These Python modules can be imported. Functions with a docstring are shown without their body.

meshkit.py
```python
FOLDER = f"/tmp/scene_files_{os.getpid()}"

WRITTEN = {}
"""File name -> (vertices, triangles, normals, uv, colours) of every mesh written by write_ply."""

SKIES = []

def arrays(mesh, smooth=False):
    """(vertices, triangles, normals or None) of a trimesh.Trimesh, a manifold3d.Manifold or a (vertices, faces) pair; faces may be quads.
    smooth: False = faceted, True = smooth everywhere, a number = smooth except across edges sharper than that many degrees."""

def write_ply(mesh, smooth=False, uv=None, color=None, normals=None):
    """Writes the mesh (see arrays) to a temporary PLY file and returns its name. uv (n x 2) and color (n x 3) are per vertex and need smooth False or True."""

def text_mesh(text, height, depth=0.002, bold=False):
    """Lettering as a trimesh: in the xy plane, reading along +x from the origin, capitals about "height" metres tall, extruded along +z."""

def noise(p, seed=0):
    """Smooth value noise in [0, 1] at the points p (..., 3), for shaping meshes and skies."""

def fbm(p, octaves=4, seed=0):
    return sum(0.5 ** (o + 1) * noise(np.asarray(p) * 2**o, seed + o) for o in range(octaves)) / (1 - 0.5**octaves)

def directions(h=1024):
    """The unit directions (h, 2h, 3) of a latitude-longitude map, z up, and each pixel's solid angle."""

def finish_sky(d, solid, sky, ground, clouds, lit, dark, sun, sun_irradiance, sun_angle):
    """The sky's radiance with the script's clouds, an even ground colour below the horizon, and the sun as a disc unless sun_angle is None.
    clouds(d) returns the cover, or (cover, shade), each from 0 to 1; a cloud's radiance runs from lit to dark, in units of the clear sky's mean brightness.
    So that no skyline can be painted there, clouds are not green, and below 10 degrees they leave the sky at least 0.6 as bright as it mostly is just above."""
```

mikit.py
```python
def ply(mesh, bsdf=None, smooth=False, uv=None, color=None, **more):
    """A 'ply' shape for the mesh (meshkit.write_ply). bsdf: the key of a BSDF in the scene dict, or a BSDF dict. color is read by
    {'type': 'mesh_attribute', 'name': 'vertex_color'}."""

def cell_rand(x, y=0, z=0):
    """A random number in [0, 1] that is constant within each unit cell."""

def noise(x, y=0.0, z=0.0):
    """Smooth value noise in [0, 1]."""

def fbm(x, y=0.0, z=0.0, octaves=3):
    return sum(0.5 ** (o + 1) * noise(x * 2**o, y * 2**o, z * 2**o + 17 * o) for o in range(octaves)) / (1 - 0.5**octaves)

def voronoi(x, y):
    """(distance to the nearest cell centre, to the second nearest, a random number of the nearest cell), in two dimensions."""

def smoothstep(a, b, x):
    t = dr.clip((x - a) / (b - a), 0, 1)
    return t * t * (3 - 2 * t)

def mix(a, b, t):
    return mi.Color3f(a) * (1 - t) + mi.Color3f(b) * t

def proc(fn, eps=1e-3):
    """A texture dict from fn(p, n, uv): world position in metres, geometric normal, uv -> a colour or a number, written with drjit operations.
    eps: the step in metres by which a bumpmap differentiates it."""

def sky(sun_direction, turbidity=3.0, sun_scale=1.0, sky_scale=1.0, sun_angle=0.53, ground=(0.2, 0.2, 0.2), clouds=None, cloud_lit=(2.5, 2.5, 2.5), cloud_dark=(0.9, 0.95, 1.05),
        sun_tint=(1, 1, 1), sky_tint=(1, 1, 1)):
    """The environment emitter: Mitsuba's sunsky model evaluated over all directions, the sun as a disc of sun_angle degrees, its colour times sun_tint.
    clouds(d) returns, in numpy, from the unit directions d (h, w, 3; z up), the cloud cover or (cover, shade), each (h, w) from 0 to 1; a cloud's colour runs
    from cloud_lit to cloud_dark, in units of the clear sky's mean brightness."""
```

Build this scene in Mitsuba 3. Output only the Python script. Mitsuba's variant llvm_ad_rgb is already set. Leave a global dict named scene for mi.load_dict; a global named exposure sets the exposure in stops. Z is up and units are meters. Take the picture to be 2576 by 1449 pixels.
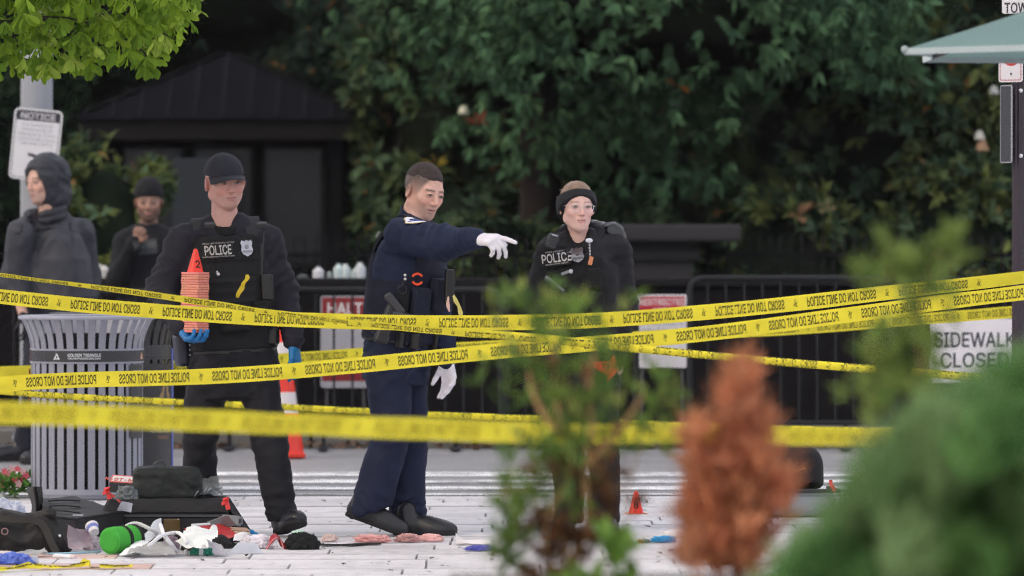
import math, random, numpy as np, trimesh, mitsuba as mi, mikit, meshkit, drjit as dr
from mikit import proc, fbm, smoothstep, mix
from scipy.spatial.transform import Rotation
from scipy.ndimage import distance_transform_edt  # noqa: F401

# ---------------------------------------------------------------- camera, sky, exposure
F, U0, V0, VH, CAMY, CAMZ = 15647.0, 1288.0, 724.5, 563.5, -30.0, 1.5      # a long lens: focal length and centre in reference pixels, horizon row
PITCH = math.atan((V0 - VH) / F)
FWD, UPV = np.array([0, math.cos(PITCH), -math.sin(PITCH)]), np.array([0, math.sin(PITCH), math.cos(PITCH)])
CAM = np.array([0, CAMY, CAMZ])
T = mi.ScalarTransform4f
scene, labels, used = {}, {}, set()
scene['camera'] = {'type': 'thinlens', 'fov': math.degrees(2 * math.atan(1288 / F)), 'fov_axis': 'x', 'aperture_radius': 0.030, 'focus_distance': 30.0,
                   'near_clip': 0.5, 'far_clip': 400.0, 'to_world': T().look_at(CAM.tolist(), (CAM + FWD).tolist(), [0, 0, 1])}
SUN = [-0.75, -0.50, 0.62]
scene['daylight'] = mikit.sky(SUN, turbidity=4, sun_scale=0.28, sun_angle=34, clouds=lambda d: 1.0, cloud_lit=(2.5, 2.52, 2.75), ground=(0.25, 0.25, 0.25))
exposure = 2.1

# ---------------------------------------------------------------- helpers
def P(u, v, d):
    "a place d metres in front of the lens, for laying out"
    k = FWD + (u - U0) / F * np.array([1, 0, 0]) - (v - V0) / F * UPV
    return CAM + k * (d / k[1])

def G(u, v, z=0.0):
    k = FWD + (u - U0) / F * np.array([1, 0, 0]) - (v - V0) / F * UPV
    return CAM + k * ((z - CAMZ) / k[2])

def numbered(k):
    n, key = 0, k
    while key in used:
        n += 1
        key = f'{k}_{n:03d}'
    used.add(key)
    return key

def thing(name, label, cat, group=None, kind=None):
    key = numbered(name)
    tag(key, label, cat, group, kind)
    return key

def tag(key, label=None, cat=None, group=None, kind=None):
    labels[key] = {k: v for k, v in (('label', label), ('category', cat), ('group', group), ('kind', kind)) if v}

def arr(m):
    if isinstance(m, (tuple, list)):
        v, f = np.asarray(m[0], float), np.asarray(m[1], int)
        if f.shape[1] == 4:
            f = np.vstack([f[:, [0, 1, 2]], f[:, [0, 2, 3]]])
        return v, f
    v, f, _ = meshkit.arrays(m)
    return v, f

def shape(m, mat, col=None, smooth=30, jit=0.0, seed=0, fq=9.0):
    if smooth not in (True, False):
        v, f = arr(m)
        m, smooth = trimesh.graph.smooth_shade(trimesh.Trimesh(v, f, process=False), angle=np.radians(smooth), facet_minarea=None), True
    v, f = arr(m)
    c = None
    if col is not None:
        c = np.asarray(col(v) if callable(col) else col, float)
        c = np.tile(c, (len(v), 1)) if c.ndim == 1 else c
        if jit:
            c = c * (1 + jit * (meshkit.fbm(v * fq, 3, seed)[:, None] - 0.5) * 2)
        c = np.clip(c, 0, 1)
    if c is None or mat == 'skin':
        return mikit.ply((v, f), mat, smooth=bool(smooth), color=c)
    # a mesh names its hue by a number in a table (v) and its lightness by u, so that meshes of one material can be joined by the renderer
    top = np.maximum(c.max(1), 1e-4)
    q = np.round(c / top[:, None] * 40).astype(int)
    uq, inv = np.unique(q, axis=0, return_inverse=True)
    ids = np.array([HUE.setdefault(tuple(r), len(HUE)) for r in uq.tolist()])
    return mikit.ply((v, f), mat, smooth=bool(smooth), uv=np.stack([top, ids[inv.ravel()] + .5], 1))

HUE, TABLE = {}, {}
def hue(p, n, uv):
    if TABLE.get('n') != len(HUE):
        a = np.array(list(HUE.keys()), np.float32) / 40
        TABLE.update(n=len(HUE), rgb=[mi.Float(a[:, k].copy()) for k in range(3)])
        dr.eval(TABLE['rgb'])
    i = mi.UInt32(dr.clip(dr.floor(uv.y), 0, len(HUE) - 1))
    return mi.Color3f(*[dr.gather(mi.Float, t, i) for t in TABLE['rgb']]) * dr.maximum(uv.x, 0)

def put(name, m, mat, col=None, parent=None, smooth=30, label=None, cat=None, group=None, kind=None, **k):
    key = numbered(f'{parent}__{name}' if parent else name)
    scene[key] = shape(m, mat, col, smooth, **k)
    if label or cat or kind:
        tag(key, label, cat, group, kind)
    return key

def join(*ms):
    vs, fs, n = [], [], 0
    for m in ms:
        v, f = arr(m)
        vs.append(v); fs.append(f + n); n += len(v)
    return np.vstack(vs), np.vstack(fs)

def xf(m, R=None, t=(0, 0, 0)):
    v, f = arr(m)
    return (v @ np.asarray(R).T if R is not None else v) + np.asarray(t), f

def rz(deg): return Rotation.from_euler('z', deg, degrees=True).as_matrix()
def rxyz(x, y, z): return Rotation.from_euler('xyz', [x, y, z], degrees=True).as_matrix()
def nrm(a): return np.asarray(a, float) / (np.linalg.norm(a) + 1e-12)

def frame(z, x=(1, 0, 0)):
    z = nrm(z); y = nrm(np.cross(z, x)); x = np.cross(y, z)
    return np.stack([x, y, z], 1)

BALL = np.array(trimesh.creation.icosphere(1).vertices)
def box(sx, sy, sz, c=(0, 0, 0), bev=0.0, R=None):
    h = np.array([sx, sy, sz]) / 2
    if bev <= 0:
        m = trimesh.creation.box(extents=[sx, sy, sz])
        v, f = np.array(m.vertices), np.array(m.faces)
    else:
        b = min(bev, h.min() * 0.95)
        m = trimesh.convex.convex_hull(np.vstack([np.array(s) * (h - b) + b * BALL for s in np.array(np.meshgrid([-1, 1], [-1, 1], [-1, 1])).reshape(3, -1).T]))
        v, f = np.array(m.vertices), np.array(m.faces)
    return xf((v, f), R, c)

def bar(a, b, w, h=None, up=(0, 0, 1)):
    a, b = np.asarray(a, float), np.asarray(b, float)
    z = nrm(b - a)
    x = nrm(np.cross(up, z)) if abs(np.dot(up, z)) < 0.99 else np.array([1.0, 0, 0])
    return box(w, h or w, np.linalg.norm(b - a), (a + b) / 2, 0, np.stack([x, np.cross(z, x), z], 1))

def tube(pts, r, n=8, cap=True):
    p = np.asarray(pts, float)
    r = np.broadcast_to(r, (len(p),)).astype(float)
    t = np.gradient(p, axis=0); t /= np.linalg.norm(t, axis=1, keepdims=True) + 1e-12
    a = np.zeros_like(p)
    a[0] = nrm(np.cross(t[0], [0.31, 0.2, 0.93] if abs(t[0][2]) < 0.85 else [1, 0.1, 0]))
    for i in range(1, len(p)):
        a[i] = nrm(a[i - 1] - t[i] * np.dot(a[i - 1], t[i]))
    b = np.cross(t, a)
    th = np.arange(n) * 2 * np.pi / n
    v = p[:, None] + r[:, None, None] * (np.cos(th)[None, :, None] * a[:, None] + np.sin(th)[None, :, None] * b[:, None])
    i, j = np.meshgrid(np.arange(len(p) - 1), np.arange(n), indexing='ij')
    q = np.stack([i * n + j, i * n + (j + 1) % n, (i + 1) * n + (j + 1) % n, (i + 1) * n + j], -1).reshape(-1, 4)
    v = v.reshape(-1, 3); f = np.vstack([q[:, [0, 1, 2]], q[:, [0, 2, 3]]])
    if cap:
        m = len(v); v = np.vstack([v, p[:1], p[-1:]]); k = np.arange(n)
        f = np.vstack([f, np.stack([k * 0 + m, (k + 1) % n, k], 1), np.stack([k * 0 + m + 1, (len(p) - 1) * n + k, (len(p) - 1) * n + (k + 1) % n], 1)])
    return v, f

def lathe(prof, n=32, R=None, t=(0, 0, 0), a0=0.0):
    prof = np.asarray(prof, float)
    th = a0 + np.arange(n) * 2 * np.pi / n
    v = np.stack([prof[:, 0][:, None] * np.cos(th), prof[:, 0][:, None] * np.sin(th), np.repeat(prof[:, 1][:, None], n, 1)], -1).reshape(-1, 3)
    i, j = np.meshgrid(np.arange(len(prof) - 1), np.arange(n), indexing='ij')
    q = np.stack([i * n + j, i * n + (j + 1) % n, (i + 1) * n + (j + 1) % n, (i + 1) * n + j], -1).reshape(-1, 4)
    return xf((v, np.vstack([q[:, [0, 1, 2]], q[:, [0, 2, 3]]])), R, t)

def gridf(nu, nv):
    i, j = np.meshgrid(np.arange(nu - 1), np.arange(nv - 1), indexing='ij')
    q = np.stack([i * nv + j, (i + 1) * nv + j, (i + 1) * nv + j + 1, i * nv + j + 1], -1).reshape(-1, 4)
    return np.vstack([q[:, [0, 1, 2]], q[:, [0, 2, 3]]])

def spline(pts, n):
    from scipy.interpolate import CubicSpline
    p = np.asarray(pts, float)
    s = np.concatenate([[0], np.cumsum(np.linalg.norm(np.diff(p[:, :3], axis=0), axis=1))])
    return CubicSpline(s, p, bc_type='natural')(np.linspace(0, s[-1], n)) if len(p) > 2 else p[0] + (p[-1] - p[0]) * np.linspace(0, 1, n)[:, None]

def ribbon(pts, wdir, w, th):
    "a strap: a flat band with thickness along a polyline; wdir per point or one"
    p = np.asarray(pts, float); n = len(p)
    t = np.gradient(p, axis=0); t /= np.linalg.norm(t, axis=1, keepdims=True) + 1e-12
    wd = np.broadcast_to(np.asarray(wdir, float), p.shape); wd = wd - t * (wd * t).sum(1, keepdims=True); wd = wd / np.linalg.norm(wd, axis=1, keepdims=True)
    nn = np.cross(t, wd); w = np.broadcast_to(w, (n,))[:, None]
    v = np.stack([p + wd * w / 2 + nn * th / 2, p - wd * w / 2 + nn * th / 2, p - wd * w / 2 - nn * th / 2, p + wd * w / 2 - nn * th / 2], 1).reshape(-1, 3)
    i, j = np.meshgrid(np.arange(n - 1), np.arange(4), indexing='ij')
    q = np.stack([i * 4 + j, i * 4 + (j + 1) % 4, (i + 1) * 4 + (j + 1) % 4, (i + 1) * 4 + j], -1).reshape(-1, 4)
    q = np.vstack([q, [[3, 2, 1, 0]], [[(n - 1) * 4 + k for k in range(4)]]])
    return v, np.vstack([q[:, [0, 1, 2]], q[:, [0, 2, 3]]])

TEXTS = {}
def text(s, h, depth=0.002, bold=False, sx=1.0, center=True):
    k = (s, bold)
    if k not in TEXTS:
        TEXTS[k] = arr(meshkit.text_mesh(s, 1.0, 1.0, bold))
    v, f = TEXTS[k]
    v = v * [h * sx, h, depth]
    if center:
        v = v - [(v[:, 0].min() + v[:, 0].max()) / 2, h / 2, 0]
    return v, f

def prism(poly, depth):
    from shapely.geometry import Polygon
    return arr(trimesh.creation.extrude_polygon(Polygon(poly), depth, engine='earcut'))

# ---- signed distance modelling: bodies and clothes as one smooth surface
def bb(f, lo, hi):
    f.lo, f.hi = np.asarray(lo, float), np.asarray(hi, float)
    return f

def rc(a, b, ra, rb):
    a, b = np.asarray(a, float), np.asarray(b, float)
    ba = b - a; L = max(ba @ ba, 1e-12)
    def f(p):
        t = np.clip((p - a) @ ba / L, 0, 1)
        return np.linalg.norm(p - a - t[:, None] * ba, axis=1) - (ra + (rb - ra) * t)
    r = max(ra, rb)
    return bb(f, np.minimum(a, b) - r, np.maximum(a, b) + r)

def el(c, r, R=None):
    c, r = np.asarray(c, float), np.asarray(r, float)
    def f(p):
        q = p - c
        q = q @ R if R is not None else q
        k0 = np.linalg.norm(q / r, axis=1); k1 = np.linalg.norm(q / (r * r), axis=1)
        return k0 * (k0 - 1) / np.maximum(k1, 1e-9)
    m = r.max()
    return bb(f, c - m, c + m)

def rbx(c, half, r=0.01, R=None):
    c, h = np.asarray(c, float), np.asarray(half, float) - r
    def f(p):
        q = p - c
        q = np.abs(q @ R if R is not None else q) - h
        return np.linalg.norm(np.maximum(q, 0), axis=1) + np.minimum(q.max(1), 0) - r
    m = np.linalg.norm(half)
    return bb(f, c - m, c + m)

def loft(o, R, zs, a, b, cy=None):
    "an elliptic tube of changing section along the z of frame R"
    o = np.asarray(o, float); zs = np.asarray(zs, float); cy = np.zeros(len(zs)) if cy is None else np.asarray(cy)
    def f(p):
        q = (p - o) @ R
        z = np.clip(q[:, 2], zs[0], zs[-1])
        aa, b_, c_ = np.interp(z, zs, a), np.interp(z, zs, b), np.interp(z, zs, cy)
        x, y = np.abs(q[:, 0]) / aa, np.abs(q[:, 1] - c_) / b_
        k = (x ** 2.4 + y ** 2.4) ** (1 / 2.4)
        d = (k - 1) * np.minimum(aa, b_) * np.where(k > 1, 1.0, 1.0)
        e = np.maximum(np.abs(q[:, 2] - z), 0)
        return np.where(e > 0, np.hypot(np.maximum(d, 0), e) + np.minimum(d, 0) * 0, d)
    m = max(max(a), max(b)) + 0.02
    e0, e1 = o + R[:, 2] * zs[0], o + R[:, 2] * zs[-1]
    return bb(f, np.minimum(e0, e1) - m, np.maximum(e0, e1) + m)

def su(fs, k=0.02):
    fs = [f for f in fs if f is not None]
    def g(p):
        d = fs[0](p)
        for f in fs[1:]:
            e = f(p)
            h = np.clip(0.5 + 0.5 * (e - d) / k, 0, 1)
            d = e + (d - e) * h - k * h * (1 - h)
        return d
    return bb(g, np.min([f.lo for f in fs], 0), np.max([f.hi for f in fs], 0))

def sdiff(f, h, k=0.006):
    def g(p):
        d, e = f(p), -h(p)
        t = np.clip(0.5 - 0.5 * (e - d) / k, 0, 1)
        return d * t + e * (1 - t) + k * t * (1 - t)
    return bb(g, f.lo, f.hi)

def cut(f, o, n):
    "keep the side that n points away from"
    o, n = np.asarray(o, float), nrm(n)
    return bb(lambda p: np.maximum(f(p), (p - o) @ n), f.lo, f.hi)

def inter(f, g): return bb(lambda p: np.maximum(f(p), g(p)), np.maximum(f.lo, g.lo), np.minimum(f.hi, g.hi))
def off(f, r): return bb(lambda p: f(p) - r, f.lo - r, f.hi + r)
def local(f, O, R, s=1.0):
    "f is given in the frame (O, R, scale s)"
    O = np.asarray(O, float)
    c = np.array([[x, y, z] for x in (f.lo[0], f.hi[0]) for y in (f.lo[1], f.hi[1]) for z in (f.lo[2], f.hi[2])]) * s @ R.T + O
    return bb(lambda p: f((p - O) @ R / s) * s, c.min(0), c.max(0))

def axis_(lo, hi, res, fine):
    out, x = [], lo
    while x < hi + res:
        out.append(x)
        st = res
        for a, b, r in fine:
            if a - st <= x <= b:
                st = min(st, r if x >= a else max(r, min(st, a - x)))
        x += st
    return np.array(out)

from concurrent.futures import ThreadPoolExecutor
POOL = ThreadPoolExecutor(4)

def net(f, res=0.008, fine=(), disp=None, B=4, pad=0.012, lip=1.35):
    "surface nets on a grid that is finer inside the boxes of `fine` ((lo, hi, res) each)"
    lo, hi = f.lo - pad, f.hi + pad
    ax = [axis_(lo[k], hi[k], res, [(b[0][k], b[1][k], b[2]) for b in fine]) for k in range(3)]
    n = [len(a) for a in ax]
    Fv = np.full(n, 1e3, np.float32)
    bl = [np.arange(0, n[k], B) for k in range(3)]
    cen, half = [], []
    for k in range(3):
        e = np.minimum(bl[k] + B, n[k] - 1)
        cen.append((ax[k][bl[k]] + ax[k][e]) / 2); half.append((ax[k][e] - ax[k][bl[k]]) / 2)
    C = np.stack(np.meshgrid(*cen, indexing='ij'), -1).reshape(-1, 3)
    H = np.linalg.norm(np.stack(np.meshgrid(*half, indexing='ij'), -1).reshape(-1, 3), axis=1)
    v0 = f(C)
    act = np.abs(v0) < H * lip + 0.01
    I = np.stack(np.meshgrid(*bl, indexing='ij'), -1).reshape(-1, 3)
    for s in np.nonzero((~act) & (v0 < 0))[0]:
        i, j, k = I[s]; Fv[i:i + B, j:j + B, k:k + B] = -1e3
    o = np.stack(np.meshgrid(*[np.arange(B)] * 3, indexing='ij'), -1).reshape(-1, 3)
    idx = (I[act][:, None] + o[None]).reshape(-1, 3)
    idx = idx[(idx < n).all(1)]
    def part(q):
        Fv[q[:, 0], q[:, 1], q[:, 2]] = f(np.stack([ax[k][q[:, k]] for k in range(3)], 1))
    list(POOL.map(part, [idx[s:s + 60000] for s in range(0, len(idx), 60000)]))
    S = Fv < 0
    c = sum(S[a:n[0] - 1 + a, b:n[1] - 1 + b, d:n[2] - 1 + d].astype(np.int8) for a in (0, 1) for b in (0, 1) for d in (0, 1))
    cells = np.argwhere((c > 0) & (c < 8))
    num = -np.ones(c.shape, np.int64); num[tuple(cells.T)] = np.arange(len(cells))
    pos, cnt = np.zeros((len(cells), 3)), np.zeros(len(cells))
    for a in range(3):
        b, d = [(1, 2), (0, 2), (0, 1)][a]
        for ob in (0, 1):
            for od in (0, 1):
                i0 = cells.copy(); i0[:, b] += ob; i0[:, d] += od
                i1 = i0.copy(); i1[:, a] += 1
                g0, g1 = Fv[tuple(i0.T)], Fv[tuple(i1.T)]
                m = (g0 < 0) != (g1 < 0)
                g0, g1 = np.clip(g0, -0.05, 0.05), np.clip(g1, -0.05, 0.05)
                t = np.where(m, g0 / np.where(m, g0 - g1, 1), 0)
                q0 = np.stack([ax[k][i0[:, k]] for k in range(3)], 1); q1 = np.stack([ax[k][i1[:, k]] for k in range(3)], 1)
                pos += np.where(m[:, None], q0 + (q1 - q0) * t[:, None], 0); cnt += m
    pos /= np.maximum(cnt, 1)[:, None]
    faces = []
    for a in range(3):
        b, d = [(1, 2), (2, 0), (0, 1)][a]
        s0 = [slice(None)] * 3; s1 = [slice(None)] * 3
        s0[a] = slice(0, n[a] - 1); s1[a] = slice(1, n[a])
        A, D = S[tuple(s0)], S[tuple(s1)]
        e = np.argwhere(A != D)
        e = e[(e[:, b] > 0) & (e[:, d] > 0) & (e[:, b] < n[b] - 1) & (e[:, d] < n[d] - 1)]
        ins = A[tuple(e.T)]
        ids = []
        for ob, od in ((1, 1), (0, 1), (0, 0), (1, 0)):
            q = e.copy(); q[:, b] -= ob; q[:, d] -= od
            ids.append(num[tuple(q.T)])
        q = np.stack(ids, 1)
        q = np.where(ins[:, None], q, q[:, ::-1])
        faces.append(q[(q >= 0).all(1)])
    q = np.vstack(faces)
    tri = np.vstack([q[:, [0, 1, 2]], q[:, [0, 2, 3]]])
    if disp is not None:
        fn = np.cross(pos[tri[:, 1]] - pos[tri[:, 0]], pos[tri[:, 2]] - pos[tri[:, 0]])
        nn = np.zeros_like(pos)
        for k in range(3):
            np.add.at(nn, tri[:, k], fn)
        nn /= np.linalg.norm(nn, axis=1, keepdims=True) + 1e-12
        pos = pos + nn * np.concatenate(list(POOL.map(disp, np.array_split(pos, max(1, len(pos) // 12000)))))[:, None]
    return pos, tri

def folds(amp, fx=(9, 9, 6), seed=0, fine=0.25):
    "cloth folds: ridges of noise"
    fx = np.asarray(fx, float)
    def g(p):
        w = (meshkit.fbm(p * 4.0, 2, seed + 7)[:, None] - 0.5) * 0.22
        a = 1 - np.abs(2 * meshkit.fbm((p + w) * fx, 2, seed) - 1) * 2.2
        b = meshkit.noise((p + w) * fx * 3.1, seed + 3) - 0.5
        return amp * (a * 0.8 + b * fine * 2)
    return g

def march(sdf, o, ex, ey, xy, reach=0.35):
    "drop the points o + x ex + y ey onto the surface, along the plane's normal"
    ex, ey = nrm(ex), nrm(ey); n = nrm(np.cross(ex, ey))
    p = np.asarray(o) + xy[:, :1] * ex + xy[:, 1:2] * ey + n * reach
    t = np.zeros(len(p))
    for _ in range(60):
        d = sdf(p - n * t[:, None])
        t = np.minimum(t + np.clip(d, -0.02, 0.05) * 0.75, 2 * reach)
    return p - n * t[:, None], n

def decal(sdf, m, o, ex=(1, 0, 0), ey=(0, 0, 1), lift=0.001, z=1.0):
    v, f = arr(m)
    q, n = march(sdf, o, ex, ey, v[:, :2])
    return q + n * (v[:, 2:3] * z + lift), f

def patchgrid(w, h, nx=12, ny=6, th=0.004, round_=0.0):
    "a flat plate fine enough to follow a curved chest"
    x, y = np.meshgrid(np.linspace(-w / 2, w / 2, nx), np.linspace(-h / 2, h / 2, ny), indexing='ij')
    top = np.stack([x.ravel(), y.ravel(), np.full(x.size, th)], 1); f = gridf(nx, ny)
    bot = top * [1, 1, 0]; m = len(top)
    ring = [i * ny for i in range(nx)] + [(nx - 1) * ny + j for j in range(1, ny)] + [i * ny + ny - 1 for i in range(nx - 2, -1, -1)] + [j for j in range(ny - 2, 0, -1)]
    s = [[ring[i], ring[(i + 1) % len(ring)], ring[(i + 1) % len(ring)] + m, ring[i] + m] for i in range(len(ring))]
    s = np.array(s)
    return np.vstack([top, bot]), np.vstack([f, f[:, ::-1] + m, s[:, [0, 2, 1]], s[:, [0, 3, 2]]])

# ---------------------------------------------------------------- materials
VC = proc(hue)
def mat(name, **k):
    scene[name] = {'type': 'twosided', 'b': {'type': 'principled', 'base_color': VC, **k}}
def weave(p, n, uv): return 0.4 * mikit.noise(p.x * 210, p.y * 210, p.z * 210) + mikit.noise(p.x * 45, p.y * 45, p.z * 60)
mat('matte', roughness=0.75, specular=0.3)
mat('dull', roughness=1.0, specular=0.0)
mat('satin', roughness=0.38, specular=0.5)
mat('gloss', roughness=0.14, specular=0.6)
mat('metal', roughness=0.34, metallic=0.85)
mat('skin', roughness=0.46, specular=0.45)
scene['skin']['b']['base_color'] = {'type': 'mesh_attribute', 'name': 'vertex_color'}
scene['cloth'] = {'type': 'twosided', 'b': {'type': 'bumpmap', 't': proc(weave, 0.004), 'scale': 0.0022, 'b': {'type': 'principled', 'base_color': VC, 'roughness': 0.82, 'specular': 0.25, 'sheen': 0.25}}}
scene['wetcloth'] = {'type': 'twosided', 'b': {'type': 'bumpmap', 't': proc(weave, 0.004), 'scale': 0.002, 'b': {'type': 'principled', 'base_color': VC, 'roughness': 0.55, 'specular': 0.28}}}
scene['film'] = {'type': 'principledthin', 'base_color': VC, 'roughness': 0.3, 'diff_trans': 0.5, 'spec_trans': 0.0, 'eta': 1.45}
scene['clearfilm'] = {'type': 'principledthin', 'base_color': VC, 'roughness': 0.2, 'diff_trans': 0.7, 'spec_trans': 0.45, 'eta': 1.45}
scene['leaf'] = {'type': 'principledthin', 'base_color': VC, 'roughness': 0.36, 'diff_trans': 1.0, 'spec_trans': 0.0, 'eta': 1.4}
scene['glossleaf'] = {'type': 'principledthin', 'base_color': VC, 'roughness': 0.3, 'diff_trans': 0.3, 'spec_trans': 0.0, 'eta': 1.5}
scene['lens_glass'] = {'type': 'thindielectric', 'int_ior': 1.45}
# ================================================================ the setting
rng = np.random.default_rng(5)
def plane(x0, x1, y0, y1, z, nx=2, ny=2):
    x, y = np.meshgrid(np.linspace(x0, x1, nx), np.linspace(y0, y1, ny), indexing='ij')
    return np.stack([x.ravel(), y.ravel(), np.full(x.size, z)], 1), gridf(nx, ny)

def soil_c(p, n, uv): return mix((.035, .03, .024), (.075, .06, .045), fbm(p.x * 1.7, p.y * 1.7, 0, 4))
def asph_c(p, n, uv):
    g = fbm(p.x * 2.2, p.y * 2.2, 3, 4)
    s = mikit.noise(p.x * 60, p.y * 60)
    return mix((.13, .13, .14), (.25, .25, .26), g) * (0.8 + 0.4 * s)
def rough_b(p, n, uv): return mikit.noise(p.x * 55, p.y * 55, p.z * 55) + fbm(p.x * 9, p.y * 9, 0, 3)
def walk_c(p, n, uv):
    g = fbm(p.x * 1.1, p.y * 2.0, 1, 4)
    return mix((.05, .048, .05), (.10, .098, .095), g)
def surf_mat(name, fn, rough, bump=None, scale=.004, spec=.4):
    b = {'type': 'principled', 'base_color': proc(fn) if callable(fn) else {'type': 'rgb', 'value': fn}, 'roughness': rough, 'specular': spec}
    scene[name] = {'type': 'twosided', 'b': {'type': 'bumpmap', 't': proc(bump, .01), 'scale': scale, 'b': b} if bump else b}
surf_mat('m_soil', soil_c, .9, rough_b, .01)
surf_mat('m_asphalt', asph_c, .55, rough_b, .006)
surf_mat('m_walk', walk_c, .55, rough_b, .004)
surf_mat('m_bed', (.15, .145, .145), .8)
def paint_w(p, n, uv):
    w = fbm(p.x * 3.1, p.y * 9, 2, 4); s = mikit.noise(p.x * 40, p.y * 40)
    return mix((.74, .74, .77), (.25, .25, .26), smoothstep(.44, .66, w * .8 + s * .2))
surf_mat('m_paint', paint_w, .5, rough_b, .003)
def paver_c(p, n, uv): return hue(p, n, uv) * (.76 + .32 * fbm(p.x * 1.9, p.y * 1.1, 4, 4) + .16 * mikit.noise(p.x * 24, p.y * 24) - .13 * smoothstep(.76, .84, mikit.noise(p.x * 17, p.y * 13, 5)))
# pavers: colour per stone from the vertices, grain and bump from noise
def stone_b(p, n, uv): return fbm(p.x * 26, p.y * 26, 0, 3) + .5 * mikit.noise(p.x * 140, p.y * 140)
scene['m_paver'] = {'type': 'twosided', 'b': {'type': 'bumpmap', 't': proc(stone_b, .006), 'scale': .0022, 'b': {'type': 'principled', 'base_color': proc(paver_c), 'roughness': .5, 'specular': .4}}}

put('ground', plane(-120, 120, -60, 330, -.06, 2, 2), 'm_soil', None, kind='structure')
YR0, YR1 = 4.25, 11.75          # near and far edge of the road
plz = put('plaza', plane(-14, 14, -40, YR0, -.012), 'm_bed', None, kind='structure', smooth=False)
put('road', plane(-60, 60, YR0 + .002, YR1, -.008), 'm_asphalt', None, kind='structure', smooth=False)
rows, y = [], YR0 - .30
far_st = []
cells = []
y1 = YR0 - .004
r = 0
while y1 > -33:
    dep = .40 if -5 < y1 else .6
    x = -13.6 + rng.uniform(0, .6)
    while x < 13.6:
        w = rng.choice([.5, .6, .6, .75, .9])
        cells.append((x, min(x + w, 13.9), y1 - dep, y1))
        x += w
    y1 -= dep
    r += 1
def paver(x0, x1, y0, y1, z, g=.011):
    v = box(x1 - x0 - g, y1 - y0 - g, .05, ((x0 + x1) / 2, (y0 + y1) / 2, z - .025))
    return v
seen = []
for c in cells:
    cx, cy = (c[0] + c[1]) / 2, (c[2] + c[3]) / 2
    inview = abs(cx) < 1288 / F * (cy + 30) * 1.03 + .35 and cy > -5.1
    seen.append(inview)
pool = [i for i, s in enumerate(seen) if s]
pool.sort(key=lambda i: -cells[i][2] * -1)
pool = set(sorted(pool, key=lambda i: cells[i][2])[:296])
rest_v = []
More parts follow.
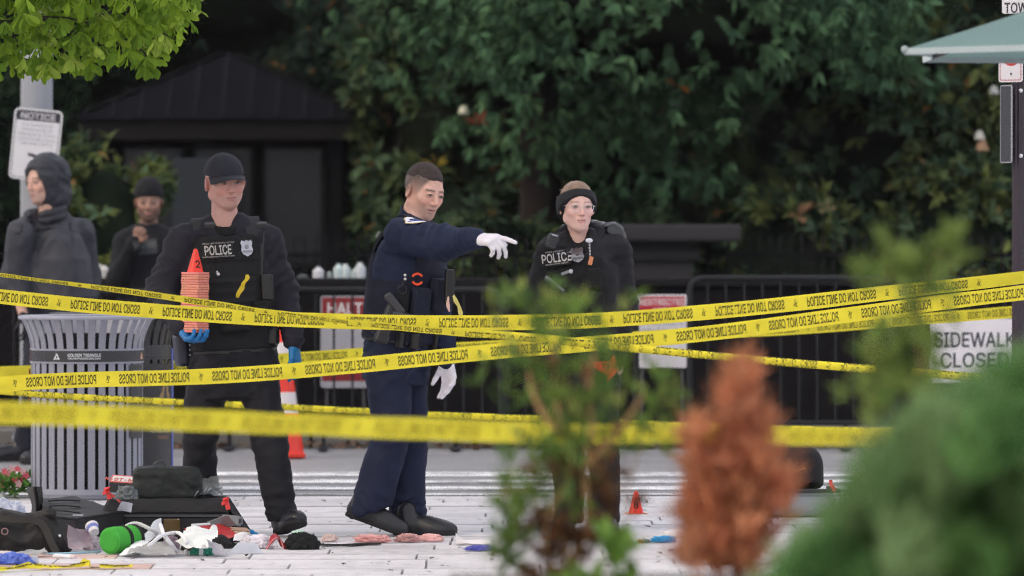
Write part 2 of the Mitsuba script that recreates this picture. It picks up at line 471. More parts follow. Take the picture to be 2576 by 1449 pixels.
for i, c in enumerate(cells):
    cx, cy = (c[0] + c[1]) / 2, (c[2] + c[3]) / 2
    g = .52 + rng.normal(0, .028)
    col = np.array([g, g * .995, g * 1.035])
    if cx < -1.35 + .3 * math.sin(cy * 3) and -3.0 < cy < -1.6 and rng.random() < .6:
        col = np.array([.44, .31, .275]) * rng.uniform(.85, 1.2)
    elif rng.random() < .06:
        col = col * .86
    m = paver(*c, rng.normal(0, .0012))
    if i in pool:
        put('paver', m, 'm_paver', col, plz, smooth=False, jit=.0)
    else:
        rest_v.append((m, col))
mm = join(*[m for m, _ in rest_v])
cc = np.repeat(np.array([c for _, c in rest_v]), [len(m[0]) for m, _ in rest_v], 0)
put('outer_paver', mm, 'm_paver', cc, plz, smooth=False, kind='stuff', label='light stone pavers beyond the nearer ones')
# crosswalk bars, running along the road
cw = thing('crosswalk', 'worn white crosswalk bars painted across the road', None, kind='structure')
for v_, hw in ((1241, .10), (1226, .22), (1209, .24), (1191, .30)):
    yy = G(1288, v_)[1]
    put('bar', plane(-9, 9, yy - hw, yy + hw, -.004), 'm_paint', None, cw, smooth=False)
# far kerb and pavement
kb = thing('kerb', 'low stone kerb along the far side of the road', None, kind='structure')
for i in range(-9, 9):
    put('kerb_stone', box(1.08, .16, .16, (i * 1.1 + .3, YR1 + .08, .04), .015), 'matte', np.array([.15, .145, .14]) * rng.uniform(.85, 1.2), kb)
put('far_pavement', plane(-60, 60, YR1 + .163, 19.5, .115), 'm_walk', None, kind='structure', smooth=False)
put('park_soil', plane(-60, 60, 19.51, 120, .13), 'm_soil', None, kind='structure', smooth=False)
# wet leaf litter and twigs: dark flecks over the stones and along the kerb
def leafquads(c, d, up, L, W, fold=.15, bend=.0):
    "folded leaves: five points each. c base, d direction, up the face normal"
    n = len(c); d = d / np.linalg.norm(d, axis=1, keepdims=True)
    s = np.cross(d, up); s /= np.linalg.norm(s, axis=1, keepdims=True) + 1e-9
    u = np.cross(s, d)
    L, W = np.broadcast_to(L, (n,))[:, None], np.broadcast_to(W, (n,))[:, None]
    mid = c + d * L * .5
    v = np.stack([c, mid + s * W * .5 + u * W * fold, mid - s * W * .5 + u * W * fold, c + d * L - u * L * bend, mid - u * L * bend * .25], 1)
    b = np.arange(n)[:, None] * 5
    f = np.stack([b + [[0, 1, 4]], b + [[1, 3, 4]], b + [[3, 2, 4]], b + [[2, 0, 4]]], 1).reshape(-1, 3)
    return v.reshape(-1, 3), f
n = 420
c = np.stack([rng.uniform(-3.2, 3.2, n), rng.uniform(-4, YR0 + .2, n), rng.uniform(.004, .008, n)], 1)
th = rng.uniform(0, 6.28, n); d = np.stack([np.cos(th), np.sin(th), rng.uniform(-.02, .1, n)], 1)
lf = leafquads(c, d, np.tile([0, 0, 1.], (n, 1)), rng.uniform(.015, .055, n), rng.uniform(.006, .024, n), .25, -.1)
put('leaf_litter', lf, 'matte', np.repeat(np.array([.05, .045, .04]) * rng.uniform(.5, 1.8, (n, 1)), 5, 0), smooth=False, label='small dark wet leaves and twigs scattered over the pale stones', cat='leaf litter', kind='stuff')
n = 900
c = np.stack([rng.uniform(-5, 5, n), YR1 - rng.exponential(.16, n), rng.uniform(0, .03, n)], 1)
th = rng.uniform(0, 6.28, n); d = np.stack([np.cos(th), np.sin(th), rng.uniform(-.1, .3, n)], 1)
lf = leafquads(c, d, rng.normal([0, 0, 1.], .4, (n, 3)), rng.uniform(.04, .1, n), rng.uniform(.02, .05, n), .25, -.1)
put('leaf_litter', lf, 'matte', np.repeat(np.array([.13, .075, .045]) * rng.uniform(.4, 1.5, (n, 1)), 5, 0), smooth=False, label='brown leaves gathered in the gutter along the far kerb', cat='leaf litter', kind='stuff')
# ================================================================ people
def headframe(yaw, pitch=0.0, roll=0.0):
    "yaw: turned to the picture's right from facing the lens; pitch: looking down; roll: crown tipped to the picture's right"
    y, p, r = map(math.radians, (yaw, pitch, roll))
    f = np.array([math.sin(y) * math.cos(p), -math.cos(y) * math.cos(p), -math.sin(p)])
    lx = nrm(np.cross(f, [0, 0, 1])); uz = np.cross(lx, f)
    # roll about the line of sight
    R = Rotation.from_rotvec(np.array([0, 1.0, 0]) * r).as_matrix()
    return R @ np.stack([lx, f, uz], 1)

def head_local(jaw=1.0, female=False, mouth=0.0, heavy=0.0, wide=1.0):
    "a head: x the person's right, y forward, z up, origin between the eyes' level and the ears; chin -0.118, crown +0.118"
    j = jaw
    base = [el((0, -.018, .030), (.0755, .097, .088)), el((0, .022, -.035), (.061 * j, .064, .082)), rc((-.047 * j, -.005, -.062), (-.014, .052, -.098), .023, .018),
            rc((.047 * j, -.005, -.062), (.014, .052, -.098), .023, .018), el((0, .057, -.100), (.021 * j, .021, .017))]
    f = su(base, .03)
    br = .010 if not female else .007
    f = su([f, rc((-.036, .070, .018), (.036, .070, .018), br, br), rc((-.047, .052, -.026), (-.035, .062, -.034), .017, .016), rc((.047, .052, -.026), (.035, .062, -.034), .017, .016)], .022)
    f = sdiff(f, su([el((-.032, .094, -.001), (.017, .017, .010)), el((.032, .094, -.001), (.017, .017, .010))], .002), .012)
    ns = .85 if female else 1.05
    f = su([f, rc((0, .083, .006), (0, .102, -.031), .0075 * ns, .0105 * ns)], .009)
    f = su([f, el((-.0125 * ns, .093, -.038), (.0075, .011, .0075)), el((.0125 * ns, .093, -.038), (.0075, .011, .0075)), el((0, .104, -.036), (.009 * ns, .009, .008))], .006)
    f = sdiff(f, su([el((-.006, .101, -.046), (.003, .004, .003)), el((.006, .101, -.046), (.003, .004, .003))], .001), .003)
    # lids over eyeballs
    eyes = su([el((-.032, .0765, -.001), (.0128, .0125, .0118)), el((.032, .0765, -.001), (.0128, .0125, .0118))], .001)
    f = su([f, eyes], .004)
    lids = su([rc((-.045, .0795, .002), (-.032, .0880, .0062), .0035, .0038), rc((-.032, .0880, .0062), (-.019, .0815, .001), .0038, .003),
               rc((.045, .0795, .002), (.032, .0880, .0062), .0035, .0038), rc((.032, .0880, .0062), (.019, .0815, .001), .0038, .003),
               rc((-.043, .0775, -.006), (-.022, .0805, -.0075), .003, .003), rc((.043, .0775, -.006), (.022, .0805, -.0075), .003, .003)], .003)
    f = su([f, lids], .005)
    # mouth: muzzle, lips and the line between
    f = su([f, el((0, .062, -.068), (.030, .030, .022))], .016)
    lip = su([rc((-.018, .080, -.0655), (0, .0905, -.0635), .004, .0052), rc((.018, .080, -.0655), (0, .0905, -.0635), .004, .0052), rc((-.015, .080, -.0735), (.015, .080, -.0735), .0058, .0058), el((0, .086, -.0735), (.012, .008, .0055))], .005)
    f = su([f, lip], .006)
    f = sdiff(f, su([rc((-.021, .083, -.0692), (0, .096, -.0685 - mouth * .003), .0016 + mouth * .002, .002 + mouth * .004), rc((.021, .083, -.0692), (0, .096, -.0685 - mouth * .003), .0016 + mouth * .002, .002 + mouth * .004)], .001), .003)
    if heavy:
        f = su([f, el((0, .018, -.105), (.05, .055, .03))], .03)
    ears = []
    for s in (-1, 1):
        R = rxyz(-12, 0, -s * 24)
        e = el((s * .079, -.012, -.012), (.0085, .0205, .0325), R)
        ears.append(sdiff(e, el((s * .0875, -.006, -.008), (.006, .011, .019), R), .006))
    f = su([f] + ears, .006)
    return f if wide == 1 else bb(lambda p: f(p * [1 / wide, 1, 1]), f.lo * [wide, 1, 1], f.hi * [wide, 1, 1])

def face_colour(skin, brow=(.10, .06, .045), iris=(.05, .04, .04), opening=1.0, lips=(.42, .17, .15), stubble=0.0, beard=None, hair=None, hairline=None, gaze=0.0, female=False, flush=.25):
    skin = np.array(skin)
    def g(q):
        x, y, z = q.T
        ax = np.abs(x)
        n = meshkit.fbm(q * 60, 3, 4)[:, None]
        c = skin * (0.90 + .20 * n)
        red = np.array([1.06, .80, .78])
        w = flush * (np.exp(-((ax - .042) ** 2 + (z + .035) ** 2) / .0005) + np.exp(-(x ** 2 + (z + .036) ** 2 + (y - .105) ** 2) / .0003) + (ax > .072) * .35)
        c = c * (1 + np.clip(w, 0, 1)[:, None] * (red - 1) * 2)
        front = y > .055
        if stubble:
            w = stubble * front * np.clip((-.045 - z) / .02, 0, 1) * np.clip((y - .03) / .04, 0, 1)
            c = c * (1 - w[:, None] * np.array([.5, .42, .34]))
        if beard is not None:
            w = ((z < -.052) & (y > .02) & ~((ax < .02) & (z > -.080) & (z < -.060))).astype(float)
            w = np.maximum(w, (ax > .05) & (z < -.02) & (y > -.01) & (y < .04)) * (.55 + .3 * n[:, 0])
            c = c * (1 - w[:, None]) + np.array(beard) * w[:, None]
        # brows
        zb = .0215 - .10 * np.abs(ax - .030) + (0.002 if female else 0)
        w = np.exp(-((z - zb) / (.0032 if female else .0045)) ** 2) * ((ax > .012) & (ax < .052) & (y > .05)) * (.75 if female else .85)
        c = c * (1 - w[:, None]) + np.array(brow) * w[:, None]
        # eyes
        dx, dz = ax - .032, z + .0008
        lid = .0050 * opening * (1 - np.clip(np.abs(dx) / .0145, 0, 1) ** 2.2)
        inn = front & (np.abs(dx) < .0145) & (np.abs(dz) < lid)
        c[inn] = (.38, .33, .32)
        ir = inn & ((x - np.sign(x) * .032 - gaze) ** 2 + dz ** 2 < .0058 ** 2)
        c[ir] = iris
        lash = front & (np.abs(dx) < .016) & (np.abs(z - .0008 - lid + .0012) < (.0022 if female else .0017)) & (y > .07)
        c[lash] = (.05, .032, .03)
        under = front & (np.abs(dx) < .014) & (np.abs(dz + lid) < .0016) & (y > .07)
        c[under] = c[under] * .62
        # lips and nostrils
        m = front & (y > .072) & (ax < .0225 - .3 * np.abs(z + .069)) & (z < -.0605) & (z > -.0795)
        c[m] = c[m] * .35 + np.array(lips) * .65
        c[front & (y > .074) & (ax < .021) & (np.abs(z + .069) < .0014)] = (.14, .05, .05)
        c[front & (y > .09) & (z < -.043) & (z > -.05) & (ax < .011) & (ax > .002)] = (.12, .05, .045)
        if hair is not None:
            w = hairline(q)[:, None]
            c = c * (1 - w) + np.array(hair) * (.8 + .5 * n) * w
        return c
    return g

def hand(W, d, n, side, curls, size=1.0, thumb=(30, 35, 20), spread=4, fat=1.0, E=None):
    "W wrist, d towards the fingers, n out of the palm, side +-1 puts the thumb at side * (d x n). curls: three bends for index..little"
    d = nrm(d); n = nrm(n - d * np.dot(n, d)); s = np.cross(d, n) * side
    W = np.asarray(W, float); k = size
    segs, pal = [], []
    kn = [(.092, .030), (.096, .010), (.091, -.010), (.083, -.028)]
    ln = [(.043, .026, .021), (.047, .030, .022), (.044, .028, .021), (.034, .021, .019)]
    for i, (a, b) in enumerate(kn):
        K = W + k * (d * a + s * b - n * .004)
        pal.append(rc(W + k * (d * .012 + s * b * .55), K, .0165 * k * fat, .0125 * k * fat))
        ang = 0.0; p = K
        dd0 = nrm(d + s * math.tan(math.radians(spread * (1.5 - i))) )
        chain = []
        for q, L in enumerate(ln[i]):
            ang += math.radians(curls[i][q])
            dd = dd0 * math.cos(ang) + n * math.sin(ang)
            e = p + k * L * dd
            chain.append(rc(p, e, (.0098 - .0009 * q) * k * fat, (.0090 - .0010 * q) * k * fat))
            p = e
        segs.append(su(chain, .003))
    B = W + k * (d * .025 + s * .022 + n * .006)
    a0, a1, a2 = map(math.radians, thumb)
    t1 = nrm(d * math.cos(a0) + s * math.sin(a0) + n * .35)
    t2 = nrm(t1 * math.cos(a1) + (n * .5 + d * .5) * math.sin(a1))
    t3 = nrm(t2 * math.cos(a2) + (n * .7 + d * .3 - s * .3) * math.sin(a2))
    p1 = B + k * .042 * t1; p2 = p1 + k * .032 * t2; p3 = p2 + k * .024 * t3
    th = su([rc(B, p1, .0165 * k * fat, .0125 * k * fat), rc(p1, p2, .0115 * k * fat, .0102 * k * fat), rc(p2, p3, .0102 * k * fat, .008 * k * fat)], .005)
    palm = su(pal, .012)
    f = su([palm] + segs, .004)
    f = su([f, th], .008)
    bk = nrm(np.asarray(E, float) - W) if E is not None else -d
    return su([f, rc(W + bk * .045 * k, W + d * .02 * k, .029 * k * fat, .026 * k * fat)], .014)

def shoe(heel, toe, w=.098, up=(0, 0, 1), boot=.0):
    "heel and toe: ends of the sole on the ground"
    heel, toe = np.asarray(heel, float), np.asarray(toe, float)
    d = nrm(toe - heel); L = np.linalg.norm(toe - heel)
    up = nrm(np.asarray(up, float) - d * np.dot(up, d)); s = np.cross(d, up)
    R = np.stack([s, d, up], 1); k = L / .30
    parts = [el((0, .052, .045), (.040, .055, .058)), el((0, .14, .042), (.043, .09, .052)), el((0, .222, .030), (.050, .082, .043)), rc((0, .07, .06), (0, .062, .115 + boot), .045, .044)]
    f = su(parts, .03)
    f = inter(f, bb(lambda p: np.maximum(-p[:, 2] + .012, 0) * 2 - np.minimum(p[:, 2] - .012, 0) * 0 + np.where(p[:, 2] < .012, .012 - p[:, 2], -1.0) * 0 + (.010 - p[:, 2]), f.lo, f.hi))
    sole = su([el((0, .055, .010), (.041, .057, .05)), el((0, .15, .010), (.040, .10, .05)), el((0, .222, .010), (.052, .084, .05))], .02)
    sole = inter(sole, bb(lambda p: np.abs(p[:, 2] - .010) - .012, sole.lo, sole.hi))
    return local(f, heel, R, k), local(sole, heel, R, k), (heel, R, k)

LAT = {}
def person(label, group=None):
    return thing('person', label, 'person', group)

def creased(base, rings, seed):
    def g(p):
        d = base(p)
        for c, a, r, am, wl in rings:
            q = p - c
            t = q @ nrm(a) + .055 * (meshkit.noise(p * 11, seed + 2) - .5)
            d = d + am * np.exp(-(q ** 2).sum(1) / r ** 2) * np.sin(6.283 * t / wl) * (.45 + 1.1 * meshkit.noise(p * 16, seed + 5))
        return d
    return g
def arm_rings(S, E, W, am=.007):
    return [(E, W - S + (.08, .1, .05), .11, am, .052), (W * .75 + E * .25, W - E + (.05, 0, .06), .08, am * .8, .034), (S * .75 + E * .25, E - S + (0, 0, .16), .12, am * .8, .06)]
def leg_rings(H, K, A, am=.0065):
    return [(K, A - H + (.22, .1, 0), .11, am, .07), (A, A - K + (-.12, .1, 0), .11, am, .052), (H, K - H + (.25, 0, 0), .15, am, .08)]
def clothing(o, name, f, col, mat_='cloth', res=.008, amp=.005, fx=(9, 9, 6), seed=0, label=None, jit=.18, fine=(), rings=(), **k):
    m = net(f, res, fine, creased(folds(amp, fx, seed), rings, seed) if amp else None)
    return put(name, m, mat_, col, o, True, label=label, jit=jit, seed=seed, **k)

def spine(pel, neck, yaw):
    z = nrm(np.asarray(neck) - np.asarray(pel)); y = math.radians(yaw)
    f = np.array([math.sin(y), -math.cos(y), 0]); f = nrm(f - z * np.dot(f, z))
    return np.stack([np.cross(f, z), f, z], 1)          # x the person's right, y forward, z up the spine

def body_mesh(o, parts, head, O, R, s, colour, skin, hands=(), res=.016):
    fine = [(np.asarray(O) - .17 * s, np.asarray(O) + .17 * s, .0033)] + [(c - .13, c + .13, .0045) for c in hands]
    parts = [off(parts[0], -.02)] + list(parts[1:])
    f = su([su(parts, .03), local(head, O, R, s)], .014)
    v, t = net(f, res, fine)
    q = (v - O) @ R / s
    c = np.tile(np.array(skin, float), (len(v), 1)) * (.94 + .12 * meshkit.fbm(v * 50, 2, 3)[:, None])
    near = (np.abs(q).max(1) < .15)
    c[near] = colour(q[near])
    scene[o] = mikit.ply((v, t), 'skin', smooth=True, color=np.clip(c, 0, 1))
    return f

def strap_over(sdf, o, R, x, y0, y1, w, th, n=16, lift=.006):
    "a band over the shoulder at lateral x, from the front to the back of a torso"
    a = np.linspace(-1.35, 1.35, n)
    c = o + R[:, 0] * x
    pts = []
    for t in a:
        dirn = R[:, 1] * -math.sin(t) * -1 + R[:, 2] * math.cos(t)
        p = c + dirn * .45; s = 0.0
        for _ in range(50):
            dd = float(sdf((p - dirn * s)[None])[0]); s += dd * .7
        pts.append(p - dirn * (s - lift))
    return ribbon(spline(np.array(pts), 30), R[:, 0], w, th)

BLACK, DARK, NAVY = (.0125, .0125, .0145), (.020, .019, .024), (.0085, .0125, .030)
FAIR = (.56, .34, .27)

# ---------------------------------------------------------------- the man in the cap with the stack of cones
o = person('man in black cap and police vest holding a stack of small orange cones')
p1 = o
pel, nek = P(588, 905, 30.0), P(567, 563, 30.0)
R1 = spine(pel, nek, 9)
SR, ER, WR = P(460, 610, 30.0), P(404, 730, 29.98), P(452, 822, 29.74)
SL, EL_, WL = P(668, 606, 30.02), P(712, 728, 30.06), P(739, 858, 29.93)
HR, KR, AR = P(527, 915, 30.0), P(505, 1095, 29.98), P(500, 1292, 30.1)
HL, KL, AL = P(642, 915, 30.0), P(678, 1105, 29.92), P(707, 1292, 29.86)
O1, H1 = P(566, 456, 29.98), headframe(20, 7, -4)
hd = head_local(1.06, wide=1.10)
zs = [-.14, 0, .12, .26, .40, .50, .57, .63]
tor = loft(pel, R1, zs, [.165, .18, .175, .18, .195, .19, .13, .07], [.12, .125, .125, .13, .13, .11, .085, .065])
core = [off(tor, -.012), rc(P(567, 585, 30.0), O1 - H1[:, 2] * .06 - H1[:, 1] * .030, .072, .056), rc(SR, ER, .055, .042), rc(ER, WR, .042, .028), rc(SL, EL_, .055, .042), rc(EL_, WL, .042, .028),
        rc(HR, KR, .08, .055), rc(KR, AR, .055, .04), rc(HL, KL, .08, .055), rc(KL, AL, .055, .04)]
fc = face_colour((.53, .295, .25), stubble=.15, flush=.35, iris=(.05, .05, .06), lips=(.45, .20, .18), brow=(.20, .12, .09), hair=(.20, .15, .13), hairline=lambda q: np.clip((q[:, 2] - .01) / .03, 0, 1) * ((q[:, 1] < .03) & (np.abs(q[:, 0]) > .05)) * .35)
body_mesh(o, core, hd, O1, H1, 1.05, fc, (.52, .29, .24))
sh = su([loft(pel, R1, zs, [.19, .205, .2, .205, .215, .19, .125, .078], [.135, .145, .145, .15, .15, .128, .095, .07]),
         rc(SR, ER, .076, .066), rc(ER, WR, .067, .046), rc(SL, EL_, .076, .064), rc(EL_, WL, .064, .044), rc(P(534, 570, 30), SR, .055, .064), rc(P(600, 567, 30), SL, .055, .064)], .04)
sh = sdiff(sh, rc(nek + R1[:, 2] * .10 + R1[:, 1] * .0, nek + R1[:, 1] * .12 + R1[:, 2] * .045, .072, .06), .012)
shirt1 = sh
clothing(o, 'shirt', sh, (.021, .020, .029), amp=.011, fx=(8, 8, 9), seed=3, rings=arm_rings(SR, ER, WR) + arm_rings(SL, EL_, WL))
def neckband(name, nek, R, ra, rb, z0, z1, colr, o, tilt=.3, y=0.0, th=.006):
    a, b = nek + R[:, 2] * (z0 - .06), nek + R[:, 2] * (z1 + .06) + R[:, 1] * y
    f = sdiff(rc(a, b, ra + th, rb + th), rc(a, b, ra, rb), .002)
    f = cut(cut(f, nek + R[:, 2] * z1, R[:, 2] + R[:, 1] * tilt), nek + R[:, 2] * z0, -R[:, 2] - R[:, 1] * tilt)
    return put(name, net(f, .0038), 'cloth', colr, o, True, jit=.2)
neckband('collar', nek + R1[:, 1] * .012, R1, .076, .070, -.03, .012, BLACK, o, .35)
# vest: front and back carrier
ves = loft(pel, R1, zs, [.2, .215, .213, .218, .215, .19, .17, .15], [.155, .165, .165, .172, .172, .158, .13, .10])
vf = cut(cut(ves, pel + R1[:, 2] * .60, R1[:, 2]), pel + R1[:, 2] * .05, -R1[:, 2])
vf = sdiff(vf, rc(nek + R1[:, 1] * .0 + R1[:, 2] * .045, nek + R1[:, 1] * .3 + R1[:, 2] * .045, .105, .105), .01)
for s in (-1, 1):
    vf = sdiff(vf, rc(pel + R1[:, 0] * s * .25 + R1[:, 2] * .46 - R1[:, 1] * .3, pel + R1[:, 0] * s * .25 + R1[:, 2] * .46 + R1[:, 1] * .3, .09, .09), .015)
vest1 = vf
vk = clothing(o, 'vest', vf, (.0135, .0135, .0155), amp=.004, fx=(5, 5, 9), seed=11, jit=.3)
for s in (-1, 1):
    put('shoulder_strap', strap_over(shirt1, pel + R1[:, 2] * .44 , R1, s * .125, 0, 0, .072, .014), 'cloth', (.036, .037, .042), vk, 20)
    put('buckle', box(.05, .018, .03, P(600 - s * 72 - (s < 0) * 14, 566, 29.86), .006, R1 @ rxyz(-40, 0, 0)), 'satin', (.045, .047, .052), vk)
put('chest_panel', decal(vest1, patchgrid(.33, .13, 14, 6, .007), P(578, 622, 29.7), R1[:, 0] * -1, R1[:, 2], .002), 'cloth', (.011, .011, .0125), vk, 25)
pk = put('name_patch', decal(vest1, patchgrid(.150, .086, 10, 4, .004), P(557, 628, 29.7), R1[:, 0] * -1, R1[:, 2], .010), 'matte', (.010, .010, .011), vk, 25)
put('lettering', decal(vest1, text('POLICE', .044, .0015, True, .58), P(557, 628.5, 29.7), R1[:, 0] * -1, R1[:, 2], .0145), 'satin', (.40, .38, .38), pk, False)
for vv, ss in ((611, 'SPECIAL UNIFORM PATROL SECTION'), (645, 'UNIFORM PATROL SECTION')):
    put('small_print', decal(vest1, text(ss, .006, .001, True, 1.0 if vv < 620 else 1.34), P(558, vv, 29.7), R1[:, 0] * -1, R1[:, 2], .0145), 'satin', (.28, .26, .26), pk, False)
SHIELD = [(-.5, .35), (-.38, .5), (-.15, .42), (0, .52), (.15, .42), (.38, .5), (.5, .35), (.42, .1), (.5, -.15), (.36, -.38), (0, -.55), (-.36, -.38), (-.5, -.15), (-.42, .1)]
def shield(name, sdf, at, w, h, ex, ey, holder, col=(.42, .42, .46), lift=.014):
    b = xf(prism([(x * w, y * h) for x, y in SHIELD], .004))
    k = put(name, decal(sdf, b, at, ex, ey, lift), 'metal', col, holder, 25)
    r = lathe([(0, .0015), (.009, .0015), (.010, 0)], 16)
    put('seal', decal(sdf, xf(r, None, (0, h * .08, .004)), at, ex, ey, lift), 'metal', np.array(col) * .55, k)
    put('banner', decal(sdf, box(w * .78, h * .13, .003, (0, -h * .22, .005)), at, ex, ey, lift), 'metal', np.array(col) * .6, k)
shield('badge', vest1, P(631, 623, 29.7), .060, .076, R1[:, 0] * -1, R1[:, 2], vk)
for t_ in (.285, .335, .385):
    put('webbing', decal(vest1, patchgrid(.30, .022, 16, 3, .003), P(574, 563.5 + (1.5 - pel[2] - t_) * 521.6, 29.7), R1[:, 0] * -1, R1[:, 2], .003), 'cloth', (.019, .019, .022), vk, 25)
put('pouch', box(.15, .05, .13, pel + R1[:, 1] * .185 + R1[:, 2] * .20 - R1[:, 0] * .0, .02, R1), 'cloth', (.0115, .0115, .013), vk, jit=.3)
put('pouch', box(.085, .05, .12, pel + R1[:, 1] * .175 + R1[:, 2] * .22 - R1[:, 0] * .13, .018, R1), 'cloth', (.011, .011, .012), vk, jit=.3)
put('radio', box(.06, .04, .13, pel + R1[:, 1] * .15 + R1[:, 2] * .34 - R1[:, 0] * .165, .012, R1), 'satin', (.012, .012, .013), vk)
put('antenna', tube([P(657, 690, 29.8), P(660, 640, 29.79), P(664, 585, 29.8)], [.007, .005, .0035]), 'satin', (.010, .010, .011), vk)
bt = trimesh.creation.icosphere(2, .0095)
for u, v in ((546, 689), (549, 690)):
    put('snap', xf((bt.vertices * (1 if u > 547 else .6), bt.faces), None, P(u, v - (5 if u < 547 else 0), 29.76)), 'metal', (.6, .6, .64), vk, True)
yp = np.array([P(621, 691, 29.745), P(622, 700, 29.74), P(613, 712, 29.73), P(609, 724, 29.735), P(600, 738, 29.735), P(597, 748, 29.74)])
put('yellow_strap', ribbon(spline(yp, 24), (1, 0, .3), np.interp(np.linspace(0, 1, 24), [0, .1, .3, .6, 1], [.012, .022, .014, .024, .016]), .004), 'satin', (.55, .40, .02), vk, 20)
tr = su([loft(pel, R1, [-.18, -.08, 0, .10], [.19, .2, .198, .195], [.135, .148, .15, .148]), rc(HR, KR, .105, .08), rc(KR, AR, .08, .07), rc(HL, KL, .105, .08), rc(KL, AL, .08, .068)], .022)
tr = cut(cut(tr, P(560, 842, 30), (0, 0, 1)), P(500, 1306, 30), (0, 0, -1))
clothing(o, 'trousers', tr, (.0135, .0135, .0175), amp=.012, rings=leg_rings(HR, KR, AR) + leg_rings(HL, KL, AL), fx=(7, 7, 8), seed=21, jit=.25)
put('belt', net(inter(off(loft(pel, R1, [-.1, 0, .2], [.2, .2, .2], [.15, .15, .15]), .008), bb(lambda p: np.abs((p - pel) @ R1[:, 2] - .055) - .026, pel - .3, pel + .3)), .01), 'satin', (.011, .011, .012), o, True)
hk = put('holster', box(.06, .085, .16, P(455, 880, 29.97), .02, rxyz(0, -6, 25)), 'satin', (.020, .021, .038), o)
for v in (868, 880, 893):
    put('rivet', xf(arr(trimesh.creation.icosphere(2, .0055)), None, P(478, v, 29.92)), 'metal', (.35, .36, .5), hk, True)
put('pouch', box(.05, .06, .09, P(688, 845, 29.92), .015, rz(-20)), 'satin', (.012, .012, .013), o)
# boots
for a, dr_, lf_ in ((P(497, 1338, 30.2), (-.15, -.98, 0), 0), (P(700, 1348, 29.93), (.36, -.86, .20), .004)):
    a = np.array([a[0], a[1], lf_]); b = a + nrm(dr_) * .315
    fs, ss, _ = shoe(a, b, boot=.05)
    k = put('boot', net(fs, .006, disp=folds(.003, (20, 20, 20), 2)), 'satin', (.013, .013, .019), o, True, jit=.2)
    put('sole', net(ss, .007), 'matte', (.016, .016, .018), k, True)
# gloves
gl = off(hand(WR, (.46, -.35, -.45), (.25, -.2, .95), -1, [(38, 45, 25), (40, 45, 25), (42, 45, 25), (45, 48, 25)], 1.05, (45, 30, 15), E=ER), .0012)
put('glove', net(gl, .0042), 'satin', (.012, .16, .42), o, True, jit=.15, fq=30)
gl = off(hand(WL, (.03, -.1, -1), (-.75, .45, 0), 1, [(12, 16, 8), (16, 18, 10), (19, 20, 12), (22, 24, 14)], 1.03, (28, 15, 12), E=EL_), .0012)
put('glove', net(gl, .0042), 'satin', (.010, .17, .40), o, True, jit=.15, fq=30)
# cap
cran = local(el((0, -.016, .032), (.0785, .100, .090)), O1, H1, 1.05)
def cap_f(q):
    e = el((0, -.016, .030), (.0915, .108, .100))(q)
    return np.maximum(e, -(q[:, 2] - .030 + .11 * (q[:, 1] - .03) * .35))
cp = local(bb(cap_f, (-.1, -.13, 0), (.1, .1, .15)), O1, H1, 1.05)
ck = put('cap', net(cp, .004), 'cloth', (.026, .027, .036), o, True, jit=.12)
a = np.linspace(-1.28, 1.28, 25); rr = np.linspace(0, 1, 7)
A, Q = np.meshgrid(a, rr, indexing='ij')
bx = np.sin(A) * (.086 + .004 * Q); by = -.016 + np.cos(A) * .102 + Q * .064 * np.cos(A * .62) ** 1.2; bz = .033 - .030 * np.abs(np.sin(A)) ** 2 * (.35 + .65 * Q) - Q * .012 + .004
bm = np.stack([bx, by, bz], -1).reshape(-1, 3)
fm = gridf(25, 7); n_ = len(bm)
bs = np.vstack([bm, bm - [0, 0, .0045]])
edge = [i * 7 + 6 for i in range(25)]
ef = np.array([[edge[i], edge[i + 1], edge[i + 1] + n_, edge[i] + n_] for i in range(24)])
put('brim', ((bs * 1.05) @ H1.T + O1, np.vstack([fm, fm[:, ::-1] + n_, ef[:, [0, 1, 2]], ef[:, [0, 2, 3]]])), 'cloth', (.030, .031, .040), ck, 40)
for k in range(3):
    th = (-.9, 0, .9)[k] + .2
    pts = [np.array([.0918 * math.sin(th) * math.cos(b), -.016 + .1083 * math.cos(th) * math.cos(b), .030 + .1003 * math.sin(b)]) for b in np.linspace(.05, 1.45, 12)]
    put('seam', tube(np.array(pts) * 1.05 @ H1.T + O1, .0009, 5), 'cloth', (.022, .022, .030), ck)

# ---- the small cones
CONE = (.80, .040, .012)
def small_cone(base, h=.122, axis=(0, 0, 1), number=None, label='', group=None, rot=20, wb=.124, flange=.0045, taper=0, face=None, col=CONE, tcol=(.015, .01, .01), tcol2=None):
    key = thing('evidence_cone', label, 'cone', group)
    Rm = frame(axis, (math.cos(math.radians(rot)), math.sin(math.radians(rot)), 0))
    scene[key] = shape(xf(lathe([(.0405, flange), (.039, flange + .002), (.0105, h - .006), (.008, h - .001), (.004, h), (0, h)], 28), Rm, base), 'satin', col, 40)
    put('base', xf(box(wb, wb, flange, (0, 0, flange / 2), .0014), Rm, base), 'satin', tcol2 if tcol2 is not None else np.minimum(np.array(col) + (.0, .06, .05), 1), key, jit=.1)
    if number:
        fd = np.array(face if face is not None else (0, -1, 0.0))
        z = Rm[:, 2]; y = nrm(fd - z * np.dot(fd, z)); x = np.cross(z, y)
        t = text(number, .034, .001, True)
        hh = h * .40
        v, f = t
        zz = hh + v[:, 1]; rad = np.interp(zz, [flange, h], [.0395, .0085]) + .0008 + v[:, 2]
        an = v[:, 0] / rad
        w = np.asarray(base) + z * zz[:, None] + (y * np.cos(an)[:, None] + x * np.sin(an)[:, None]) * rad[:, None]
        put('number', (w, f), 'matte', tcol, key, False)
    return key
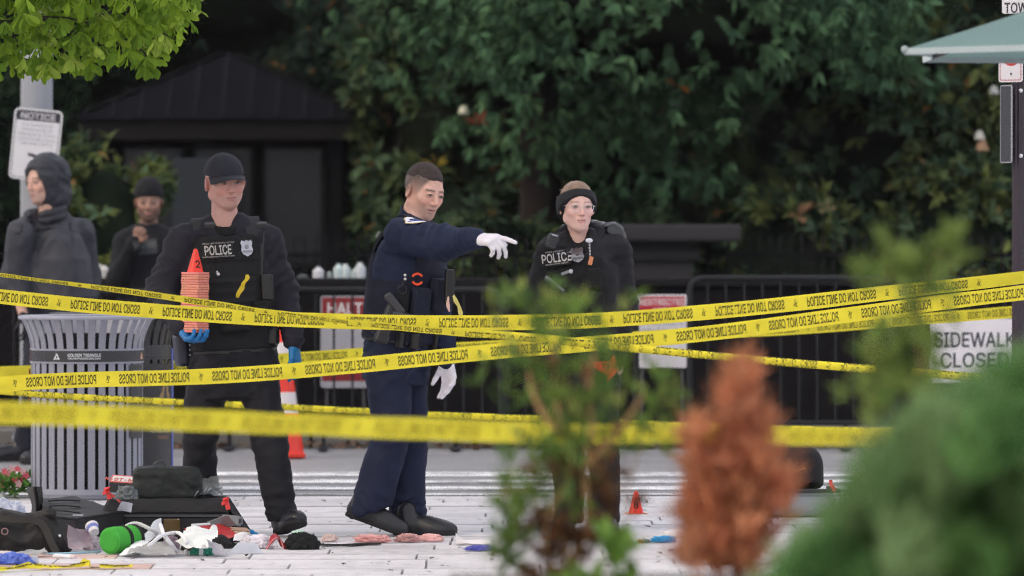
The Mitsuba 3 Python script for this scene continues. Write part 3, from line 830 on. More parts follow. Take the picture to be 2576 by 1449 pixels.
ORD = ['', 'second', 'third', 'fourth', 'fifth', 'sixth', 'seventh', 'eighth', 'ninth', 'tenth', 'eleventh', 'twelfth', 'thirteenth', 'fourteenth', 'fifteenth', 'sixteenth', 'seventeenth', 'eighteenth', 'nineteenth', 'twentieth', 'twenty-first', 'twenty-second', 'twenty-third', 'lowest']
sb, stp = P(489, 836, 29.72), P(491, 690, 29.72)
ax = nrm(stp - sb); N = 24
for i in range(N):
    b = sb + (stp - sb) * i / (N - 1) + np.array([rng.normal(0, .0012), rng.normal(0, .0012), 0])
    if i == N - 1:
        small_cone(b, axis=ax, number='2', label='topmost orange cone of the hand-held stack, marked with a black 2', rot=60, face=(.45, -.85, 0), wb=.097, flange=.0104, tcol2=(.74, .24, .20))
    else:
        small_cone(b, axis=ax, label=f'orange cone nested in the hand-held stack, {ORD[N - 1 - i]} rim from the top', group='cones nested in the stack held by the man in the cap', rot=60 + rng.normal(0, 2), flange=.0104, wb=.097, col=CONE, tcol2=(.74, .24 + .07 * rng.random(), .20))
# ---------------------------------------------------------------- the pointing officer in navy
o = person('officer in navy uniform pointing to the right with a white gloved hand')
D = 29.95
pel, nek = P(1002, 885, D), P(1040, 554, D - .02)
R2 = spine(pel, nek, 62)
SR, ER, WR = P(1014, 594, D - .17), P(1112, 611, D - .38), P(1199, 601, D - .54)
SL, EL_, WL = P(1064, 596, D + .17), P(1102, 756, D + .10), P(1124, 905, D - .06)
HR, KR, AR = P(978, 905, D - .09), P(984, 1095, D - .10), P(930, 1285, D - .08)
HL, KL, AL = P(1020, 905, D + .10), P(1030, 1095, D + .12), P(1024, 1298, D + .06)
O2, H2 = P(1068, 480, D - .02), headframe(40, 11, 8)
hd = head_local(1.04, mouth=.9, wide=1.05)
zs = [-.14, 0, .12, .26, .40, .50, .57, .63]
core = [loft(pel, R2, zs, [.15, .165, .16, .165, .18, .16, .11, .06], [.105, .11, .11, .12, .12, .10, .08, .06]), rc(nek, O2 - H2[:, 2] * .06 - H2[:, 1] * .028, .07, .055), rc(SR, ER, .052, .04), rc(ER, WR, .04, .027),
        rc(SL, EL_, .052, .04), rc(EL_, WL, .04, .027), rc(HR, KR, .08, .055), rc(KR, AR, .055, .04), rc(HL, KL, .08, .055), rc(KL, AL, .055, .04)]
def hl2(q):
    x, y, z = q.T
    return np.clip((z + .022 + .05 * np.clip(-y / .05, 0, 1)) / .075, 0, 1) ** .75 * np.clip((.050 - y + .30 * z) / .012, 0, 1) * .93
fc = face_colour((.67, .40, .315), stubble=.42, flush=.28, brow=(.055, .035, .03), iris=(.035, .03, .03), lips=(.45, .21, .18), hair=(.072, .053, .047), hairline=hl2, opening=.9)
body_mesh(o, core, hd, O2, H2, 1.07, fc, FAIR)
hr = bb(lambda q: np.maximum(el((0, -.018, .030), (0.0780, .0995, .0965))(q), -(q[:, 2] - (.066 + (q[:, 1] - .076) * .13 + .25 * np.maximum(np.abs(q[:, 0]) - .03, 0) * (q[:, 1] > .02)))), (-.09, -.13, 0), (.09, .1, .15))
put('hair', net(local(hr, O2, H2, 1.07), .004, disp=folds(.0025, (45, 45, 45), 5)), 'matte', (.045, .033, .030), o, True, jit=.35, fq=60)
sh = su([loft(pel, R2, zs, [.18, .19, .185, .19, .205, .185, .13, .08], [.135, .14, .138, .145, .15, .125, .10, .075]), rc(SR, ER, .084, .074), rc(ER, WR, .072, .045), rc(SL, EL_, .08, .064), rc(EL_, WL, .064, .043),
         rc(nek - R2[:, 2] * .03, SR, .06, .065), rc(nek - R2[:, 2] * .03, SL, .06, .065)], .045)
sh = cut(sh, nek + R2[:, 2] * .028, R2[:, 2])
jacket2 = sh
clothing(o, 'jacket', sh, (.0115, .0175, .044), amp=.011, rings=arm_rings(SR, ER, WR, .008) + arm_rings(SL, EL_, WL), fx=(7, 7, 9), seed=31, jit=.3)
neckband('collar', nek + R2[:, 1] * .012, R2, .082, .070, -.05, .030, (.0105, .0145, .036), o, .50, .0)
# ballistic vest over the jacket, dark, with its carrier pouches
vf = loft(pel, R2, zs, [.2, .208, .206, .212, .2, .18, .16, .15], [.16, .165, .166, .172, .172, .15, .12, .1])
vf = cut(cut(vf, pel + R2[:, 2] * .47, R2[:, 2]), pel + R2[:, 2] * .055, -R2[:, 2])
for s in (-1, 1):
    vf = sdiff(vf, rc(pel + R2[:, 0] * s * .25 + R2[:, 2] * .44 - R2[:, 1] * .3, pel + R2[:, 0] * s * .25 + R2[:, 2] * .44 + R2[:, 1] * .3, .10, .10), .015)
vf = sdiff(vf, rc(nek + R2[:, 1] * .0, nek + R2[:, 1] * .3, .11, .11), .01)
vest2 = vf
vk = clothing(o, 'vest', vf, (.0098, .0120, .026), amp=.004, fx=(6, 6, 9), seed=33, jit=.3)
for s in (-1, 1):
    put('shoulder_strap', strap_over(jacket2, pel + R2[:, 2] * .43, R2, s * .12, 0, 0, .06, .012), 'cloth', (.012, .0125, .020), vk, 20)
put('buckle', box(.012, .010, .034, P(951, 590, D - .06), .003, rxyz(0, 30, 20)), 'satin', (.20, .20, .21), vk)
def on2(v, f, s=0.0): return pel + R2[:, 2] * v + R2[:, 1] * f + R2[:, 0] * s
put('pouch', box(.13, .055, .16, on2(.30, .195, .02), .016, R2), 'cloth', (.010, .0125, .026), vk, jit=.3)
put('pouch', box(.10, .06, .19, on2(.235, .165, .14), .018, R2 @ rz(-25)), 'cloth', (.010, .0125, .027), vk, jit=.3)
put('pouch', box(.07, .045, .13, on2(.24, .10, .2), .014, R2 @ rz(-70)), 'cloth', (.009, .0095, .013), vk, jit=.3)
put('radio', box(.05, .032, .17, P(1131, 722, D - .18), .01, rxyz(0, 2, 15)), 'satin', (.010, .010, .011), vk)
put('antenna', tube([P(1131, 690, D - .18), P(1133, 676, D - .18)], [.008, .007]), 'satin', (.02, .02, .021), vk)
for a0 in (28, 205):
    put('orange_loop', tube([P(1050, 702, D - .268) + .0255 * np.array([math.cos(math.radians(a)), .1 * math.cos(math.radians(a)), math.sin(math.radians(a))]) for a in np.linspace(a0, a0 + 125, 14)], .0058, 8), 'satin', (.75, .075, .012), vk, 50)
ic = arr(trimesh.creation.icosphere(2, .0075))
for u, v in ((1019, 692), (1019, 702)):
    put('snap', xf(ic, None, P(u, v, D - .27)), 'metal', (.75, .74, .72), vk, True)
put('key_ring', xf(arr(trimesh.creation.torus(.021, .0025, 28, 6)), rxyz(90, 0, 0), P(1012, 728, D - .26)), 'metal', (.05, .05, .055), vk, True)
put('key_strap', bar(P(1015, 706, D - .265), P(1013, 722, D - .262), .012, .005), 'satin', (.012, .012, .013), vk)
yp = np.array([P(1141, 742, D - .19), P(1146, 756, D - .20), P(1154, 770, D - .20), P(1158, 786, D - .20), P(1162, 800, D - .2)])
put('yellow_tie', ribbon(spline(yp, 18), (.9, -.3, .3), np.interp(np.linspace(0, 1, 18), [0, .25, .5, .8, 1], [.008, .022, .014, .024, .010]), .003), 'satin', (.60, .55, .16), vk, 20)
put('pink_tag', ribbon(spline(np.array([P(1128, 746, D - .215), P(1127, 768, D - .22), P(1131, 784, D - .22)]), 10), (1, 0, 0), np.interp(np.linspace(0, 1, 10), [0, .3, .6, 1], [.008, .012, .02, .006]), .004), 'satin', (.62, .40, .36), vk, 20)
# shoulder patch
dome = [(-.05, -.02), (-.046, .006)] + [(.05 * math.cos(a), .012 + .036 * math.sin(a)) for a in np.linspace(math.pi, 0, 16)] + [(.046, .006), (.05, -.02), (.02, -.034), (-.02, -.034)]
po, pex, pey = P(1040, 570, D - .22), np.array([.97, .1, -.14]), np.array([-.10, .50, .86])
pk = put('shoulder_patch', decal(jacket2, prism(dome, .003), po, pex, pey, .015), 'matte', (.52, .42, .18), o, 25)
put('field', decal(jacket2, prism([(x * .92, y * .9) for x, y in dome], .0035), po, pex, pey, .0158), 'matte', (.70, .70, .78), pk, 25)
for x0, y0, w, h in ((0, -.010, .055, .005), (0, -.001, .036, .006), (0, .008, .020, .008), (0, .017, .006, .008), (-.030, -.012, .012, .004), (.030, -.012, .012, .004)):
    put('emblem', decal(jacket2, box(w, h, .002, (x0, y0, .006)), po, pex, pey, .0162), 'matte', (.10, .12, .30), pk)
# trousers, belt, holster
tr = su([loft(pel, R2, [-.10, -.05, 0, .10], [.14, .165, .178, .178], [.12, .14, .145, .142]), rc(HR, KR, .112, .083), rc(KR, AR, .083, .092), rc(HL, KL, .106, .080), rc(KL, AL, .080, .088)], .03)
tr = cut(tr, P(1000, 830, D), (0, 0, 1))
leg = su([rc(HR, KR, .2, .2), rc(KR, AR, .2, .2)], .01)
tr = bb((lambda g: lambda p: np.maximum(g(p), np.where(p[:, 1] < (D - 30.0) + .0, (p - P(925, 1287, D)) @ nrm((.30, 0, -.95)), (p - P(1020, 1306, D)) @ nrm((0, 0, -1.0)))))(tr), tr.lo, tr.hi)
clothing(o, 'trousers', tr, (.012, .0165, .041), amp=.012, rings=leg_rings(HR, KR, AR) + leg_rings(HL, KL, AL), fx=(6, 6, 4), seed=41, jit=.25)
bel = inter(off(loft(pel, R2, [-.1, 0, .2], [.192, .192, .192], [.15, .15, .15]), .012), bb(lambda p: np.abs((p - pel) @ R2[:, 2] - .075) - .03, pel - .3, pel + .3))
bk = put('belt', net(bel, .01), 'satin', (.010, .010, .012), o, True)
for s_, f_ in ((.12, .15), (.17, .10), (-.05, .17)):
    put('belt_pouch', box(.05, .045, .085, on2(.07, f_, s_), .012, R2), 'satin', (.010, .010, .012), bk)
hk = put('holster', box(.065, .05, .20, P(973, 815, D - .265), .018, rxyz(0, 22, 12)), 'satin', (.012, .0125, .016), o)
put('pistol_grip', box(.042, .032, .125, P(993, 765, D - .28), .010, rxyz(0, -38, 8)), 'satin', (.035, .035, .04), hk)
put('pistol_slide', box(.10, .034, .036, P(1012, 796, D - .28), .006, rxyz(0, 10, 8)), 'satin', (.040, .042, .05), hk)
put('muzzle_end', box(.06, .052, .05, P(962, 850, D - .26), .012, rxyz(0, 30, 12)), 'satin', (.028, .029, .034), hk)
put('rivet', xf(ic, None, P(968, 795, D - .31)), 'metal', (.3, .3, .33), hk, True)
# hands
gl = off(hand(WR, (.80, -.56, -.10), (.20, .42, -.88), 1, [(10, 6, 4), (42, 40, 20), (50, 46, 24), (56, 50, 28)], 1.08, (25, 20, 15), spread=4, E=ER, fat=1.08), .0012)
put('glove', net(gl, .0038), 'matte', (.70, .68, .74), o, True, jit=.12, fq=40, label='white glove on the pointing hand')
gl = off(hand(WL, (.10, -.12, -1), (-.55, -.75, .05), 1, [(14, 22, 14), (18, 25, 14), (22, 27, 16), (26, 30, 18)], 1.05, (30, 25, 20), spread=5, E=EL_), .0012)
put('glove', net(gl, .0038), 'matte', (.66, .65, .72), o, True, jit=.2, fq=40, label='white glove on the lowered hand')
a = P(868, 1296, D - .10); b = P(1004, 1352, D - .10)
b[2] = .006; b = a + nrm(b - a) * .31
fs, ss, _ = shoe(a, b, up=(.35, 0, 1)); k = put('shoe', net(fs, .006, disp=folds(.003, (14, 14, 14), 4)), 'satin', (.014, .0145, .018), o, True, jit=.2); put('sole', net(ss, .007), 'matte', (.014, .014, .016), k, True)
a = P(990, 1345, D + .02); a[2] = 0; b = a + nrm((1, -.22, 0)) * .31
fs, ss, _ = shoe(a, b); k = put('shoe', net(fs, .006, disp=folds(.003, (14, 14, 14), 5)), 'satin', (.014, .0145, .018), o, True, jit=.2); put('sole', net(ss, .007), 'matte', (.014, .014, .016), k, True)

# ---------------------------------------------------------------- the woman with the headband and glasses
o = person('woman in black police hoodie with headband and clear framed glasses')
D = 30.35
pel, nek = P(1466, 905, D), P(1460, 596, D)
R3 = spine(pel, nek, -10)
SR, ER, WR = P(1388, 634, D - .03), P(1352, 752, D + .02), P(1412, 845, D - .22)
SL, EL_, WL = P(1545, 630, D + .03), P(1565, 762, D + .10), P(1552, 893, D - .02)
HR, KR, AR = P(1432, 915, D), P(1428, 1100, D - .02), P(1432, 1300, D + .05)
HL, KL, AL = P(1502, 915, D), P(1518, 1100, D - .04), P(1520, 1300, D - .02)
O3, H3 = P(1452, 519, D - .04), headframe(15, 1, 1)
hd = head_local(.93, female=True, wide=1.03)
zs = [-.14, 0, .12, .26, .40, .50, .57, .63]
core = [loft(pel, R3, zs, [.15, .155, .135, .14, .15, .13, .09, .05], [.105, .105, .10, .11, .11, .09, .07, .05]), rc(nek, O3 - H3[:, 2] * .06 - H3[:, 1] * .030, .056, .043), rc(SR, ER, .045, .036), rc(ER, WR, .036, .024),
        rc(SL, EL_, .045, .036), rc(EL_, WL, .036, .024), rc(HR, KR, .075, .05), rc(KR, AR, .05, .035), rc(HL, KL, .075, .05), rc(KL, AL, .05, .035)]
hL = hand(WL, (-.10, -.25, -1), (-.35, -.9, .1), 1, [(40, 55, 30), (44, 58, 32), (48, 60, 34), (52, 62, 36)], .93, (42, 30, 25), E=EL_)
core.append(hL)
fc = face_colour((.72, .46, .40), flush=.2, opening=.95, brow=(.12, .075, .055), iris=(.06, .045, .04), lips=(.50, .20, .19), female=True, gaze=.001)
body_mesh(o, core, hd, O3, H3, .985, fc, (.68, .44, .37), hands=[WL + np.array([0, 0, -.08])])
S3 = .985
bandf = bb(lambda q: np.maximum(np.maximum(el((0, -.016, .010), (.100, .110, .121))(q), q[:, 2] - (.096 + (q[:, 1] - .08) * .50)), np.maximum(-(q[:, 2] - (.056 + (q[:, 1] - .08) * 1.05 + .14 * (np.maximum(-q[:, 1], 0)))), -(el((0, -.016, .020), (.070, .090, .1))(q)))), (-.11, -.14, -.12), (.11, .12, .15))
put('headband', net(local(bandf, O3, H3, S3), .004, disp=folds(.0022, (22, 22, 40), 9)), 'cloth', (.020, .021, .025), o, True, jit=.2)
hairf = bb(lambda q: su([el((0, -.020, .032), (.0815, .101, .0945)), el((.0, -.112, .045), (.045, .038, .042))], .02)(q), (-.1, -.16, -.1), (.1, .1, .15))
hairf = bb((lambda g: lambda q: np.maximum(np.maximum(g(q), -(q[:, 2] - (.075 + (q[:, 1] - .08) * .9))), -.002 - .02 * 0 + -(q[:, 2] + .05)))(hairf), hairf.lo, hairf.hi)
def strands(p):
    q = (p - O3) @ H3
    return .0022 * np.sin(q[:, 0] * 700 + 6 * meshkit.noise(q * 40, 2)) * .6 + .003 * (meshkit.noise(q * [140, 25, 30], 3) - .5) - .004 * np.exp(-(q[:, 0] - .012) ** 2 / .000012) * (q[:, 2] > .06)
hk = put('hair', net(local(hairf, O3, H3, S3), .0035, disp=strands), 'satin', (.22, .135, .09), o, True, jit=.45, fq=60)
for k in range(16):
    a0 = rng.uniform(0, 1)
    sd = nrm([rng.choice([-1, 1]) * rng.uniform(.4, 1), -.7 - .3 * a0, rng.uniform(-.2, .8)]); b0 = O3 + H3 @ ((np.array([0, -.02, .03]) + sd * [.081, .10, .093]) * S3)
    pts = [b0, b0 + H3 @ np.array([rng.normal(0, .012), -.012, .006]), b0 + H3 @ np.array([rng.normal(0, .02), -.03, rng.normal(-.01, .018)])]
    put('loose_strand', tube(spline(np.array(pts), 6), [.0016, .0014, .0012, .001, .0008, .0006], 4), 'satin', (.30, .20, .13), hk, True)
# glasses
gk = None
for s in (-1, 1):
    th = np.linspace(0, 2 * np.pi, 33)
    rim = np.stack([s * .0335 + .0245 * np.sign(np.cos(th)) * np.abs(np.cos(th)) ** .8, .0985 - .35 * np.abs(s * .0335 + .0245 * np.cos(th) - 0) ** 2 * 6, -.0055 + .0205 * np.sign(np.sin(th)) * np.abs(np.sin(th)) ** .85], 1)
    w = rim @ H3.T * S3 + O3
    m = tube(w, .00135, 6, False)
    if gk is None:
        gk = put('glasses', m, 'satin', (.62, .58, .60), o, True)
    else:
        put('rim', m, 'satin', (.62, .58, .60), gk, True)
    c = w.mean(0); put('lens', (np.vstack([w[:-1], c]), np.array([[i, (i + 1) % 32, 32] for i in range(32)])), 'lens_glass', None, gk, False)
    arm = np.array([[s * .058, .085, .002], [s * .071, .075, .003], [s * .082, .0, .004]]) @ H3.T * S3 + O3
    put('temple', tube(arm, .0016, 5), 'satin', (.60, .56, .55), gk)
put('bridge', tube(np.array([[-.0095, .099, .001], [0, .105, .004], [.0095, .099, .001]]) @ H3.T * S3 + O3, .0014, 5), 'satin', (.66, .62, .64), gk)
# hoodie
sh = su([loft(pel, R3, zs, [.18, .18, .165, .17, .185, .165, .12, .075], [.13, .13, .125, .135, .14, .12, .095, .07]), rc(SR, ER, .072, .066), rc(ER, WR, .062, .042), rc(SL, EL_, .076, .068), rc(EL_, WL, .066, .045),
         rc(nek - R3[:, 2] * .02, SR, .05, .06), rc(nek - R3[:, 2] * .02, SL, .05, .062)], .04)
sh = sdiff(sh, rc(nek + R3[:, 2] * .11, nek + R3[:, 1] * .13 - R3[:, 2] * .035, .066, .05), .012)
hood3 = sh
clothing(o, 'hoodie', sh, (.0135, .0135, .0165), amp=.011, rings=arm_rings(SR, ER, WR) + arm_rings(SL, EL_, WL), fx=(8, 8, 9), seed=51)
vf = loft(pel, R3, zs, [.182, .185, .178, .185, .175, .15, .13, .1], [.148, .15, .148, .158, .158, .14, .11, .09])
vf = cut(cut(vf, pel + R3[:, 2] * .52, R3[:, 2]), pel + R3[:, 2] * .08, -R3[:, 2])
for s in (-1, 1):
    vf = sdiff(vf, rc(pel + R3[:, 0] * s * .215 + R3[:, 2] * .42 - R3[:, 1] * .3, pel + R3[:, 0] * s * .215 + R3[:, 2] * .42 + R3[:, 1] * .3, .08, .08), .015)
vf = sdiff(vf, rc(nek + R3[:, 2] * .02, nek + R3[:, 1] * .3 - R3[:, 2] * .0, .09, .10), .01)
vest3 = su([vf, hood3], .03)
vk = clothing(o, 'vest', vf, (.0115, .0115, .0135), amp=.004, fx=(6, 6, 9), seed=53, jit=.3)
# hood: folded collar round the neck and the shiny hood lying over her left shoulder
col = []
for th in np.linspace(-2.5, 2.5, 26):
    f = math.cos(th)
    p = nek + R3[:, 0] * math.sin(th) * (.088 + .012 * abs(th)) + R3[:, 1] * (-.075 * math.cos(math.pi - th) * -1 - .01) * 1.0
    col.append(nek + R3[:, 0] * .092 * math.sin(th) - R3[:, 1] * .082 * math.cos(th) + R3[:, 2] * (.020 + .028 * math.cos(th) - (.075 * max(0, (abs(th) - 1.5)) ** 1.2)))
put('collar', net(su([rc(col[i], col[i + 1], .024, .024) for i in range(25)], .01), .006, disp=folds(.006, (16, 16, 16), 6)), 'cloth', (.0135, .0135, .017), o, True, jit=.2)
hf = su([rc(P(1490, 592, D + .12), P(1545, 592, D + .08), .062, .052), rc(P(1535, 588, D + .06), P(1556, 612, D + .02), .040, .034), rc(P(1490, 592, D + .12), P(1425, 592, D + .12), .055, .05)], .05)
put('hood', net(hf, .006, disp=folds(.009, (12, 12, 26), 8, .3)), 'gloss', (.012, .013, .015), o, True, jit=.3)
ex3, ey3 = nrm((.985, .0, .13)), nrm((-.13, 0, .985))
pk = put('name_patch', decal(vest3, patchgrid(.128, .078, 10, 4, .004), P(1402, 649, D - .3), ex3, ey3, .020), 'matte', (.0125, .0125, .014), vk, 25)
put('lettering', decal(vest3, text('POLICE', .042, .0015, True, .69), P(1400.5, 648.5, D - .3), ex3, ey3, .0245), 'satin', (.50, .49, .50), pk, False)
for vv, ss, sx in ((632.5, 'SPECIAL UNIFORM PATROL', .98), (664, 'UNIFORM PATROL SERVICE', .98)):
    put('small_print', decal(vest3, text(ss, .0062, .001, True, sx), P(1401, vv, D - .3), ex3, ey3, .0245), 'satin', (.36, .35, .36), pk, False)
shield('badge', vest3, P(1453, 641, D - .3), .066, .070, ex3, ey3, vk, (.20, .205, .225), .025)
mk = put('shoulder_microphone', box(.055, .035, .075, P(1390, 606, D - .175), .012, rxyz(0, 18, 0)), 'satin', (.022, .024, .030), o)
for i in range(4):
    put('grille_slot', box(.034, .003, .004, P(1389 - i * 1.6, 602 + i * 6, D - .197), 0, rxyz(0, 18, 0)), 'matte', (.06, .065, .07), mk)
put('clip', box(.03, .006, .008, P(1395, 592, D - .2), .002, rxyz(0, 18, 0)), 'metal', (.4, .42, .45), mk)
for i, (u, v, r) in enumerate(((1482, 605, .0155), (1483, 616, .006), (1483, 624, .0065), (1484, 632, .0065), (1484, 640, .006))):
    put('key_chain' , xf((arr(trimesh.creation.icosphere(2, r))[0] * [1.15 if i == 0 else .8, .5, .75 if i == 0 else 1.2], arr(trimesh.creation.icosphere(2, r))[1]), None, P(u, v, D - .19)), 'satin' if i == 0 else 'metal', (.62, .63, .70) if i == 0 else (.4, .4, .42), vk, True)
put('orange_key_tag', box(.022, .006, .042, P(1486, 656, D - .19), .003, rxyz(0, 14, 20)), 'satin', (.60, .22, .10), vk)
put('pouch', box(.075, .04, .10, P(1495, 700, D - .18), .014, rz(8)), 'cloth', (.010, .010, .011), vk, jit=.3)
put('pouch', box(.075, .045, .10, P(1500, 760, D - .18), .014, rz(8)), 'cloth', (.010, .010, .011), vk, jit=.3)
put('flashlight', tube([P(1374, 699, D - .21), P(1388, 707, D - .23), P(1419, 733, D - .25)], [.014, .010, .009], 12), 'metal', (.16, .17, .18), vk)
put('folding_tool', bar(P(1412, 690, D - .2), P(1438, 680, D - .2), .010, .014), 'metal', (.25, .26, .28), vk)
put('tool_head', box(.02, .015, .022, P(1436, 683, D - .205), .005, rxyz(0, 20, 0)), 'metal', (.5, .52, .55), vk)
tr = su([loft(pel, R3, [-.18, -.08, 0, .10], [.17, .178, .168, .158], [.125, .13, .125, .12]), rc(HR, KR, .098, .076), rc(KR, AR, .076, .072), rc(HL, KL, .098, .076), rc(KL, AL, .076, .072)], .025)
tr = cut(cut(tr, P(1460, 845, D), (0, 0, 1)), P(1460, 1316, D), (0, 0, -1))
clothing(o, 'trousers', tr, (.012, .012, .0145), amp=.008, fx=(7, 7, 8), seed=61, jit=.25)
for a, d_ in ((P(1432, 1320, D + .12), (-.2, -1, 0)), (P(1522, 1320, D + .08), (.1, -1, 0))):
    a[2] = 0; fs, ss, _ = shoe(a, a + nrm(d_) * .275); k = put('boot', net(fs, .007), 'satin', (.013, .013, .015), o, True); put('sole', net(ss, .008), 'matte', (.014, .014, .015), k, True)
small_cone(P(1537, 928, D - .13), wb=.1, axis=nrm(P(1479, 913, D - .2) - P(1539, 929, D - .13)), number='2', face=(0, -1, .3), rot=15, label='small orange cone carried tip first in the hand of the woman with glasses')

# ---------------------------------------------------------------- the hooded man by the notice sign
o = person('man in a dark grey hooded rain jacket walking in front of the notice sign')
D = 39.4
pel, nek = P(140, 790, D), P(124, 545, D)
R4 = spine(pel, nek, -38)
SR, ER, WR = P(58, 590, D - .12), P(36, 700, D - .1), P(58, 790, D - .2)
SL, EL_, WL = P(192, 590, D + .14), P(216, 700, D + .2), P(200, 790, D + .05)
HR, KR, AR = P(105, 850, D - .08), P(90, 1000, D - .12), P(62, 1130, D)
HL, KL, AL = P(165, 850, D + .08), P(165, 1000, D), P(150, 1140, D - .1)
O4, H4 = P(109, 455, D - .02), headframe(-48, 4, -2)
hd = head_local(1.0)
zs = [-.3, -.05, .1, .2, .34, .46, .56, .64]
core = [loft(pel, R4, zs, [.17, .17, .165, .17, .18, .16, .1, .06], [.11, .11, .11, .12, .12, .10, .08, .06]), rc(nek, O4 - H4[:, 2] * .05 - H4[:, 1] * .022, .065, .058), rc(SR, ER, .05, .04), rc(ER, WR, .04, .03), rc(SL, EL_, .05, .04), rc(EL_, WL, .04, .03),
        rc(HR, KR, .08, .055), rc(KR, AR, .055, .04), rc(HL, KL, .08, .055), rc(KL, AL, .055, .04)]
body_mesh(o, core, hd, O4, H4, 1.14, face_colour((.56, .35, .28), stubble=.3, brow=(.06, .04, .035)), FAIR)
hk = bb(lambda q: np.maximum(su([el((0, -.035, .022), (.108, .132, .128)), el((0, -.06, -.09), (.10, .10, .09))], .04)(q), -su([el((0, .10, -.02), (.070, .12, .098)), el((0, .01, -.02), (.066, .10, .09))], .02)(q)), (-.16, -.2, -.2), (.16, .13, .18))
put('hood', net(local(hk, O4, H4, 1.14), .007, disp=folds(.012, (12, 12, 12), 3)), 'wetcloth', (.034, .037, .047), o, True, jit=.25)
jk = su([loft(pel, R4, zs, [.30, .285, .27, .265, .26, .21, .14, .09], [.20, .19, .18, .18, .18, .15, .12, .09]), rc(SR, ER, .09, .085), rc(ER, WR, .085, .07), rc(SL, EL_, .10, .092), rc(EL_, WL, .09, .075), rc(nek, SR, .06, .08), rc(nek, SL, .06, .08)], .06)
jk = cut(jk, P(140, 752, D), (0, 0, -1))
jk = sdiff(jk, rc(nek + R4[:, 2] * .10 + R4[:, 1] * .02, nek + R4[:, 1] * .16 - R4[:, 2] * .05, .075, .05), .015)
rk = clothing(o, 'rain_jacket', jk, (.034, .037, .047), 'wetcloth', .011, .022, (5.5, 5.5, 3.2), seed=71, jit=.3)
def seam(name, pts, w=.016):
    q = march(jk, pts[0], (1, 0, 0), (0, 0, 1), np.array([[p[0] - pts[0][0], p[2] - pts[0][2]] for p in spline(np.array(pts), 26)]), .6)[0]
    put(name, ribbon(q + [0, -.004, 0], (1, 0, .2), w, .01), 'wetcloth', (.014, .015, .019), rk, 25)
seam('placket', [P(104, 556, D), P(92, 610, D), P(84, 680, D), P(80, 748, D)], .022)
seam('yoke_seam', [P(44, 588, D), P(90, 580, D), P(150, 574, D), P(205, 590, D)], .012)
seam('sleeve_seam', [P(176, 560, D), P(186, 620, D), P(184, 680, D), P(188, 746, D)], .014)
seam('sleeve_seam', [P(62, 566, D), P(58, 620, D), P(60, 680, D), P(60, 746, D)], .014)
rg = [nek + R4[:, 0] * .125 * math.sin(t) - R4[:, 1] * (.105 * math.cos(t) - .03) + R4[:, 2] * (.015 + .02 * math.cos(t)) for t in np.linspace(-2.75, 2.75, 22)]
put('collar', net(su([rc(rg[i] + R4[:, 2] * .02 * k_, rg[i + 1] + R4[:, 2] * .02 * k_, .017, .017) for i in range(21) for k_ in (-1, 1)], .01), .009, disp=folds(.01, (12, 12, 12), 6)), 'wetcloth', (.026, .028, .036), o, True)
tr = su([loft(pel, R4, [-.18, -.08, 0, .2], [.19, .2, .2, .2], [.14, .145, .145, .145]), rc(HR, KR, .11, .085), rc(KR, AR, .085, .075), rc(HL, KL, .11, .085), rc(KL, AL, .085, .075)], .03)
clothing(o, 'trousers', tr, (.022, .024, .036), amp=.010, res=.011, fx=(7, 7, 8), seed=73)
for a, d_ in ((P(78, 1150, D), (-1, -.35, 0)), (P(165, 1150, D - .3), (-.8, -.6, 0))):
    a[2] = .0; fs, ss, _ = shoe(a, a + nrm(d_) * .33); k = put('shoe', net(fs, .009), 'satin', (.016, .016, .020), o, True); put('sole', net(ss, .009), 'matte', (.02, .02, .022), k, True)
for W, E in ((WR, ER), (WL, EL_)):
    put('glove', net(hand(W, nrm(W - E), (-.7, 0.4, .2), 1 if W is WL else -1, [(20, 30, 20)] * 4, 1.0, E=E), .007), 'matte', (.02, .02, .024), o, True)

# ---------------------------------------------------------------- the bearded man in the knit cap, further back
o = person('bearded man in dark knit cap with one hand raised to his chest')
D = 42.6
Z0 = .115
pel, nek = P(372, 835, D), P(374, 575, D)
R5 = spine(pel, nek, -6)
SR, ER, WR = P(318, 612, D), P(296, 708, D - .1), P(338, 612, D - .27)
SL, EL_, WL = P(430, 612, D), P(450, 710, D + .05), P(446, 800, D - .05)
HR, KR, AR = P(345, 840, D), P(342, 960, D), P(340, 1050, D)
HL, KL, AL = P(402, 840, D), P(404, 960, D), P(406, 1050, D)
O5, H5 = P(374, 507, D - .03), headframe(2, 4, 0)
hd = head_local(1.0, wide=1.04)
core = [loft(pel, R5, [-.1, 0, .15, .3, .44, .53, .6, .68], [.17, .17, .165, .17, .18, .16, .1, .06], [.11, .11, .11, .12, .12, .10, .08, .06]), rc(nek, O5 - H5[:, 2] * .05 - H5[:, 1] * .022, .065, .058), rc(SR, ER, .05, .04), rc(ER, WR, .04, .03), rc(SL, EL_, .05, .04), rc(EL_, WL, .04, .03),
        rc(HR, KR, .08, .055), rc(KR, AR, .055, .04), rc(HL, KL, .08, .055), rc(KL, AL, .055, .04),
        hand(WR, (.45, -.2, .85), (-.2, -.95, 0), 1, [(50, 60, 30)] * 4, 1.0, (40, 30, 25), E=ER)]
body_mesh(o, core, hd, O5, H5, 1.08, face_colour((.32, .18, .135), beard=(.06, .042, .035), brow=(.04, .03, .028), flush=.2), (.32, .18, .135), hands=[WR + np.array([.03, 0, .05])])
bn = bb(lambda q: np.maximum(el((0, -.018, .040), (.093, .112, .118))(q), -(q[:, 2] - (.040 + (q[:, 1] - .08) * .22))), (-.12, -.14, -.02), (.12, .12, .17))
put('knit_cap', net(local(bn, O5, H5, 1.08), .006, disp=folds(.005, (14, 14, 30), 3)), 'cloth', (.009, .0095, .012), o, True)
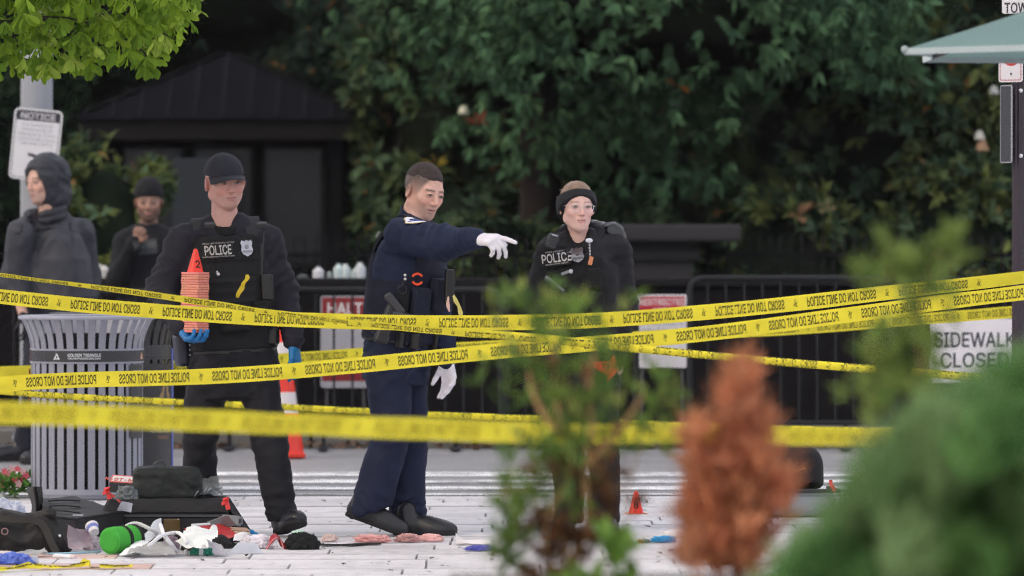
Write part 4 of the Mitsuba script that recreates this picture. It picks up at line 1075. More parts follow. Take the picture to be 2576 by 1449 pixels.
jk = su([loft(pel, R5, [-.15, 0, .15, .3, .46, .56, .63, .7], [.21, .21, .2, .205, .21, .19, .13, .085], [.15, .15, .15, .16, .16, .13, .11, .08]), rc(SR, ER, .083, .072), rc(ER, WR, .068, .05), rc(SL, EL_, .083, .072), rc(EL_, WL, .07, .05), rc(nek, SR, .06, .075), rc(nek, SL, .06, .075)], .05)
jk = cut(jk, nek + R5[:, 2] * .03, R5[:, 2])
clothing(o, 'jacket', jk, (.0085, .009, .0125), 'cloth', .011, .010, (7, 7, 6), seed=81)
k = put('name_patch', decal(jk, patchgrid(.15, .10, 8, 4, .004), P(364, 622, D - .3), (1, 0, .12), (-.12, 0, 1), .008), 'matte', (.05, .053, .06), o, 25)
put('lettering', decal(jk, text('POLICE', .03, .0015, True, .9), P(364, 618, D - .3), (1, 0, .12), (-.12, 0, 1), .013), 'matte', (.15, .155, .165), k, False)
tr = su([loft(pel, R5, [-.18, -.08, 0, .2], [.19, .19, .19, .19], [.14, .14, .14, .14]), rc(HR, KR, .10, .08), rc(KR, AR, .08, .072), rc(HL, KL, .10, .08), rc(KL, AL, .08, .072)], .03)
clothing(o, 'trousers', tr, (.013, .0135, .018), amp=.008, res=.011, fx=(7, 7, 8), seed=83)
for a in (P(340, 1060, D + .08), P(406, 1060, D + .08)):
    a[2] = Z0; fs, ss, _ = shoe(a, a + np.array([0, -.3, 0])); k = put('shoe', net(fs, .01), 'satin', (.012, .012, .013), o, True); put('sole', net(ss, .01), 'matte', (.012, .012, .013), k, True)
put('glove', net(hand(WL, (0, 0, -1), (-.9, .3, 0), 1, [(20, 30, 20)] * 4, 1.0, E=EL_), .007), 'matte', (.015, .015, .018), o, True)
# ================================================================ street furniture and background structures
# ---- litter bins: vertical flat slats that flare out at the top
def bin_(label, u, v0, d, colour, ns=33, r=.305, rt=.365, h=1.0, turn=.1, dark=False):
    key = thing('litter_bin', label, 'litter bin')
    c = P(u, v0, d); c[2] = 0
    zz = np.concatenate([[.045, .2, .45, .7], np.linspace(.79, h - .012, 9)])
    tt = np.clip((zz - .79) / (h - .80), 0, 1)
    rr = r + (rt - r) * tt ** 2.1
    w = 2 * math.pi * r / ns * .66
    prof = np.stack([rr, zz], 1)
    sm = []
    tn = np.gradient(prof, axis=0); tn /= np.linalg.norm(tn, axis=1, keepdims=True)
    for side in (-1, 1):
        for th in (0, -.006):
            q = prof + np.stack([tn[:, 1], -tn[:, 0]], 1) * th
            sm.append(np.stack([q[:, 0], np.full(len(q), side * w / 2), q[:, 1]], 1))
    A, B, C, D_ = sm                                     # left outer, left inner, right outer, right inner
    ring = np.stack([A, B, D_, C], 1); n = len(zz)
    v = ring.reshape(-1, 3)
    i, j = np.meshgrid(np.arange(n - 1), np.arange(4), indexing='ij')
    q = np.stack([i * 4 + j, (i + 1) * 4 + j, (i + 1) * 4 + (j + 1) % 4, i * 4 + (j + 1) % 4], -1).reshape(-1, 4)
    f = np.vstack([q[:, [0, 1, 2]], q[:, [0, 2, 3]]])
    base = shape((v, f), 'satin', colour, 35)
    for k in range(ns):
        a = turn + 2 * math.pi * k / ns
        kk = numbered(f'{key}__slat')
        scene[kk] = {**base, 'to_world': T().translate(c.tolist()).rotate([0, 0, 1], math.degrees(a))}
    rim = lathe([(rt + .006, h - .02), (rt + .012, h - .012), (rt + .010, h - .002), (rt - .002, h + .002), (rt - .014, h - .004), (rt - .010, h - .018), (rt + .006, h - .02)], 56, None, c)
    put('rim', rim, 'satin', np.array(colour) * 1.25, key, 40)
    for z0, z1, ro in ((.742, .752, .006), (.812, .822, .006), (.03, .06, .008)):
        put('hoop', lathe([(r + ro - .012, z0), (r + ro, z0), (r + ro, z1), (r + ro - .012, z1), (r + ro - .012, z0)], 56, None, c), 'satin', np.array(colour) * 1.1, key, 40)
    put('base_plate', lathe([(0, .0), (r - .01, .0), (r + .003, .012), (r + .003, .03), (0, .03)], 48, None, c), 'satin', np.array(colour) * .8, key, 40)
    put('liner', lathe([(r - .05, .05), (r - .045, .86), (r - .045, .9), (r - .06, .9), (r - .07, .05)], 40, None, c), 'matte', (.012, .012, .014), key, 40)
    put('band', lathe([(r + .0075, .753), (r + .0095, .754), (r + .0095, .811), (r + .0075, .812)], 72, None, c), 'satin', (.030, .029, .034), key, 40)
    return key, c, r
def wrap(m, c, rad, z0, ang):
    "flat lettering bent round an upright cylinder; ang 0 faces the lens, positive to the picture's right"
    v, f = arr(m)
    a = -math.pi / 2 + ang + v[:, 0] / rad
    return np.stack([c[0] + np.cos(a) * (rad + v[:, 2]), c[1] + np.sin(a) * (rad + v[:, 2]), z0 + v[:, 1]], 1), f
BG = (.25, .255, .31)
bk, bc, br = bin_('grey slatted steel litter bin with a flared top beside the open luggage', 219, 1255, 34.0, BG)
LC = (.60, .62, .66)
put('lettering', wrap(text('GOLDEN TRIANGLE', .0165, .001, True, .86), bc, br + .0098, .789, .02), 'satin', LC, bk, False)
put('lettering', wrap(text('GOLDENTRIANGLEDC.COM', .0095, .001, True, 1.04), bc, br + .0098, .771, .02), 'satin', LC, bk, False)
def tri_logo(s, t=.0055):
    from shapely.geometry import Polygon
    o_ = Polygon([(-s, -s * .8), (s, -s * .8), (0, s)]); i_ = Polygon([(-s * .42, -s * .42), (s * .42, -s * .42), (0, s * .38)])
    return arr(trimesh.creation.extrude_polygon(o_.difference(i_), .001, engine='earcut'))
put('logo', wrap(tri_logo(.020), bc, br + .0098, .781, -.48), 'satin', LC, bk, False)
put('logo', wrap(tri_logo(.020), bc, br + .0098, .781, 1.30), 'satin', (.70, .38, .30), bk, False)
put('red_sticker', wrap(box(.14, .062, .001), bc, br + .0105, .783, -1.52), 'satin', (.50, .07, .06), bk, False)
put('red_panel', wrap(box(.10, .30, .002), bc, br + .012, .56, -1.56), 'satin', (.48, .09, .08), bk, False)
pk = put('dark_panel', wrap(patchgrid(.13, .40, 8, 2, .002), bc, br + .009, .535, 1.12), 'satin', (.030, .029, .032), bk, 30)
put('lettering', wrap(text('KEEP THIS', .016, .001, True, .9), bc, br + .012, .695, 1.13), 'satin', (.5, .5, .52), pk, False)
put('latch_plate', wrap(patchgrid(.085, .055, 6, 2, .008), bc, br + .002, .66, .42), 'satin', BG, bk, 30)
put('latch', tube([bc + np.array([.13, -.292, .675]), bc + np.array([.145, -.305, .668]), bc + np.array([.148, -.31, .655])], .006, 8), 'metal', (.5, .52, .58), bk)
bk2, bc2, br2 = bin_('black slatted litter bin with a gold chevron panel, partly behind the grey one', 292, 1240, 35.0, (.034, .032, .034), turn=.05)
pk = put('panel', wrap(patchgrid(.62, .60, 26, 2, .002), bc2, br2 + .008, .42, .90), 'satin', (.020, .019, .021), bk2, 30)
for s_, w_ in ((1, .010), (.62, .010)):
    for sg in (-1, 1):
        put('gold_chevron', wrap(prism([(0, .10 * s_), (sg * .062 * s_, -.10 + .02), (sg * .062 * s_ + sg * .011, -.08), (0, .10 * s_ + .028)][::sg], .0012), bc2, br2 + .0105, .56, 1.13), 'satin', (.42, .27, .10), pk, False)
put('lettering', wrap(text('GOLDEN', .040, .001, False, .95), bc2, br2 + .0105, .355, 1.05), 'satin', (.30, .29, .30), pk, False)
put('lettering', wrap(text('TRIANGLE', .018, .001, False, .95), bc2, br2 + .0105, .305, 1.08), 'satin', (.35, .22, .12), pk, False)
put('blue_lit_trim', tube([bc2 + np.array([.316, -.02, .05]), bc2 + np.array([.316, -.02, .8])], .008, 8), 'metal', (.20, .24, .60), bk2)  # blue light along the bin edge, put into the strip colour

# ---- lamp post with the notice sign
pd = 40.3
lp = thing('lamp_post', 'pale grey street lamp post carrying the notice sign', 'lamp post')
c = P(93, 1150, pd); c[2] = 0
put('post', lathe([(.16, 0), (.16, .12), (.125, .2), (.112, .4), (.100, 3.4), (.07, 6.5), (0, 6.5)], 28, None, c), 'satin', (.26, .28, .31), lp, 40, jit=.25, fq=2)
for z in (2.05, 2.5):
    put('clamp', lathe([(.104, z), (.112, z), (.112, z + .03), (.104, z + .03)], 28, None, c), 'metal', (.4, .4, .42), lp, 40)
def roundrect(w, h, r, n=5):
    out = []
    for cx, cy, a0 in ((w / 2 - r, h / 2 - r, 0), (-w / 2 + r, h / 2 - r, 90), (-w / 2 + r, -h / 2 + r, 180), (w / 2 - r, -h / 2 + r, 270)):
        out += [(cx + r * math.cos(math.radians(a0 + 90 * i / n)), cy + r * math.sin(math.radians(a0 + 90 * i / n))) for i in range(n + 1)]
    return out
def sign_frame(at, yaw=0.0, roll=0.0):
    "x to the picture's right, y up, z towards the viewer"
    b = np.array([[1, 0, 0], [0, 0, -1], [0, 1, 0]], float)
    return rz(yaw) @ (Rotation.from_euler('y', roll, degrees=True).as_matrix() @ b), np.asarray(at, float)
R, c0 = sign_frame(P(90, 364, 40.1) , 0, 5.5)
W = .312
sg = thing('notice_sign', 'white notice sign with black header and small print on the lamp post', 'sign')
put('plate', xf(prism(roundrect(W, .46, .035), .004), R, c0), 'satin', (.66, .66, .70), sg)
from shapely.geometry import Polygon
def ringmesh(w, h, r, t, z): return arr(trimesh.creation.extrude_polygon(Polygon(roundrect(w, h, r)).difference(Polygon(roundrect(w - 2 * t, h - 2 * t, max(r - t, .004)))), z, engine='earcut'))
put('border', xf(ringmesh(W - .022, .438, .026, .005, .0055), R, c0), 'matte', (.06, .06, .07), sg, False)
put('header', xf(prism(roundrect(W - .034, .06, .008), .0058), R, c0 + R @ np.array([0, .182, 0])), 'matte', (.03, .03, .045), sg, False)
put('lettering', xf(text('NOTICE', .038, .0068, True, 1.12), R, c0 + R @ np.array([0, .182, 0])), 'matte', (.6, .6, .64), sg, False)
for i, l in enumerate(('This Area May Be', 'Monitored by the', 'Metropolitan Police', 'Using Closed Circuit', 'Television (CCTV)')):
    put('lettering', xf(text(l, .0175, .0052, False, 1.05), R, c0 + R @ np.array([0, .125 - .030 * i, 0])), 'matte', (.10, .10, .13), sg, False)
put('camera_symbol', xf(join(box(.055, .022, .0012, (0, 0, 0), 0, rz(-20)), box(.02, .02, .0012, (-.035, .008, 0), 0, rz(-20)), box(.012, .035, .0012, (.012, -.022, 0))), R, c0 + R @ np.array([0, -.075, .0046])), 'matte', (.05, .05, .06), sg, False)

# ---- right-hand post with its plates
pd = 32.3
sp = thing('sign_post', 'dark brown fluted street post at the right edge of the picture', 'sign post')
c = P(2561, 1200, pd); c[2] = 0
th = np.linspace(0, 2 * np.pi, 49)[:-1]
fl = np.stack([(.030 + .0025 * np.cos(12 * th)) * np.cos(th), (.030 + .0025 * np.cos(12 * th)) * np.sin(th)], 1)
put('post', xf(prism(fl, 3.4), None, c), 'satin', (.035, .024, .032), sp, 60, jit=.2)
put('foot', lathe([(.09, 0), (.09, .03), (.05, .06), (.04, .25), (.034, .3)], 24, None, c), 'satin', (.032, .024, .03), sp, 40)
for v in (228, 392):
    put('bolt', xf(lathe([(0, .006), (.008, .005), (.011, 0)], 12), frame((0, -1, 0)), P(2568, v, pd - .045)), 'metal', (.8, .8, .82), sp, True)
R, c0 = sign_frame(P(2543, 150, pd - .07), -38)
sg = thing('parking_sign', 'white parking sign with a red symbol under the green parasol', 'sign')
put('plate', xf(prism(roundrect(.148, .225, .014), .003), R, c0 + R @ np.array([0, -.004, 0])), 'satin', (.68, .67, .70), sg)
put('border', xf(ringmesh(.132, .208, .010, .004, .0042), R, c0 + R @ np.array([0, -.004, 0])), 'matte', (.40, .09, .10), sg, False)
put('red_symbol', xf(arr(trimesh.creation.annulus(.012, .055, .0012)), R, c0 + R @ np.array([.004, .022, .0046])), 'matte', (.50, .045, .055), sg, False)
put('arrow', xf(box(.010, .012, .001), R, c0 + R @ np.array([.004, -.075, .0046])), 'matte', (.05, .05, .05), sg, False)
R, c0 = sign_frame(P(2552, 22, pd - .07), -30)
sg = thing('parking_sign', 'white lettered plate at the top right above the parasol', 'sign')
put('plate', xf(prism(roundrect(.16, .14, .012), .003), R, c0 + R @ np.array([.01, .045, 0])), 'satin', (.66, .66, .68), sg)
put('lettering', xf(text('TOW', .050, .0012, True, .8), R, c0 + R @ np.array([.01, .005, .0032])), 'matte', (.04, .04, .05), sg, False)
R, c0 = sign_frame(P(2532, 312, pd - .05), -65)
sg = thing('sign_plate', 'dark back of a narrow metal sign with a pale rim on the brown post', 'sign')
put('plate', xf(prism(roundrect(.115, .40, .012), .003), R, c0), 'satin', (.028, .028, .034), sg)
put('edge', xf(ringmesh(.119, .404, .013, .006, .006), R, c0 + R @ np.array([0, 0, -.0015])), 'metal', (.45, .45, .46), sg, False)

# ---- signs on stands
def stand_sign(label, u, v, d, w, h, zground=0.0):
    R, c0 = sign_frame(P(u, v, d), 0, 0)
    sg = thing('warning_sign', label, 'sign')
    put('plate', xf(prism(roundrect(w, h, .02), .005), R, c0), 'satin', (.68, .67, .70), sg)
    for s in (-1, 1):
        put('stand_leg', bar(c0 + np.array([s * w * .38, .02, h * .3]), np.array([c0[0] + s * w * .42, c0[1] + .12, zground]), .022), 'satin', (.08, .08, .085), sg)
    return sg, R, c0
sg, R, c0 = stand_sign('white restricted area sign with a red panel standing by the barricade', 1666, 833, 41.6, .336, .49)
put('red_panel', xf(prism(roundrect(.305, .135, .012), .0062), R, c0 + R @ np.array([0, .165, 0])), 'matte', (.42, .035, .055), sg, False)
for t_, y_ in (('RESTRICTED', .195), ('AREA', .135)):
    put('lettering', xf(text(t_, .040, .0072, True, .92 if len(t_) > 5 else 1), R, c0 + R @ np.array([0, y_, 0])), 'matte', (.66, .64, .66), sg, False)
for i, t_ in enumerate(('This area closed by', 'order of the police')):
    put('lettering', xf(text(t_, .022, .0062, False, 1.05), R, c0 + R @ np.array([0, .05 - .04 * i, 0])), 'matte', (.10, .10, .12), sg, False)
sg, R, c0 = stand_sign('white sidewalk closed sign behind the brown post at the right', 2462, 883, 38.6, .61, .40)
for t_, y_, sx in (('SIDEWALK', .070, .80), ('CLOSED', -.058, .90)):
    put('lettering', xf(text(t_, .088, .0068, True, sx), R, c0 + R @ np.array([-.027, y_, 0])), 'matte', (.045, .045, .07), sg, False)

# ---- tall orange traffic cone behind the first man
c = P(706, 1152, 40.0); c[2] = 0
tc = thing('traffic_cone', 'tall orange traffic cone with white bands behind the man in the cap', 'traffic cone')
def cone_r(z): return np.interp(z, [.02, .86], [.150, .034])
for z0, z1, cl, nm in ((.02, .28, (.78, .045, .02), 'lower_band'), (.28, .42, (.70, .64, .64), 'white_band'), (.42, .60, (.78, .045, .02), 'middle_band'), (.60, .74, (.72, .66, .66), 'white_band'), (.74, .87, (.78, .045, .02), 'tip')):
    put(nm, lathe([(cone_r(z0), z0), (cone_r(z1), z1)] + ([(0, z1)] if nm == 'tip' else []), 32, None, c), 'satin', cl, tc, 40)
put('base', box(.31, .31, .03, c + np.array([0, 0, .015]), .008, rz(4)), 'matte', (.60, .045, .025), tc)

# ---- crowd barricades
def barricade(label, u0, u1, d, vtop=729, col=(.014, .015, .019)):
    key = thing('barricade', label, 'barricade', 'steel crowd barricades along the far kerb')
    a, b = P(u0, vtop, d), P(u1, vtop, d); h = a[2]
    r = .09
    x0, x1, y = a[0], b[0], a[1]
    pts = [(x0, .16)] + [(x0, h - r)] + [(x0 + r - r * math.cos(t), h - r + r * math.sin(t)) for t in np.linspace(.2, 1.57, 6)] + [(x1 - r + r * math.sin(t), h - r + r * math.cos(t)) for t in np.linspace(0, 1.37, 6)] + [(x1, h - r), (x1, .16)]
    put('frame', tube([(x, y, z) for x, z in pts], .021, 8), 'matte', col, key, 50)
    put('lower_rail', tube([(x0, y, .18), (x1, y, .18)], .017, 8), 'matte', col, key, 50)
    n = int((x1 - x0) / .115)
    for i in range(1, n):
        x = x0 + (x1 - x0) * i / n
        put('bar', tube([(x, y, .18), (x, y, h - .01)], .0085, 6, False), 'matte', col, key, 50)
    for x in (x0 + .3, x1 - .3):
        put('foot', box(.06, .62, .012, (x, y, .012), .004), 'matte', col, key)
        put('foot_post', tube([(x, y, .015), (x, y, .18)], .016, 6), 'matte', col, key, 50)
    return key
barricade('dark steel barricade behind the pointing officer and the cone', 700, 1260, 41.3, 729)
barricade('dark steel barricade at the left behind the litter bins', -140, 690, 41.4, 735)
barricade('dark steel barricade behind the plants at the centre', 1275, 1600, 41.4, 733)
barricade('dark steel barricade right of the restricted area sign', 1735, 2240, 41.3, 700)
barricade('dark steel barricade at the right by the sidewalk closed sign', 2255, 2800, 41.4, 705)
# red and white board seen through the bars
R, c0 = sign_frame(P(868, 860, 42.0), 0, 0)
sg = thing('warning_board', 'red and white board standing behind the barricade bars', 'sign')
put('plate', xf(prism(roundrect(.33, .62, .02), .006), R, c0), 'satin', (.36, .36, .40), sg)
for y_, h_ in ((.225, .15), (-.215, .10)):
    put('red_panel', xf(box(.31, h_, .003), R, c0 + R @ np.array([0, y_, .0075])), 'matte', (.22, .025, .035), sg, False)
put('lettering', xf(text('HALT', .075, .003, True, .9), R, c0 + R @ np.array([0, .225, .009])), 'matte', (.66, .64, .66), sg, False)
for s in (-1, 1):
    put('stand_leg', bar(c0 + np.array([s * .12, .02, -.2]), np.array([c0[0] + s * .13, c0[1] + .05, .115]), .02), 'satin', (.07, .07, .075), sg)
# pale bottles and cups standing on a ledge far behind the rail
lg = thing('stone_ledge', 'low dark stone ledge behind the barricades', 'ledge')
put('block', box(11.0, .35, .95, (P(900, 800, 47)[0], 13.75, .115 + .475), .02), 'dull', (.012, .0115, .0130), lg, jit=.3, fq=3)
put('cap', box(11.1, .45, .06, (P(900, 800, 47)[0], 13.75, 1.09), .015), 'dull', (.018, .0175, .020), lg, jit=.3, fq=3)
OR2 = ['first', 'second', 'third', 'fourth', 'fifth', 'sixth', 'seventh']
for i, (u, h, w, cl) in enumerate(((762, .05, .06, (.10, .12, .12)), (801, .15, .062, (.74, .74, .80)), (829, .09, .03, (.35, .42, .42)), (852, .19, .060, (.60, .72, .74)), (869, .19, .055, (.62, .72, .74)), (892, .12, .05, (.50, .60, .60)), (906, .21, .062, (.62, .66, .70)), (245, .12, .055, (.62, .60, .60)), (262, .17, .06, (.66, .64, .62)), (277, .13, .05, (.55, .50, .50)), (293, .11, .05, (.60, .60, .58)), (307, .15, .055, (.64, .64, .60)), (252, .19, .04, (.60, .62, .6)))):
    c = P(u, 700, 43.7); c[2] = 1.121; h *= .52; w *= .62; cl = np.array(cl) * .8
    key = thing('bottle', (f'pale bottle on the ledge behind the barricade, {OR2[i % 7]} from the left' if u > 700 else f'whitish cup on the ledge behind the hooded man, {OR2[sum(q < u for q in (245, 262, 277, 293, 307, 252))]} from the left'), 'bottle' if u > 700 else 'cup', 'pale bottles on the ledge right of the man in the cap' if u > 700 else 'whitish cups on the ledge behind the two men at the left')
    scene[key] = shape(lathe([(0, 0), (w, .0), (w, h * .68), (w * .45, h * .85), (w * .42, h), (0, h)], 16, None, c), 'satin', cl, 50)

# ---- guard booth with a hipped standing-seam roof
bd = 55.0
gb = thing('guard_booth', 'dark guard booth with a hipped metal roof behind the people at the left', 'booth')
ap = P(600, 128, bd); cx, cy = ap[0], bd - 30 + 0
ze, zo = P(600, 300, bd)[2], P(600, 352, bd)[2]
hw = (P(935, 300, bd)[0] - P(180, 300, bd)[0]) / 2; cx = (P(935, 300, bd)[0] + P(180, 300, bd)[0]) / 2
yc = bd - 30 + hw
DK = (.010, .010, .012)
def hip(hw, z0, z1, top=.06):
    v = np.array([[cx - hw, yc - hw, z0], [cx + hw, yc - hw, z0], [cx + hw, yc + hw, z0], [cx - hw, yc + hw, z0], [cx - top, yc - top, z1], [cx + top, yc - top, z1], [cx + top, yc + top, z1], [cx - top, yc + top, z1]])
    return v, np.array([[0, 1, 5], [0, 5, 4], [1, 2, 6], [1, 6, 5], [2, 3, 7], [2, 7, 6], [3, 0, 4], [3, 4, 7], [4, 5, 6], [4, 6, 7], [0, 2, 1], [0, 3, 2]])
rk = put('roof', hip(hw, ze, ap[2]), 'dull', (.009, .009, .012), gb, False)
for s1, s2 in ((-1, -1), (1, -1), (1, 1), (-1, 1)):
    put('hip_ridge', bar((cx + s1 * hw, yc + s2 * hw, ze + .01), (cx + s1 * .06, yc + s2 * .06, ap[2] + .01), .06, .03), 'dull', (.008, .008, .0095), rk)
for k in range(-5, 6):
    x = k * hw / 5.5
    zt = ap[2] - (ap[2] - ze) * abs(x) / hw
    put('seam', bar((cx + x, yc - hw + .01, ze + .012), (cx + x, yc - abs(x) - .02, zt + .012), .018, .03), 'dull', (.020, .020, .026), rk)
fb = hw - .12
put('fascia', box(2 * hw - .1, 2 * hw - .1, ze - zo, (cx, yc, (ze + zo) / 2 - .002), .01), 'dull', (.018, .017, .018), gb)
wb = hw - .32
for s1, s2 in ((-1, -1), (1, -1), (1, 1), (-1, 1)):
    put('post', box(.14, .14, zo - .12, (cx + s1 * wb, yc + s2 * wb, (zo + .12) / 2), .01), 'dull', DK, gb)
put('lower_wall', box(2 * wb - .15, 2 * wb - .02, .95, (cx, yc, .6), .01), 'dull', (.010, .010, .011), gb)
for k in range(3):
    x = cx + (k - 1) * (2 * wb - .14) / 3
    w_ = (2 * wb - .2) / 3 - .02
    wk = put('window', box(w_, .05, zo - 1.12, (x, yc - wb + .02, (zo + 1.08) / 2), .004), 'dull', (.016, .016, .018), gb)
    put('pane', box(w_ - .10, .012, zo - 1.24, (x, yc - wb - .008, (zo + 1.08) / 2), 0), 'satin', (.008, .009, .012), wk)
put('back_wall', box(2 * wb - .1, .05, zo - .1, (cx, yc + wb - .05, zo / 2 + .05), 0), 'dull', (.015, .015, .017), gb)
put('grey_panel', box(.55, .03, 1.6, (P(508, 480, bd)[0] + .02, yc - hw - .06, P(500, 398, bd)[2] - .8), .01), 'dull', (.042, .050, .060), gb)

# ---- iron fence with stone piers in front of the park
fd = 50.0
yF = fd - 30
fk = thing('iron_fence', 'black iron railing with thin pickets along the edge of the park', 'fence')
hz = P(0, 592, fd)[2]
put('plinth', box(24, .3, .22, (0, yF, .115 + .11), .02), 'dull', (.035, .034, .034), fk, jit=.3, fq=3)
for z in (.42, hz - .16):
    put('rail', box(24, .03, .035, (0, yF, z)), 'dull', DK, fk)
pv = join(tube([(0, 0, .33), (0, 0, hz - .06)], .0095, 5, False), lathe([(.013, hz - .06), (.016, hz - .04), (0, hz + .02)], 5))
base = shape(pv, 'dull', (.018, .018, .021), 50)
x = -6.0
i = 0
while x < 6.0:
    if not (P(1560, 0, fd)[0] - .1 < x < P(1700, 0, fd)[0] + .1):
        kk = numbered(f'{fk}__picket')
        scene[kk] = {**base, 'to_world': T().translate([x, yF, 0])}
    x += .085; i += 1
pr = thing('gate_pier', 'grey stone gate pier with a wide flat cap behind the woman', 'gate pier')
xc = P(1650, 0, fd)[0]
put('shaft', box(.58, .58, 1.35, (xc, yF, .115 + .67), .02), 'dull', (.042, .041, .044), pr, jit=.25, fq=4)
put('neck', box(.70, .70, .10, (xc, yF, P(0, 640, fd)[2]), .02), 'dull', (.036, .035, .037), pr, jit=.25, fq=4)
put('cap', box(1.10, 1.0, .14, (xc + .12, yF, P(0, 586, fd)[2]), .03), 'dull', (.042, .041, .045), pr, jit=.25, fq=4)
# utility cabinet behind the right barricade
ub = thing('utility_cabinet', 'dark grey metal cabinet with ribbed doors behind the right barricade', 'cabinet')
xa, xb = P(1880, 0, 44.5)[0], P(2085, 0, 44.5)[0]
zt = P(0, 745, 44.5)[2]
put('body', box(xb - xa, .5, zt - .115, ((xa + xb) / 2, 14.8, (zt + .115) / 2), .02), 'dull', (.050, .052, .060), ub)
for k in range(9):
    put('rib', box(.03, .02, zt - .3, (xa + .06 + k * (xb - xa - .12) / 8, 14.54, (zt + .115) / 2), .004), 'dull', (.062, .064, .074), ub)

# ---- parasol
uk = thing('parasol', 'grey green canvas parasol reaching in from the top right', 'parasol')
ud = 24.0
tip = P(2276, 124, ud)
S = 1.55
cxp, cyp = tip[0] + S, tip[1] + .55
zt = tip[2]
rise = math.tan(math.radians(20.5)) * S
nu = 14
v, f = [], []
corn = [np.array([cxp + S * math.cos(a), cyp + S * math.sin(a), zt]) for a in [math.pi + .34 + k * math.pi / 4 for k in range(8)]]
corn[0] = tip
apx = np.array([cxp, cyp, zt + rise])
for k in range(8):
    a, b = corn[k], corn[(k + 1) % 8]
    rows_ = []
    for i in range(nu + 1):
        t = i / nu
        for j in range(nu + 1):
            s = j / nu
            e = a + (b - a) * s
            p = apx + (e - apx) * t
            sag = .004 * math.sin(math.pi * s) * t ** 1.5 - .03 * math.sin(math.pi * t) * (1 - .4 * math.sin(math.pi * s))
            p = p + np.array([0, 0, sag]) - (np.array([e[0] - apx[0], e[1] - apx[1], 0]) * .045 * math.sin(math.pi * s) * t ** 2)
            rows_.append(p)
    put('canvas', (np.array(rows_), gridf(nu + 1, nu + 1)), 'film', (.205, .315, .31), uk, True, jit=.12, fq=3)
    hemp = np.array(rows_[-(nu + 1):])
    put('hem', ribbon(hemp - [0, 0, .008], (0, 0, 1), .024, .004), 'matte', (.36, .43, .44), uk, 30)
    put('rib', tube([apx - [0, 0, .05], (apx + a) / 2 - [0, 0, .045], a - [0, 0, .012]], .009, 6), 'satin', (.05, .05, .05), uk)
put('tip_cap', xf(arr(trimesh.creation.icosphere(2, .014)), None, tip), 'satin', (.30, .36, .36), uk, True)
put('pole', tube([(cxp, cyp, 0), (cxp, cyp, zt + rise)], .024, 14), 'satin', (.30, .30, .29), uk)
put('foot', lathe([(0, 0), (.34, 0), (.34, .05), (.06, .09), (.035, .3)], 32, None, (cxp, cyp, 0)), 'matte', (.06, .06, .06), uk, 40)
